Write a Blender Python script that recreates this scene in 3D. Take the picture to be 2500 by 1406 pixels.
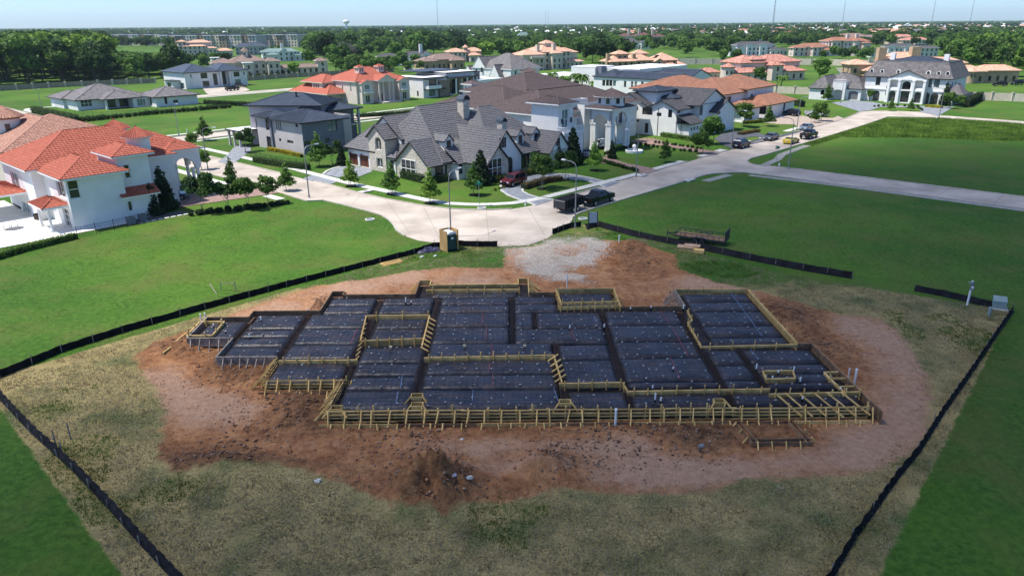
import bpy, math, random
import numpy as np
from mathutils import Matrix, Vector
random.seed(7); RNG = np.random.default_rng(7)
for _o in list(bpy.data.objects): bpy.data.objects.remove(_o)
SC = bpy.context.scene; COL = SC.collection
# ---------------------------------------------------------------- camera (drone 24 m above the ground, looking along +Y)
F, CX, CY, HC = 1740.0, 1250.0, 703.0, 24.0
PITCH = math.atan((703 - 58) / F); ROLL = math.radians(0.45)
cam = bpy.data.cameras.new('camera'); CAM = bpy.data.objects.new('camera', cam); COL.objects.link(CAM)
cam.sensor_width = 36.0; cam.lens = F / 2500 * 36; cam.clip_start = 0.5; cam.clip_end = 40000
_cr, _sr = math.cos(ROLL), math.sin(ROLL)
_right = Vector((1, 0, 0)); _fwd = Vector((0, math.cos(PITCH), -math.sin(PITCH))); _down = Vector((0, -math.sin(PITCH), -math.cos(PITCH)))
_rx = _right * _cr + _down * _sr; _dn = _right * -_sr + _down * _cr
CAM.matrix_world = Matrix(((_rx.x, -_dn.x, -_fwd.x, 0), (_rx.y, -_dn.y, -_fwd.y, 0), (_rx.z, -_dn.z, -_fwd.z, HC), (0, 0, 0, 1)))
SC.camera = CAM
# ---------------------------------------------------------------- sky, sun, exposure
SUN_EL, SUN_AZ = math.radians(63), math.atan2(-0.10, -1.0)      # sun stands to the left of the picture
W = bpy.data.worlds.new('World'); SC.world = W; W.use_nodes = True
_n = W.node_tree.nodes; _bg = _n['Background']
_sky = _n.new('ShaderNodeTexSky'); _sky.sky_type = 'NISHITA'; _sky.sun_disc = False
_sky.sun_elevation = SUN_EL; _sky.sun_rotation = math.radians(90) - SUN_AZ
_sky.altitude = 50; _sky.air_density = 0.7; _sky.dust_density = 0.5; _sky.ozone_density = 10.0
W.node_tree.links.new(_sky.outputs[0], _bg.inputs[0]); _bg.inputs[1].default_value = 0.15
_sl = bpy.data.lights.new('sun', 'SUN'); _sl.energy = 4.8; _sl.angle = math.radians(0.53); _sl.color = (1, 0.96, 0.9)
SUN = bpy.data.objects.new('sun', _sl); COL.objects.link(SUN)
SDIR = Vector((math.cos(SUN_AZ) * math.cos(SUN_EL), math.sin(SUN_AZ) * math.cos(SUN_EL), math.sin(SUN_EL)))
SUN.rotation_euler = SDIR.to_track_quat('Z', 'Y').to_euler(); SUN.location = SDIR * 300
SC.view_settings.view_transform = 'Standard'; SC.view_settings.look = 'None'
SC.view_settings.exposure = 0.5; SC.view_settings.gamma = 1.0; SC.view_settings.use_curve_mapping = False
SC.cycles.max_bounces = 6; SC.cycles.transparent_max_bounces = 12
# ---------------------------------------------------------------- photo pixel -> place
def ray(px, py):
    u, v = (px - CX) / F, (py - CY) / F
    u, v = u * _cr - v * _sr, u * _sr + v * _cr
    return u, math.cos(PITCH) - v * math.sin(PITCH), -math.sin(PITCH) - v * math.cos(PITCH)
def G(px, py, z=0.0):
    d = ray(px, py); t = (z - HC) / d[2]; return d[0] * t, d[1] * t
# the streets of this place run along two directions, S (47.5 deg) and T (137.5 deg)
TH = math.radians(47.5); CT, ST_ = math.cos(TH), math.sin(TH)
def xy(s, t, th=TH): return s * math.cos(th) - t * math.sin(th), s * math.sin(th) + t * math.cos(th)
def stf(x, y, th=TH): return x * math.cos(th) + y * math.sin(th), -x * math.sin(th) + y * math.cos(th)
def GS(px, py, z=0.0, th=TH): return stf(*G(px, py, z), th)
def onT(px, py, T, th=TH):     # pixel on the vertical plane t=T -> (s, z)
    d = ray(px, py); ds, dt = stf(d[0], d[1], th); k = T / dt; return ds * k, HC + d[2] * k
def onS(px, py, S, th=TH):
    d = ray(px, py); ds, dt = stf(d[0], d[1], th); k = S / ds; return dt * k, HC + d[2] * k
# ---------------------------------------------------------------- materials
MATS = {}
def mat(name, col, rough=0.85, var=0.12, scale=1.0, bump=0.0, bscale=None, metal=0.0, col2=None, world=False, spec=0.4, detail=4.0, rand=0.0, contrast=(0.35, 0.65), stretch=None):
    if name in MATS: return MATS[name]
    m = bpy.data.materials.new(name); m.use_nodes = True; nt = m.node_tree; N, L = nt.nodes, nt.links
    b = N['Principled BSDF']; b.inputs['Roughness'].default_value = rough; b.inputs['Metallic'].default_value = metal
    b.inputs['Specular IOR Level'].default_value = spec
    src = N.new('ShaderNodeNewGeometry').outputs['Position'] if world else N.new('ShaderNodeTexCoord').outputs['Object']
    if stretch:
        mp = N.new('ShaderNodeMapping'); mp.inputs['Scale'].default_value = stretch; L.new(src, mp.inputs[0]); src = mp.outputs[0]
    nz = N.new('ShaderNodeTexNoise'); nz.inputs['Scale'].default_value = scale; nz.inputs['Detail'].default_value = detail; L.new(src, nz.inputs['Vector'])
    rp = N.new('ShaderNodeValToRGB'); L.new(nz.outputs['Fac'], rp.inputs[0])
    c = np.array(col); c2 = np.array(col2) if col2 else None
    a, d = (c * (1 - var), c * (1 + var)) if c2 is None else (c, c2)
    rp.color_ramp.elements[0].position, rp.color_ramp.elements[1].position = contrast
    rp.color_ramp.elements[0].color = (*a, 1); rp.color_ramp.elements[1].color = (*np.clip(d, 0, 1), 1)
    out = rp.outputs[0]
    if rand > 0:
        oi = N.new('ShaderNodeObjectInfo'); hs = N.new('ShaderNodeHueSaturation'); mr = N.new('ShaderNodeMapRange')
        mr.inputs[3].default_value = 1 - rand; mr.inputs[4].default_value = 1 + rand
        L.new(oi.outputs['Random'], mr.inputs[0]); L.new(mr.outputs[0], hs.inputs['Value']); L.new(out, hs.inputs['Color']); out = hs.outputs[0]
    L.new(out, b.inputs['Base Color'])
    if bump:
        n2 = N.new('ShaderNodeTexNoise'); n2.inputs['Scale'].default_value = bscale or scale * 4; n2.inputs['Detail'].default_value = 6; L.new(src, n2.inputs['Vector'])
        bp = N.new('ShaderNodeBump'); bp.inputs['Strength'].default_value = bump; bp.inputs['Distance'].default_value = 0.1
        L.new(n2.outputs['Fac'], bp.inputs['Height']); L.new(bp.outputs[0], b.inputs['Normal'])
    MATS[name] = m; return m
def leafmat(name, c1, c2, rand=0.25, trans=0.35, scale=0.6):
    if name in MATS: return MATS[name]
    m = mat(name, c1, 0.7, 0, scale, col2=c2, rand=rand, spec=0.25, contrast=(0.3, 0.7)); nt = m.node_tree; N, L = nt.nodes, nt.links
    b = N['Principled BSDF']; src = b.inputs['Base Color'].links[0].from_socket
    tr = N.new('ShaderNodeBsdfTranslucent'); L.new(src, tr.inputs[0]); mx = N.new('ShaderNodeMixShader'); mx.inputs[0].default_value = trans
    L.new(b.outputs[0], mx.inputs[1]); L.new(tr.outputs[0], mx.inputs[2]); L.new(mx.outputs[0], N['Material Output'].inputs[0]); return m
# ---------------------------------------------------------------- mesh building
class MB:
    def __init__(s): s.v = []; s.f = []
    def poly(s, pts):
        i = len(s.v); s.v += [tuple(p) for p in pts]; s.f.append(tuple(range(i, i + len(pts)))); return s
    def hexa(s, p):      # 8 points, bottom ring then top ring
        i = len(s.v); s.v += [tuple(q) for q in p]
        s.f += [tuple(i + k for k in q) for q in ((3, 2, 1, 0), (4, 5, 6, 7), (0, 1, 5, 4), (1, 2, 6, 5), (2, 3, 7, 6), (3, 0, 4, 7))]; return s
    def box(s, x0, x1, y0, y1, z0, z1):
        return s.hexa([(x0, y0, z0), (x1, y0, z0), (x1, y1, z0), (x0, y1, z0), (x0, y0, z1), (x1, y0, z1), (x1, y1, z1), (x0, y1, z1)])
    def bar(s, p, q, w, h, up=(0, 0, 1)):     # rectangular bar, w across, h along up
        p, q = Vector(p), Vector(q); d = (q - p).normalized(); u = Vector(up); r = d.cross(u)
        if r.length < 1e-4: r = d.cross(Vector((1, 0, 0)))
        r.normalize(); u = r.cross(d).normalized(); r *= w / 2; u *= h / 2
        return s.hexa([p - r - u, p + r - u, q + r - u, q - r - u, p - r + u, p + r + u, q + r + u, q - r + u])
    def tube(s, p, q, r0, r1=None, n=8, caps=True):
        r1 = r0 if r1 is None else r1; p, q = Vector(p), Vector(q); d = (q - p).normalized()
        a = d.cross(Vector((0, 0, 1))); a = a.normalized() if a.length > 1e-4 else Vector((1, 0, 0)); b = d.cross(a)
        i = len(s.v)
        for c, r in ((p, r0), (q, r1)):
            for k in range(n):
                an = 2 * math.pi * k / n; s.v.append(tuple(c + (a * math.cos(an) + b * math.sin(an)) * r))
        for k in range(n): s.f.append((i + k, i + (k + 1) % n, i + n + (k + 1) % n, i + n + k))
        if caps: s.f.append(tuple(i + n + k for k in range(n))); s.f.append(tuple(i + n - 1 - k for k in range(n)))
        return s
    def path(s, pts, r, n=6):
        for a, b in zip(pts[:-1], pts[1:]): s.tube(a, b, r, r, n)
        return s
    def prism(s, pts, z0, z1):
        n = len(pts); i = len(s.v); s.v += [(p[0], p[1], z0) for p in pts] + [(p[0], p[1], z1) for p in pts]
        s.f.append(tuple(i + n + k for k in range(n))); s.f.append(tuple(i + n - 1 - k for k in range(n)))
        for k in range(n): s.f.append((i + k, i + (k + 1) % n, i + n + (k + 1) % n, i + n + k))
        return s
    def lathe(s, prof, n=16, cx=0, cy=0, a0=0.0, a1=2 * math.pi):
        i = len(s.v); full = abs(a1 - a0 - 2 * math.pi) < 1e-6; m = n if full else n + 1
        for r, z in prof:
            for k in range(m):
                an = a0 + (a1 - a0) * k / n; s.v.append((cx + r * math.cos(an), cy + r * math.sin(an), z))
        for j in range(len(prof) - 1):
            for k in range(n):
                k2 = (k + 1) % m; s.f.append((i + j * m + k, i + j * m + k2, i + (j + 1) * m + k2, i + (j + 1) * m + k))
        return s
    def ball(s, c, r, n=10, sq=1.0):
        return s.lathe([(max(r * math.cos(a), 0.001), c[2] + r * sq * math.sin(a)) for a in np.linspace(-math.pi / 2, math.pi / 2, n // 2 + 2)], n, c[0], c[1])
    def mesh(s, name):
        m = bpy.data.meshes.new(name); m.from_pydata(s.v, [], s.f); m.update(); return m
    def build(s, name, material, parent=None, smooth=False):
        m = s.mesh(name); o = bpy.data.objects.new(name, m); COL.objects.link(o)
        if material: m.materials.append(material)
        if smooth: m.polygons.foreach_set('use_smooth', [True] * len(m.polygons))
        if parent: o.parent = parent
        return o
def raw(name, V, Fc, material, parent=None, smooth=False):       # numpy arrays, faces all of one size
    m = bpy.data.meshes.new(name); nv, (nf, k) = len(V), Fc.shape
    m.vertices.add(nv); m.vertices.foreach_set('co', np.ascontiguousarray(V, dtype=np.float32).ravel())
    m.loops.add(nf * k); m.loops.foreach_set('vertex_index', np.ascontiguousarray(Fc, dtype=np.int32).ravel())
    m.polygons.add(nf); m.polygons.foreach_set('loop_start', np.arange(0, nf * k, k, dtype=np.int32))
    if smooth: m.polygons.foreach_set('use_smooth', np.ones(nf, dtype=bool))
    m.update(calc_edges=True)
    if material: m.materials.append(material)
    if name is None: return m
    o = bpy.data.objects.new(name, m); COL.objects.link(o)
    if parent: o.parent = parent
    return o
def tag(o, label=None, cat=None, group=None, kind=None):
    for k, v in (('label', label), ('category', cat), ('group', group), ('kind', kind)):
        if v: o[k] = v
    return o
def thing(name, label, cat, loc=(0, 0, 0), rz=0.0, group=None):
    o = bpy.data.objects.new(name, None); COL.objects.link(o); o.location = loc if len(loc) == 3 else (*loc, 0)
    o.rotation_euler = (0, 0, rz); o.empty_display_size = 0.3; return tag(o, label, cat, group)
def copy_tree(o, loc, rz=None, scale=None, label=None, parent=None, group=None):
    c = o.copy(); COL.objects.link(c)
    if parent is None:
        c.location = loc if len(loc) == 3 else (*loc, 0)
        if rz is not None: c.rotation_euler = (0, 0, rz)
        if scale is not None: c.scale = scale if hasattr(scale, '__len__') else (scale,) * 3
        if label: c['label'] = label
        if group: c['group'] = group
    else: c.parent = parent
    for ch in list(o.children): copy_tree(ch, None, parent=c)
    return c
def struct(o): o['kind'] = 'structure'; return o
# ---------------------------------------------------------------- palette (real base colours)
WHITE = mat('white_stucco', (0.74, 0.73, 0.70), 0.9, 0.05, 0.5, bump=0.15, bscale=6)
CREAM = mat('cream_stucco', (0.62, 0.54, 0.43), 0.9, 0.07, 0.5, bump=0.15, bscale=6)
PINKW = mat('pale_pink_stucco', (0.66, 0.56, 0.48), 0.9, 0.06, 0.5)
TAN = mat('tan_stucco', (0.45, 0.32, 0.20), 0.9, 0.12, 0.6)
GREYS = mat('light_grey_stucco', (0.46, 0.43, 0.43), 0.9, 0.06, 0.4, bump=0.12, bscale=6)
GREYD = mat('slate_grey_panel', (0.17, 0.18, 0.22), 0.8, 0.07, 0.5)
STONE = mat('cream_stone', (0.40, 0.34, 0.27), 0.9, 0, 1.6, col2=(0.62, 0.57, 0.49), bump=0.35, bscale=4, stretch=(1, 1, 3.2))
BROWNST = mat('brown_stone', (0.20, 0.15, 0.11), 0.9, 0, 2.5, col2=(0.36, 0.29, 0.22), stretch=(1, 1, 3))
TRIMW = mat('white_trim', (0.78, 0.77, 0.74), 0.7, 0.03, 1)
DARK = mat('dark_metal_trim', (0.025, 0.027, 0.03), 0.5, 0.1, 1)
BRONZE = mat('bronze_frame', (0.035, 0.03, 0.027), 0.5, 0.1, 1)
TILER = mat('red_clay_tile', (0.29, 0.068, 0.037), 0.85, 0, 2.4, col2=(0.44, 0.128, 0.078), contrast=(0.3, 0.75))
TILERD = mat('old_brown_clay_tile', (0.24, 0.11, 0.075), 0.85, 0, 3.0, col2=(0.50, 0.28, 0.20), contrast=(0.3, 0.7))
TILET = mat('terracotta_tile', (0.24, 0.105, 0.062), 0.85, 0, 0.9, col2=(0.36, 0.175, 0.11), contrast=(0.3, 0.7), bump=0.4, bscale=9)
TILEP = mat('salmon_tile', (0.46, 0.24, 0.15), 0.85, 0, 1.3, col2=(0.70, 0.44, 0.31), contrast=(0.3, 0.7), bump=0.4, bscale=7)
TILEM = mat('mixed_red_tile', (0.30, 0.10, 0.07), 0.85, 0, 1.8, col2=(0.66, 0.36, 0.27), contrast=(0.38, 0.68), bump=0.4, bscale=7)
TILEB = mat('brown_tile', (0.16, 0.11, 0.09), 0.85, 0, 1.5, col2=(0.30, 0.21, 0.17), contrast=(0.3, 0.7), bump=0.3, bscale=7)
SHING = mat('grey_shingle', (0.105, 0.102, 0.108), 0.85, 0, 2.4, col2=(0.158, 0.152, 0.156), contrast=(0.3, 0.7), bump=0.3, bscale=10)
SHINGB = mat('brown_shingle', (0.062, 0.045, 0.042), 0.9, 0, 2.5, col2=(0.135, 0.10, 0.093), contrast=(0.3, 0.7), bump=0.4, bscale=12)
SHINGD = mat('dark_shingle', (0.045, 0.045, 0.05), 0.9, 0, 2.0, col2=(0.11, 0.105, 0.11), contrast=(0.3, 0.7), bump=0.4, bscale=12)
SHINGW = mat('weathered_shingle', (0.10, 0.095, 0.095), 0.9, 0, 1.0, col2=(0.20, 0.18, 0.175), contrast=(0.3, 0.7), bump=0.4, bscale=12)
METALR = mat('blue_black_metal_roof', (0.052, 0.066, 0.090), 0.5, 0.15, 0.6, metal=0.1, spec=0.4)
GREENR = mat('grey_green_roof', (0.17, 0.25, 0.23), 0.7, 0.1, 1)
FLATW = mat('white_membrane_roof', (0.72, 0.72, 0.72), 0.8, 0.05, 0.3)
BROWND = mat('brown_garage_door', (0.13, 0.045, 0.028), 0.6, 0.25, 3, stretch=(1, 1, 8))
GREYDR = mat('grey_door', (0.16, 0.165, 0.17), 0.6, 0.1, 2)
WHITED = mat('white_door', (0.68, 0.68, 0.68), 0.6, 0.04, 2)
GLASS = mat('window_glass', (0.012, 0.015, 0.018), 0.06, 0, 0.35, col2=(0.055, 0.06, 0.06), spec=0.75, rand=0.5)
GLASSB = mat('pale_blue_glass', (0.10, 0.17, 0.17), 0.06, 0, 0.5, col2=(0.22, 0.30, 0.29), spec=0.8, rand=0.3)
CONC = mat('street_concrete', (0.35, 0.30, 0.245), 0.9, 0.0, 0.22, col2=(0.50, 0.43, 0.36), world=True, contrast=(0.36, 0.62), bump=0.15, bscale=5, detail=9)
CONCW = mat('sidewalk_concrete', (0.52, 0.51, 0.46), 0.9, 0.1, 0.5, world=True, bump=0.1, bscale=8)
WOOD = mat('form_lumber', (0.46, 0.285, 0.085), 0.8, 0, 2.0, col2=(0.70, 0.48, 0.19), rand=0.22, stretch=(1, 1, 1), contrast=(0.3, 0.7))
WOODG = mat('weathered_lumber', (0.17, 0.135, 0.11), 0.85, 0, 2.5, col2=(0.33, 0.28, 0.23), rand=0.2)
WOODB = mat('brown_plank', (0.15, 0.085, 0.045), 0.85, 0, 2, col2=(0.28, 0.17, 0.09), rand=0.2)
PVC = mat('white_pvc', (0.75, 0.75, 0.74), 0.45, 0.03, 2)
BLACKP = mat('black_plastic', (0.007, 0.007, 0.008), 0.6, 0.2, 2, spec=0.15)
STEEL = mat('galvanised_steel', (0.30, 0.31, 0.32), 0.45, 0.1, 3, metal=0.6)
BARK = mat('bark', (0.09, 0.07, 0.055), 0.95, 0.3, 4)
BARKP = mat('pale_bark', (0.30, 0.25, 0.20), 0.95, 0.2, 4)
MULCH = mat('mulch', (0.028, 0.018, 0.013), 0.95, 0.4, 8, bump=0.5)
# ---------------------------------------------------------------- buildings
def clip2(poly, ax, val, keep_less):
    out = []
    n = len(poly)
    for i in range(n):
        a, b = poly[i], poly[(i + 1) % n]
        ia = (a[ax] <= val) if keep_less else (a[ax] >= val); ib = (b[ax] <= val) if keep_less else (b[ax] >= val)
        if ia: out.append(a)
        if ia != ib:
            k = (val - a[ax]) / (b[ax] - a[ax]); out.append((a[0] + (b[0] - a[0]) * k, a[1] + (b[1] - a[1]) * k))
    return out
def cover(mb, poly, style):
    """lay courses of tiles, shingles or standing seams as real relief on one planar roof slope"""
    P = [Vector(p) for p in poly]; n = Vector((0, 0, 0))
    for i in range(len(P)): n += (P[i] - P[0]).cross(P[(i + 1) % len(P)] - P[0])
    n.normalize()
    if n.z < 0: n = -n
    e = Vector((0, 0, 1)).cross(n)
    if e.length < 1e-4: e = Vector((1, 0, 0))
    e.normalize(); g = n.cross(e); o = P[0]
    q = [((p - o).dot(e), (p - o).dot(g)) for p in P]
    a0, a1 = min(p[0] for p in q), max(p[0] for p in q); b0, b1 = min(p[1] for p in q), max(p[1] for p in q)
    def put(sub, f):
        if len(sub) >= 3: mb.poly([o + e * p[0] + g * p[1] + n * f(p) for p in sub])
    if style == 'seam':
        k = a0 + 0.23
        while k < a1:
            s = clip2(clip2(q, 0, k - 0.03, False), 0, k + 0.03, True)
            if len(s) >= 3:
                bl, bh = min(p[1] for p in s), max(p[1] for p in s)
                if bh - bl > 0.3: mb.bar(o + e * k + g * (bl + 0.03) + n * 0.03, o + e * k + g * (bh - 0.06) + n * 0.04, 0.10, 0.11, n)
            k += 0.62
        return
    w, hrow, lift = {'barrel': (0.46, 0.44, 0.05), 'shingle': (0.0, 0.42, 0.06), 'flat_tile': (1.1, 0.44, 0.055), 'big': (0.6, 0.6, 0.06)}[style]
    r = 0
    b = b0
    while b < b1 - 0.02:
        row = clip2(clip2(q, 1, b, False), 1, b + hrow, True)
        if len(row) >= 3:
            fb = lambda p, b=b: 0.012 + lift * (1 - (p[1] - b) / hrow)
            if w == 0:
                put(row, fb); lo = [p for p in row if p[1] < b + 0.001]
                if len(lo) >= 2:
                    x0, x1 = min(p[0] for p in lo), max(p[0] for p in lo)
                    mb.poly([o + e * x0 + g * b + n * 0.0, o + e * x1 + g * b + n * 0.0, o + e * x1 + g * b + n * (lift + 0.012), o + e * x0 + g * b + n * (lift + 0.012)])
            else:
                x0, x1 = min(p[0] for p in row), max(p[0] for p in row)
                k = a0 + math.floor((x0 - a0) / w) * w + (w / 2 if (r % 2 and style == 'flat_tile') else 0) - (w if style == 'flat_tile' else 0)
                cols = ((0, .3), (.3, .7), (.7, 1)) if style != 'flat_tile' else ((0.02, .98),)
                while k < x1:
                    if style == 'flat_tile':
                        jz = random.uniform(0, 0.02); prof = lambda x: jz
                    else:
                        prof = lambda x, k=k: 0.055 * (1 if 0.29 < (x - k) / w < 0.71 else 0) * (1 if style == 'barrel' else 1.3)
                    for c0, c1 in cols:
                        s = clip2(clip2(row, 0, k + c0 * w, False), 0, k + c1 * w, True)
                        if len(s) < 3: continue
                        put(s, lambda p: fb(p) + prof(p[0]))
                        lo = [p for p in s if p[1] < b + 0.001]
                        if len(lo) >= 2:
                            x0_, x1_ = min(p[0] for p in lo), max(p[0] for p in lo)
                            mb.poly([o + e * x0_ + g * b, o + e * x1_ + g * b, o + e * x1_ + g * b + n * (lift + 0.012 + prof(x1_)), o + e * x0_ + g * b + n * (lift + 0.012 + prof(x0_))])
                    k += w
        b += hrow; r += 1
FRAMES = {'w': (BRONZE, GLASS), 'W': (TRIMW, GLASS), 'B': (TRIMW, GLASSB), 'b': (BRONZE, GLASSB)}
DOORS = {'d': ('door', BRONZE), 'g': ('garage_door', BROWND), 'e': ('garage_door', GREYDR), 'k': ('door', BROWND), 'a': ('garage_door', WHITED)}
HOUSES = []
class House:
    def __init__(s, name, label, s0, t0, th=TH, cat='house', group=None):
        s.th = th; s.S0, s.T0 = s0, t0; x, y = xy(s0, t0, th)
        s.root = thing(name, label, cat, (x, y, 0), th, group); HOUSES.append((x, y))
    def L(s, a, b, z): return (a - s.S0, b - s.T0, z)          # street frame -> root frame
    def part(s, mb, name, m, parent=None, smooth=False): return mb.build(name, m, parent or s.root, smooth) if mb.f else None
    # one wall with real openings; o = corner, u = horizontal unit vector, n = outward normal (all in the root frame)
    def wall(s, o, u, n, width, z0, z1, m, ops=(), depth=0.22):
        mb = s.cur; o, u, n = Vector((o[0], o[1], 0)), Vector((*u, 0)), Vector((*n, 0)); Z = Vector((0, 0, 1))
        fit = []
        for p in ops:          # keep every opening inside its wall
            a, b, c, d = p[:4]; c, d = (c, d) if d < z1 - .12 else (max(c - (d - z1 + .12), z0 + .05), z1 - .12)
            if a < .08: a, b = .08, b + .08 - a
            if b > width - .08: a, b = a - (b - width + .08), width - .08
            if a >= .05 and d - c > .2 and not any(a < q[1] + .03 and b > q[0] - .03 and c < q[3] + .03 and d > q[2] - .03 for q in fit): fit.append((a, b, max(c, z0), d) + tuple(p[4:]))
        ops = fit
        us = sorted({0.0, width} | {p[0] for p in ops} | {p[1] for p in ops}); zs = sorted({z0, z1} | {max(p[2], z0) for p in ops} | {p[3] for p in ops})
        for i in range(len(us) - 1):
            for j in range(len(zs) - 1):
                a, b, c, d = us[i], us[i + 1], zs[j], zs[j + 1]
                if b - a < 1e-5 or d - c < 1e-5: continue
                um, zm = (a + b) / 2, (c + d) / 2
                if any(p[0] < um < p[1] and p[2] < zm < p[3] for p in ops): continue
                mb.poly([o + u * a + Z * c, o + u * b + Z * c, o + u * b + Z * d, o + u * a + Z * d])
        for p in ops:
            a, b, c, d, kind, nx, ny, arch = p; c = max(c, z0)
            R = lambda x, z, dp: o + u * x + Z * z - n * dp
            dp = 1.8 if kind == 'v' else depth
            if arch:
                rx = (b - a) / 2; ry = min(rx, (d - c) * 0.6) * (1 if arch == 1 else arch); zc = d - ry
                arc = [(a + rx - rx * math.cos(t), zc + ry * math.sin(t)) for t in np.linspace(0, math.pi, 11)]
                mid = len(arc) // 2
                mb.poly([R(a, d, 0)] + [R(*q, 0) for q in arc[:mid + 1]]); mb.poly([R(b, d, 0)] + [R(*q, 0) for q in arc[::-1][:mid + 1]])
                outline = [(a, c), (b, c)] + arc[::-1]
            else: outline = [(a, c), (b, c), (b, d), (a, d)]
            for k in range(len(outline)):
                q, r = outline[k], outline[(k + 1) % len(outline)]
                mb.poly([R(*q, 0), R(*r, 0), R(*r, dp), R(*q, dp)])
            if kind == 'v': mb.poly([R(*q, dp) for q in outline]); continue
            if kind == 'x': continue
            if kind in DOORS:
                nm, dm = DOORS[kind]; db = MB(); db.poly([R(*q, dp - 0.02) for q in outline])
                for k in range(1, max(ny, 1)): zz = c + (d - c) * k / ny; db.hexa([R(a, zz - .03, dp - .02), R(b, zz - .03, dp - .02), R(b, zz - .03, dp - .05), R(a, zz - .03, dp - .05), R(a, zz + .03, dp - .02), R(b, zz + .03, dp - .02), R(b, zz + .03, dp - .05), R(a, zz + .03, dp - .05)])
                for k in range(1, max(nx, 1)): xx = a + (b - a) * k / nx; db.hexa([R(xx - .03, c, dp - .02), R(xx + .03, c, dp - .02), R(xx + .03, c, dp - .05), R(xx - .03, c, dp - .05), R(xx - .03, d if not arch else zc, dp - .02), R(xx + .03, d if not arch else zc, dp - .02), R(xx + .03, d if not arch else zc, dp - .05), R(xx - .03, d if not arch else zc, dp - .05)])
                s.part(db, nm, dm); continue
            fm, gm = FRAMES[kind]; fb = MB(); fw = min(0.09, (b - a) * 0.12)
            def fbar(x0, x1, zz0, zz1, e0=0.06): fb.hexa([R(x0, zz0, dp - e0), R(x1, zz0, dp - e0), R(x1, zz0, dp + .01), R(x0, zz0, dp + .01), R(x0, zz1, dp - e0), R(x1, zz1, dp - e0), R(x1, zz1, dp + .01), R(x0, zz1, dp + .01)])
            zt = zc if arch else d
            fbar(a, a + fw, c, zt); fbar(b - fw, b, c, zt); fbar(a + fw, b - fw, c, c + fw)
            if arch:
                for q, r in zip(arc[:-1], arc[1:]): fb.bar(R(*q, dp - 0.03), R(*r, dp - 0.03), 0.07, fw * 1.6, (0, 0, 1))
            else: fbar(a + fw, b - fw, d - fw, d)
            for k in range(1, nx): xx = a + (b - a) * k / nx; fbar(xx - fw / 2, xx + fw / 2, c + fw, d - fw if not arch else zt, 0.05)
            for k in range(1, ny): zz = c + (zt - c) * k / ny; fbar(a + fw, b - fw, zz - fw / 2, zz + fw / 2, 0.045)
            if arch and ny > 1: fbar(a + fw, b - fw, zt - fw / 2, zt + fw / 2, 0.045)
            fo = s.part(fb, 'window', fm); pb = MB(); pb.poly([R(*q, dp) for q in outline]); s.part(pb, 'pane', gm, fo)
    def ops(s, spec, plane, const, base):
        out = []
        for p in spec:
            if p[0] == 'row':          # ('row', n, first_u, step, zc, w, h, kind, nx, ny, arch)
                _, n, u0, st, zc, w, h, kd, nx, ny, ar = p
                for i in range(n): out.append((u0 + i * st - w / 2, u0 + i * st + w / 2, zc - h / 2, zc + h / 2, kd, nx, ny, ar))
            elif p[0] == 'at':         # ('at', u, zc, w, h, kind, nx, ny, arch) measured on the wall
                _, uu, zc, w, h, kd, nx, ny, ar = p; out.append((uu - w / 2, uu + w / 2, zc - h / 2, zc + h / 2, kd, nx, ny, ar))
            else:                      # (px, py, w, h, kind, nx, ny, arch): centre seen in the photo
                px, py, w, h, kd, nx, ny, ar = p; a, z = (onT if plane == 'F' else onS)(px, py, const, s.th)
                u = a - base if plane == 'F' else base - a
                out.append((u - w / 2, u + w / 2, max(z - h / 2, 0.02), z + h / 2, kd, nx, ny, ar))
        return out
    def vol(s, s0, s1, t0, t1, z0, z1, m, F=(), L=(), R=(), top=False, skip='', depth=0.22):
        l = s.L; s.cur = MB()
        if 'F' not in skip: s.wall(l(s0, t0, 0), (1, 0), (0, -1), s1 - s0, z0, z1, m, s.ops(F, 'F', t0, s0), depth)
        if 'L' not in skip: s.wall(l(s0, t1, 0), (0, -1), (-1, 0), t1 - t0, z0, z1, m, s.ops(L, 'L', s0, t1), depth)
        if 'R' not in skip: s.wall(l(s1, t0, 0), (0, 1), (1, 0), t1 - t0, z0, z1, m, s.ops(R, 'X', s1, 0) if R else ())
        if 'B' not in skip: s.wall(l(s1, t1, 0), (-1, 0), (0, 1), s1 - s0, z0, z1, m)
        if top: s.cur.poly([l(s0, t0, z1), l(s1, t0, z1), l(s1, t1, z1), l(s0, t1, z1)])
        s.part(s.cur, 'wall', m)
    def roof(s, polys, lines, eave, zf, m, style, fascia, name='roof'):
        mb = MB()
        for p in polys: mb.poly([s.L(*q) for q in p])
        if style:
            for p in polys: cover(mb, [s.L(*q) for q in p], style)
        for a, b in lines: mb.tube(s.L(*a), s.L(*b), 0.13, 0.13, 6)
        o = s.part(mb, name, m)
        if eave:
            fb = MB(); n = len(eave); E = [Vector(s.L(*q)) for q in eave]; dz = Vector((0, 0, zf))
            for i in range(n): fb.poly([E[i] - dz, E[(i + 1) % n] - dz, E[(i + 1) % n] + Vector((0, 0, .03)), E[i] + Vector((0, 0, .03))])
            fb.poly([p - dz * 0.9 for p in E]); s.part(fb, 'fascia', fascia, o)
        return o
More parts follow.
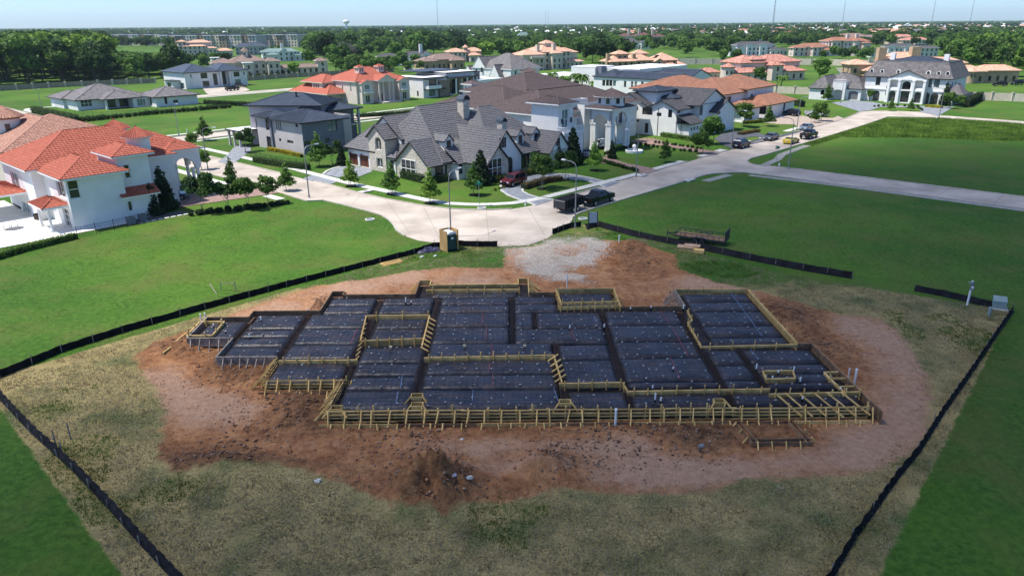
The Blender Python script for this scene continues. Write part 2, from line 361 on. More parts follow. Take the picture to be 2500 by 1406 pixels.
    def hip(s, s0, s1, t0, t1, z, pitch, m, over=0.6, style=None, fascia=None, zf=0.22, flat_top=None):
        s0 -= over; s1 += over; t0 -= over; t1 += over; W_, D_ = s1 - s0, t1 - t0; r = min(W_, D_) / 2
        if flat_top: r = min(r - 0.05, flat_top)
        zt = z + r * pitch
        A, B, C, D = (s0, t0, z), (s1, t0, z), (s1, t1, z), (s0, t1, z)
        a, b, c, d = (s0 + r, t0 + r, zt), (s1 - r, t0 + r, zt), (s1 - r, t1 - r, zt), (s0 + r, t1 - r, zt)
        def clean(p):
            o = []
            for q in p:
                if not o or max(abs(q[k] - o[-1][k]) for k in range(3)) > 1e-4: o.append(q)
            if max(abs(o[0][k] - o[-1][k]) for k in range(3)) < 1e-4: o.pop()
            return o
        polys = [clean(p) for p in ([A, B, b, a], [B, C, c, b], [C, D, d, c], [D, A, a, d])]
        if flat_top: polys.append([a, b, c, d])
        lines = [(A, a), (B, b), (C, c), (D, d)] + [(p, q) for p, q in ((a, b), (b, c), (c, d), (d, a)) if max(abs(p[k] - q[k]) for k in range(3)) > 0.2]
        return s.roof(polys, lines, [A, B, C, D], zf, m, style, fascia or TRIMW)
    def gable(s, s0, s1, t0, t1, z, pitch, m, axis='s', over=0.45, rake=0.3, style=None, fascia=None, wall=None, ends='both', drop=0.0):
        l = s.L; th_ = 0.16
        if axis == 's':
            r = (t1 - t0) / 2; tm = (t0 + t1) / 2; zt = z + r * pitch; e0, e1 = s0 - rake, s1 + rake; o = over
            P = lambda k, q, zz: (k, q, zz); lo = z - o * pitch
            A = [P(e0, t0 - o, lo), P(e1, t0 - o, lo), P(e1, tm, zt), P(e0, tm, zt)]; B = [P(e1, t1 + o, lo), P(e0, t1 + o, lo), P(e0, tm, zt), P(e1, tm, zt)]
            tri = [[P(s0, t0, z - drop), P(s0, t1, z - drop), P(s0, t1, z), P(s0, tm, zt - .02), P(s0, t0, z)], [P(s1, t0, z - drop), P(s1, t1, z - drop), P(s1, t1, z), P(s1, tm, zt - .02), P(s1, t0, z)]]
        else:
            r = (s1 - s0) / 2; sm = (s0 + s1) / 2; zt = z + r * pitch; e0, e1 = t0 - rake, t1 + rake; o = over
            lo = z - o * pitch
            A = [(s0 - o, e1, lo), (s0 - o, e0, lo), (sm, e0, zt), (sm, e1, zt)]; B = [(s1 + o, e0, lo), (s1 + o, e1, lo), (sm, e1, zt), (sm, e0, zt)]
            tri = [[(s0, t0, z - drop), (s1, t0, z - drop), (s1, t0, z), (sm, t0, zt - .02), (s0, t0, z)], [(s0, t1, z - drop), (s1, t1, z - drop), (s1, t1, z), (sm, t1, zt - .02), (s0, t1, z)]]
        if wall is not None:
            for p in tri[:2 if ends == 'both' else 1]: s.part(MB().poly([l(*q) for q in p]), 'gable_wall', wall)
        mb = MB()
        for p in (A, B):
            mb.poly([l(*q) for q in p])
            if style: cover(mb, [l(*q) for q in p], style)
        mb.tube(l(*A[3]), l(*A[2]), 0.11, 0.11, 6); o_ = s.part(mb, 'roof', m); fb = MB(); Z = Vector((0, 0, th_))
        for p in (A, B):
            Q = [Vector(l(*q)) for q in p]
            for i in (0, 1, 3): fb.poly([Q[i] - Z, Q[(i + 1) % 4] - Z, Q[(i + 1) % 4] + Z * .3, Q[i] + Z * .3])
            fb.poly([q - Z * .9 for q in Q])
        s.part(fb, 'fascia', fascia or DARK, o_); return o_
    def surf(s, plane, const, px, py, w, h, kind='w', nx=1, ny=1, arch=0, u=None, zc=None):     # window set on the face of a gable
        if u is None: u, zc = (onT if plane == 'F' else onS)(px, py, const, s.th)
        fm, gm = FRAMES[kind]; fb, pb = MB(), MB()
        R = (lambda x, z, d: s.L(u + x, const - d, z)) if plane == 'F' else (lambda x, z, d: s.L(const - d, u + x, z))
        a, b, c, d = -w / 2, w / 2, zc - h / 2, zc + h / 2; f = 0.09
        def bar(x0, x1, z0, z1): fb.hexa([R(x0, z0, 0), R(x1, z0, 0), R(x1, z0, .1), R(x0, z0, .1), R(x0, z1, 0), R(x1, z1, 0), R(x1, z1, .1), R(x0, z1, .1)])
        bar(a, a + f, c, d); bar(b - f, b, c, d); bar(a + f, b - f, c, c + f); bar(a + f, b - f, d - f, d)
        for k in range(1, nx): bar(a + w * k / nx - f / 2, a + w * k / nx + f / 2, c + f, d - f)
        for k in range(1, ny): zz = c + h * k / ny; bar(a + f, b - f, zz - f / 2, zz + f / 2)
        pb.poly([R(a + f, c + f, .04), R(b - f, c + f, .04), R(b - f, d - f, .04), R(a + f, d - f, .04)])
        if arch:
            ry = w / 2; pb.poly([R(-math.cos(t) * (w / 2 - f), d + math.sin(t) * (ry - f), .04) for t in np.linspace(0, math.pi, 9)])
            arc = [R(-math.cos(t) * w / 2, d + math.sin(t) * ry, .05) for t in np.linspace(0, math.pi, 9)]
            for p, q in zip(arc[:-1], arc[1:]): fb.bar(p, q, 0.1, f)
        fo = s.part(fb, 'window', fm); s.part(pb, 'pane', gm, fo)
    def box(s, s0, s1, t0, t1, z0, z1, m, name):
        mb = MB(); a, b = s.L(s0, t0, 0), s.L(s1, t1, 0); mb.box(a[0], b[0], a[1], b[1], z0, z1); return s.part(mb, name, m)
    def flat(s, s0, s1, t0, t1, z, m=FLATW, edge=DARK, over=0.3, th=0.35):
        a, b = s.L(s0 - over, t0 - over, 0), s.L(s1 + over, t1 + over, 0); mb = MB(); mb.box(a[0], b[0], a[1], b[1], z, z + th); o = s.part(mb, 'roof', edge)
        m2 = MB(); m2.box(a[0] + .15, b[0] - .15, a[1] + .15, b[1] - .15, z + th, z + th + .03); s.part(m2, 'roof_membrane', m, o); return o
    def column(s, c, t, z0, z1, r, m, name='column', sq=False, n=12):
        mb = MB(); x, y, _ = s.L(c, t, 0)
        if sq: mb.box(x - r, x + r, y - r, y + r, z0, z1); mb.box(x - r * 1.25, x + r * 1.25, y - r * 1.25, y + r * 1.25, z0, z0 + .5); mb.box(x - r * 1.25, x + r * 1.25, y - r * 1.25, y + r * 1.25, z1 - .35, z1 + .01)
        else: mb.lathe([(r * 1.35, z0), (r * 1.35, z0 + .25), (r, z0 + .35), (r * .88, z1 - .4), (r * 1.3, z1 - .25), (r * 1.3, z1)], n, x, y)
        return s.part(mb, name, m, smooth=False)
    def turret(s, c, t, r, z0, z1, rise, wm, rm, over=0.5, n=20, tile=True, wins=0, fascia=None):
        x, y, _ = s.L(c, t, 0); mb = MB(); mb.lathe([(r, z0), (r, z1)], n, x, y); w = s.part(mb, 'turret_wall', wm, smooth=True)
        rb = MB(); R_ = r + over; rb.lathe([(R_, z1), (0.02, z1 + rise)], n * 2, x, y)
        if tile:
            for k in range(n * 2):
                an = 2 * math.pi * k / (n * 2); p = Vector((x + R_ * math.cos(an), y + R_ * math.sin(an), z1 + .02)); q = Vector((x, y, z1 + rise)); rb.tube(p, p.lerp(q, .93), 0.11, 0.03, 5)
        rb.ball((x, y, z1 + rise), .16, 6); ro = s.part(rb, 'turret_roof', rm); fb = MB(); fb.lathe([(r, z1 - .3), (R_, z1 - .05), (R_, z1 + .02), (r * .5, z1)], n * 2, x, y); s.part(fb, 'fascia', fascia or TRIMW, ro)
        for k in range(wins):
            an = -s.th - math.pi / 2 + (k - (wins - 1) / 2) * 0.75; cx_, cy_ = x + (r + .01) * math.cos(an), y + (r + .01) * math.sin(an); wb = MB(); d = Vector((-math.sin(an), math.cos(an), 0)); nn = Vector((math.cos(an), math.sin(an), 0)); zc = (z0 + z1) / 2 + (z1 - z0) * .15; hh = min(.6, (z1 - z0) * .3)
            wb.hexa([Vector((cx_, cy_, zc + k2 * hh)) + d * a * .35 + nn * b for k2 in (-1, 1) for a, b in ((-1, -.05), (1, -.05), (1, .05), (-1, .05))]); s.part(wb, 'window', GLASS)
    def arcade(s, plane, const, a0, a1, z0, z1, m, arches, th=0.5):      # free-standing wall pierced by arches [(centre, width, spring height)]
        mb = MB(); Lc = (lambda u, d, z: s.L(u, const + d, z)) if plane == 'F' else (lambda u, d, z: s.L(const + d, u, z))
        us = [a0]
        for c, w, zs in arches:
            pts = [(c - w / 2 * math.cos(t), zs + w / 2 * math.sin(t)) for t in np.linspace(0, math.pi, 13)]
            mb.hexa([Lc(us[-1], 0, z0), Lc(c - w / 2, 0, z0), Lc(c - w / 2, th, z0), Lc(us[-1], th, z0), Lc(us[-1], 0, z1), Lc(c - w / 2, 0, z1), Lc(c - w / 2, th, z1), Lc(us[-1], th, z1)])
            for p, q in zip(pts[:-1], pts[1:]):
                mb.hexa([Lc(p[0], 0, p[1]), Lc(q[0], 0, q[1]), Lc(q[0], th, q[1]), Lc(p[0], th, p[1]), Lc(p[0], 0, z1), Lc(q[0], 0, z1), Lc(q[0], th, z1), Lc(p[0], th, z1)])
            us.append(c + w / 2)
        mb.hexa([Lc(us[-1], 0, z0), Lc(a1, 0, z0), Lc(a1, th, z0), Lc(us[-1], th, z0), Lc(us[-1], 0, z1), Lc(a1, 0, z1), Lc(a1, th, z1), Lc(us[-1], th, z1)])
        return s.part(mb, 'arch_wall', m)
    def chimney(s, c, t, w, z0, z1, m=STONE, cap=True):
        o = s.box(c - w / 2, c + w / 2, t - w / 2, t + w / 2, z0, z1, m, 'chimney')
        if cap:
            mb = MB(); x, y, _ = s.L(c, t, 0); n = 8; W_ = w / 2 + .12
            for k in range(n):
                a0, a1 = math.pi * k / n, math.pi * (k + 1) / n
                mb.hexa([(x - W_ * math.cos(a0), y - W_, z1 + W_ * math.sin(a0) * .9), (x - W_ * math.cos(a1), y - W_, z1 + W_ * math.sin(a1) * .9), (x - W_ * math.cos(a1), y + W_, z1 + W_ * math.sin(a1) * .9), (x - W_ * math.cos(a0), y + W_, z1 + W_ * math.sin(a0) * .9),
                         (x - W_ * .9 * math.cos(a0), y - W_, z1 + .06 + W_ * math.sin(a0)), (x - W_ * .9 * math.cos(a1), y - W_, z1 + .06 + W_ * math.sin(a1)), (x - W_ * .9 * math.cos(a1), y + W_, z1 + .06 + W_ * math.sin(a1)), (x - W_ * .9 * math.cos(a0), y + W_, z1 + .06 + W_ * math.sin(a0))])
            s.part(mb, 'chimney_cap', METALR, o)
        return o
    def rail(s, p, q, z, h=0.9, m=TRIMW, n=None, name='balustrade'):
        P, Q = Vector(s.L(*p, z)), Vector(s.L(*q, z)); mb = MB(); U = Vector((0, 0, h)); mb.bar(P + U, Q + U, .16, .14); mb.bar(P + U * .1, Q + U * .1, .14, .12); n = n or max(2, int((Q - P).length / .35))
        for k in range(n + 1): a = P.lerp(Q, k / n); mb.bar(a + U * .1, a + U, .09, .09, (1, 0, 0))
        return s.part(mb, name, m)
    def done(s): return s.root
# ---------------------------------------------------------------- cloud that shades the building lot (far above, out of the picture), haze
NG_ = {}
def vnoise(x, y, f, seed):          # smooth value noise on numpy arrays
    n = 256
    if seed not in NG_: NG_[seed] = np.random.default_rng(seed).random((n, n))
    g = NG_[seed]; X, Y = x * f + 1000, y * f + 1000
    xi, yi = np.floor(X).astype(int), np.floor(Y).astype(int); fx, fy = X - xi, Y - yi; fx, fy = fx * fx * (3 - 2 * fx), fy * fy * (3 - 2 * fy)
    a, b, c, d = g[xi % n, yi % n], g[(xi + 1) % n, yi % n], g[xi % n, (yi + 1) % n], g[(xi + 1) % n, (yi + 1) % n]
    return (a * (1 - fx) + b * fx) * (1 - fy) + (c * (1 - fx) + d * fx) * fy
def fbm(x, y, f, seed, oct=4, gain=0.5):
    s = 0; a = 1; t = 0
    for k in range(oct): s = s + a * vnoise(x, y, f * 2 ** k, seed + k); t += a; a *= gain
    return s / t
def polydist(x, y, poly):           # signed distance, > 0 inside (numpy)
    P = np.array(poly); ins = np.zeros(x.shape, bool); d = np.full(x.shape, 1e9)
    for i in range(len(P)):
        a, b = P[i], P[(i + 1) % len(P)]; e = b - a; L2 = (e ** 2).sum() + 1e-9
        t = np.clip(((x - a[0]) * e[0] + (y - a[1]) * e[1]) / L2, 0, 1); d = np.minimum(d, np.hypot(x - a[0] - t * e[0], y - a[1] - t * e[1]))
        c = (a[1] > y) != (b[1] > y); xx = (b[0] - a[0]) * (y - a[1]) / (b[1] - a[1] + 1e-12) + a[0]; ins ^= c & (x < xx)
    return np.where(ins, d, -d)
def make_cloud():
    # outline of the shade on the ground, lifted along the sun's direction to cloud height
    hz = 700.0; off = SDIR * (hz / SDIR.z)
    out = [(-30, -120), (-75, 20), (-52, 48), (-24, 70), (-6, 88), (-20, 112), (0, 150), (38, 158), (70, 156), (100, 160), (150, 160), (330, 120), (420, -100), (200, -260), (40, -220)]
    n = 90; xs = np.linspace(-130, 470, n); ys = np.linspace(-300, 250, n); X, Y = np.meshgrid(xs, ys, indexing='ij')
    d = polydist(X, Y, out) + (fbm(X, Y, 0.03, 50) - 0.5) * 26
    T = np.clip(d / 34, 0, 1) ** 1.15 * 30 * (0.8 + 0.5 * fbm(X, Y, 0.02, 60)); V = []; idx = {}
    for s in (0, 1):
        for i in range(n):
            for j in range(n):
                idx[s, i, j] = len(V); V.append((X[i, j] + off.x, Y[i, j] + off.y, hz + (T[i, j] if s else -0.25 * T[i, j])))
    Fc = [[idx[1, i, j], idx[1, i + 1, j], idx[1, i + 1, j + 1], idx[1, i, j + 1]] for i in range(n - 1) for j in range(n - 1) if T[i:i + 2, j:j + 2].max() > 0]
    Fc += [[idx[0, i, j + 1], idx[0, i + 1, j + 1], idx[0, i + 1, j], idx[0, i, j]] for i in range(n - 1) for j in range(n - 1) if T[i:i + 2, j:j + 2].max() > 0]
    o = raw('cloud', np.array(V), np.array(Fc), None); m = bpy.data.materials.new('cloud_vapour'); m.use_nodes = True; N = m.node_tree.nodes; N.remove(N['Principled BSDF'])
    pv = N.new('ShaderNodeVolumePrincipled'); pv.inputs['Color'].default_value = (0.95, 0.95, 0.95, 1); pv.inputs['Density'].default_value = 0.048; pv.inputs['Anisotropy'].default_value = 0.7
    m.node_tree.links.new(pv.outputs[0], N['Material Output'].inputs['Volume']); o.data.materials.append(m); struct(o)
make_cloud()
# ---------------------------------------------------------------- ground
def ground_material():
    m = bpy.data.materials.new('ground_cover'); m.use_nodes = True; nt = m.node_tree; N, L = nt.nodes, nt.links; b = N['Principled BSDF']
    b.inputs['Roughness'].default_value = 0.95; b.inputs['Specular IOR Level'].default_value = 0.15
    pos = N.new('ShaderNodeNewGeometry').outputs['Position']
    at = N.new('ShaderNodeAttribute'); at.attribute_name = 'mask'; sep = N.new('ShaderNodeSeparateColor'); L.new(at.outputs['Color'], sep.inputs[0])
    def noise(sc, det=5, rough=0.6, st=None):
        n = N.new('ShaderNodeTexNoise'); n.inputs['Scale'].default_value = sc; n.inputs['Detail'].default_value = det; n.inputs['Roughness'].default_value = rough
        if st: mp = N.new('ShaderNodeMapping'); mp.inputs['Scale'].default_value = st; L.new(pos, mp.inputs[0]); L.new(mp.outputs[0], n.inputs[0])
        else: L.new(pos, n.inputs[0])
        return n.outputs['Fac']
    def ramp(fac, stops):
        r = N.new('ShaderNodeValToRGB'); e = r.color_ramp.elements
        while len(e) < len(stops): e.new(0.5)
        for k, (p, c) in enumerate(stops): e[k].position = p; e[k].color = (*c, 1)
        L.new(fac, r.inputs[0]); return r.outputs[0]
    def mix(f, a, c, mode='MIX'):
        x = N.new('ShaderNodeMix'); x.data_type = 'RGBA'; x.blend_type = mode
        if isinstance(f, float): x.inputs[0].default_value = f
        else: L.new(f, x.inputs[0])
        L.new(a, x.inputs[6]); L.new(c, x.inputs[7]); return x.outputs[2]
    def math_(op, a, c=None, cl=False):
        x = N.new('ShaderNodeMath'); x.operation = op; x.use_clamp = cl
        for k, v in ((0, a), (1, c)):
            if v is None: continue
            if isinstance(v, float): x.inputs[k].default_value = v
            else: L.new(v, x.inputs[k])
        return x.outputs[0]
    n_big, n_mid, n_fine, n_tiny = noise(0.035, 4), noise(0.35, 5), noise(2.2, 6, 0.75), noise(7, 4, 0.8)
    lawn = mix(n_mid, ramp(n_big, [(0.40, (0.038, 0.105, 0.012)), (0.5, (0.057, 0.142, 0.014)), (0.60, (0.102, 0.198, 0.020))]), ramp(n_fine, [(0.40, (0.024, 0.071, 0.009)), (0.60, (0.095, 0.192, 0.026))]))
    lawn = mix(math_('MULTIPLY', ramp(noise(0.12, 6, 0.7), [(0.46, (0, 0, 0)), (0.66, (1, 1, 1))]), 0.6), lawn, ramp(n_tiny, [(0.40, (0.089, 0.099, 0.025)), (0.60, (0.178, 0.174, 0.052))]))
    dry = mix(n_fine, ramp(n_mid, [(0.40, (0.236, 0.182, 0.069)), (0.60, (0.423, 0.329, 0.138))]), ramp(n_tiny, [(0.40, (0.175, 0.138, 0.055)), (0.60, (0.555, 0.440, 0.207))]))
    dry = mix(ramp(noise(0.16, 6, 0.65), [(0.46, (0, 0, 0)), (0.66, (1.098, 1.125, 1.098))]), dry, ramp(n_tiny, [(0.38, (0.046, 0.074, 0.022)), (0.62, (0.160, 0.187, 0.066))]))
    dl = mix(n_tiny, ramp(noise(0.5, 7, 0.65), [(0.40, (0.243, 0.098, 0.043)), (0.50, (0.395, 0.179, 0.077)), (0.62, (0.526, 0.273, 0.122))]), ramp(n_fine, [(0.40, (0.172, 0.067, 0.028)), (0.60, (0.488, 0.237, 0.106))]))
    dd = ramp(n_fine, [(0.38, (0.066, 0.034, 0.018)), (0.62, (0.247, 0.123, 0.058))])
    av = math_('ADD', at.outputs['Alpha'], math_('MULTIPLY', math_('SUBTRACT', noise(0.8, 8, 0.75), 0.5), 1.1)); dk = math_('MULTIPLY', math_('SUBTRACT', av, 0.5), 2.2, True); lt = math_('MULTIPLY', math_('SUBTRACT', 0.5, av), 2.4, True)
    dirt = mix(lt, mix(dk, dl, dd), ramp(n_fine, [(0.3, (0.34, 0.190, 0.115)), (0.7, (0.54, 0.340, 0.220))]))
    grav = ramp(noise(6, 3, 0.8), [(0.40, (0.276, 0.210, 0.152)), (0.50, (0.506, 0.420, 0.331)), (0.62, (0.667, 0.588, 0.488))])
    brk = math_('MULTIPLY', math_('SUBTRACT', noise(0.9, 8, 0.75), 0.5), 1.3)
    def edge(ch): return ramp(math_('ADD', ch, brk), [(0.36, (0, 0, 0)), (0.64, (1, 1, 1))])
    c = mix(edge(sep.outputs['Green']), lawn, dry); c = mix(edge(sep.outputs['Red']), c, dirt); c = mix(edge(sep.outputs['Blue']), c, grav)
    L.new(c, b.inputs['Base Color'])
    bp = N.new('ShaderNodeBump'); bp.inputs['Strength'].default_value = 0.9; bp.inputs['Distance'].default_value = 0.14
    L.new(math_('ADD', n_tiny, math_('MULTIPLY', n_fine, 1.0)), bp.inputs['Height']); L.new(bp.outputs[0], b.inputs['Normal']); return m
GROUND = ground_material()
def pxpoly(pts, z=0.0): return [G(*p, z) for p in pts]
DIRT = pxpoly([(330, 868), (345, 905), (385, 960), (405, 1010), (392, 1080), (380, 1120), (430, 1152), (560, 1140), (660, 1135), (780, 1158), (900, 1205), (950, 1245), (1080, 1262), (1150, 1232), (1250, 1222), (1380, 1195), (1500, 1205), (1690, 1205), (1820, 1172), (2000, 1165), (2130, 1150), (2205, 1118), (2252, 1075), (2268, 1000), (2272, 930), (2240, 880), (2200, 815), (2150, 778), (2060, 768), (1950, 738), (1860, 712), (1750, 690), (1655, 655), (1650, 622), (1560, 596), (1480, 585), (1235, 608), (1228, 655), (1100, 652), (1000, 662), (850, 690), (760, 700), (640, 740), (560, 768), (450, 808), (370, 838)])
LOT = [(-10.9, 76.2), (-39.0, 45.6), (-36.6, 44.2), (-12.5, 21.0), (-9, 14), (9, 14), (12, 20.5), (44.2, 58.4), (41.5, 59.5), (27.5, 68.2), (9, 88.6), (6.2, 85.5), (3, 80), (-1.4, 79.2), (-6.5, 79.2)]
GRAVEL = pxpoly([(1228, 606), (1300, 598), (1350, 582), (1440, 578), (1490, 592), (1480, 622), (1440, 660), (1438, 692), (1340, 690), (1285, 668), (1245, 640)])
def near_ground():
    st = 0.27; xs = np.arange(-82, 98, st); ys = np.arange(13, 101, st); nx, ny = len(xs), len(ys); X, Y = np.meshgrid(xs, ys, indexing='ij')
    dd, dl, dg = polydist(X, Y, DIRT), polydist(X, Y, LOT), polydist(X, Y, GRAVEL)
    R = np.clip(0.5 + dd / 1.6, 0, 1); Gm = np.clip(0.5 + dl / 0.7, 0, 1); B = np.clip(0.5 + dg / 2.6, 0, 1) * np.clip(0.40 + 1.5 * (fbm(X, Y, 0.3, 5) - 0.35), 0, 1)
    Gm = np.clip(Gm * (1 - 0.85 * np.clip((Y - 60) / 8, 0, 1) * (0.45 + 0.9 * fbm(X, Y, 0.12, 21))), 0, 1)     # greener towards the street
    # damp, freshly dug soil: along the near form wall, left of the slab, spoil heaps
    A = np.zeros_like(X)
    def spot(px, py, r, amt, sx=1.0, sy=1.0):
        x, y = G(px, py); return amt * np.exp(-(((X - x) / (r * sx)) ** 2 + ((Y - y) / (r * sy)) ** 2))
    for p in ((720, 985, 3.6, .9), (560, 905, 3.5, .9), (420, 845, 3, .6), (1050, 1190, 3, .75), (1350, 1130, 3.2, .5), (560, 1130, 4.5, .7, 1.6, .5), (1540, 612, 2.6, .8), (1560, 650, 3.2, .5), (1930, 770, 3.5, .75), (2010, 850, 3, .5), (1690, 1080, 2.2, .7), (850, 1050, 3, .5), (1450, 1050, 5, .35, 3, .4), (1290, 740, 2, .5), (1900, 1060, 4, .3), (1900, 1110, 5, .25)): A += spot(*p)
    A = 0.46 + 0.6 * A + 0.35 * (fbm(X, Y, 0.11, 31) - 0.5)
    for p in ((400, 920, 3.2), (450, 960, 3.0), (520, 995, 3.2), (620, 1010, 2.6), (680, 760, 3.0), (560, 800, 2.6), (860, 700, 3.2), (980, 672, 2.6), (1160, 690, 3.0), (2160, 830, 3.6), (2210, 900, 3.4), (2230, 980, 3.2), (2220, 1050, 3.0), (2080, 790, 3.0), (760, 1090, 2.6, 1.8, .6), (1180, 1090, 2.6, 2, .5), (1250, 1140, 2.4, 1.5, .5), (1480, 1090, 2.6, 2, .5), (1560, 1150, 3.0, 1.6, .6), (1750, 1150, 3.0, 1.6, .6), (2000, 1120, 3.4, 1.6, .7), (2100, 1080, 2.6), (1700, 690, 2.6), (1800, 705, 2.2), (1350, 600, 3.0), (1270, 620, 2.4)): A -= spot(p[0], p[1], p[2] * .8, .46, *(p[3:] or (1, 1)))
    A = np.clip(A, 0, 1)
    Z = 0.05 * (fbm(X, Y, 0.5, 11) - 0.5) * Gm
    rough = np.clip(dd / 1.5, 0, 1) * (1 - B * 0.8)
    Z += rough * (0.34 * (fbm(X, Y, 0.35, 12, 5, 0.6) - 0.5) + 0.16 * np.clip(A * 2 - .8, 0, 1) * (fbm(X, Y, 1.6, 14, 3, .7) - 0.3))
    cl = fbm(X, Y, 1.3, 15, 4, .75)
    for p in ((1040, 1205, 1.7, 2.0), (1090, 1185, 1.4, 1.2), (985, 1215, 1.1, .7), (1340, 1135, 1.7, .8), (1300, 1150, 1.1, .6), (520, 1130, 1.2, .4, 2.2, .7), (610, 1135, 1.2, .35, 2.2, .7), (1545, 602, 1.7, .8), (1500, 635, 1.3, .5), (1590, 640, 1.3, .45), (580, 905, 1.6, .45, 1.8, .6), (440, 850, 1.6, .55), (700, 990, 2.4, .3), (845, 690, .9, .35), (785, 740, 1.1, .5), (1905, 755, 1.3, .4), (1960, 800, 1.4, .4), (2030, 860, 1.3, .35), (1640, 725, 1.2, .4), (1290, 705, 1.0, .3), (2100, 905, 1.2, .25), (1520, 1060, 2.2, .25, 2, .5), (1000, 1065, 2.2, .22, 3, .4), (1800, 1060, 2.4, .2, 2, .5)):
        s = spot(p[0], p[1], p[2], p[3], *(p[4:] or (1, 1))); Z += s * (0.45 + 1.3 * (cl - 0.3))
    for y0, w in ((36.6, .28), (35.2, .28), (33.0, .25)):       # wheel ruts round the slab
        Z -= 0.07 * rough * np.exp(-((Y - y0 - 1.2 * np.sin(X * 0.13 + y0)) / w) ** 2)
    road = polydist(X, Y, ROADPOLY); Z = np.where(road > -0.6, np.minimum(Z, 0.0), Z)
    V = np.stack([X, Y, Z], -1).reshape(-1, 3); I = np.arange(nx * ny).reshape(nx, ny)
    Fc = np.stack([I[:-1, :-1], I[1:, :-1], I[1:, 1:], I[:-1, 1:]], -1).reshape(-1, 4)
    o = raw('ground', V, Fc, GROUND, smooth=True); ca = o.data.color_attributes.new('mask', 'FLOAT_COLOR', 'POINT')
    ca.data.foreach_set('color', np.stack([R, Gm, B, A], -1).astype(np.float32).ravel()); struct(o)
    global HFIELD; HFIELD = (xs, ys, Z)
def hz(x, y):
    xs, ys, Z = HFIELD; i = np.clip(((np.asarray(x) - xs[0]) / (xs[1] - xs[0])).astype(int), 0, len(xs) - 1); j = np.clip(((np.asarray(y) - ys[0]) / (ys[1] - ys[0])).astype(int), 0, len(ys) - 1); return Z[i, j]
P_ = lambda *a: [G(*p) for p in a]
X_ = lambda *a: [xy(*p) for p in a]
INNER = P_((877, 472), (944, 487), (1034, 503), (1098, 511), (1187, 514), (1250, 511), (1296, 503))
OUTER = P_((749, 492), (790, 490), (842, 502), (900, 517), (931, 526), (950, 538), (960, 549), (968, 563), (989, 577), (1022, 588), (1067, 594), (1120, 598), (1215, 602), (1290, 599), (1338, 582), (1360, 565), (1388, 552), (1394, 542), (1397, 532), (1410, 523), (1430, 516), (1454, 508))
CORNR = P_((1656, 447), (1691, 438), (1715, 430), (1738, 425.5), (1787, 422.5), (1816, 422))
CORNT = P_((1863, 405), (1843, 403), (1830, 400), (1823.5, 394), (1832, 388), (1867, 379))
FARN = P_((1982, 313), (2060, 291), (2085, 281), (2101, 273.5), (2130, 271), (2170, 271), (2248, 274), (2299, 282.5), (2500, 297))
FARS = P_((2500, 304.5), (2456, 299), (2287, 288), (2166, 286), (2142, 295), (2101, 309))
ROADPOLY = X_((63.4, 330), (63.4, 171), (66, 169.6), (176, 169.8), (176, 161.8), (66, 161.6), (63.4, 160), (63.4, 97.5)) + INNER + X_((79, 64.1), (180, 64.3)) + FARN + X_((221, -30), (214, -30)) + FARS + X_((165.6, 56.2)) + CORNT[::-1] + X_((123.8, 46), (124.8, -70), (116.4, -70), (115.6, 44)) + CORNR[::-1] + X_((104, 56.0)) + OUTER[::-1] + X_((55.2, 97), (55.2, 330))
struct(MB().poly([(p[0], p[1], 0.025) for p in ROADPOLY]).build('road', CONC))
near_ground()
def terrain():
    x0, x1, y0, y1 = -82, -82 + 0.27 * (len(HFIELD[0]) - 1), 13, 13 + 0.27 * (len(HFIELD[1]) - 1); mb = MB()
    for a, b, c, d in ((-16000, 16000, -800, y0), (-16000, 16000, y1, 18000), (-16000, x0, y0, y1), (x1, 16000, y0, y1)): mb.poly([(a, c, 0), (b, c, 0), (b, d, 0), (a, d, 0)])
    struct(mb.build('terrain', GROUND))
terrain()
# joints of the concrete pavement, lying 4 mm above it
JOINT = mat('joint_sealant', (0.20, 0.175, 0.15), 0.9, 0.2, 3)
def joint(p, q, w=0.05):
    p, q = Vector((*p, 0.030)), Vector((*q, 0.030)); n = Vector((-(q - p).y, (q - p).x, 0)).normalized() * w / 2; return [p - n, q - n, q + n, p + n]
jb = MB()
for t in range(100, 300, 6): jb.poly(joint(xy(55.4, t), xy(63.2, t)))
for s in list(range(86, 112, 6)) + list(range(130, 200, 6)): jb.poly(joint(xy(s, 56.3), xy(s, 64.0)))
for t in range(-40, 44, 7): jb.poly(joint(xy(115.9, t), xy(123.6, t)))
for s in range(70, 175, 7): jb.poly(joint(xy(s, 161.9), xy(s, 169.5)))
for a, b in (((944, 490), (1000, 570)), ((1034, 507), (1075, 585)), ((1187, 518), (1195, 595)), ((1290, 508), (1330, 575)), ((1340, 498), (1390, 540)), ((880, 476), (860, 500)), ((1000, 545), (1380, 530))): jb.poly(joint(G(*a), G(*b)))
tag(jb.build('pavement_joints', JOINT), 'thin dark joints between the slabs of the concrete street', 'joint', kind='stuff')
KERB = mat('kerb_concrete', (0.42, 0.38, 0.32), 0.9, 0.12, 1.5, world=True)
def resample(pts, step):
    P = [Vector((*p[:2], 0)) for p in pts]; out = [P[0]]; 
    for a, b in zip(P[:-1], P[1:]):
        n = max(1, round((b - a).length / step)); out += [a.lerp(b, k / n) for k in range(1, n + 1)]
    return out
def normals(P):
    out = []
    for i in range(len(P)):
        d = (P[min(i + 1, len(P) - 1)] - P[max(i - 1, 0)]).normalized(); out.append(Vector((-d.y, d.x, 0)))
    return out
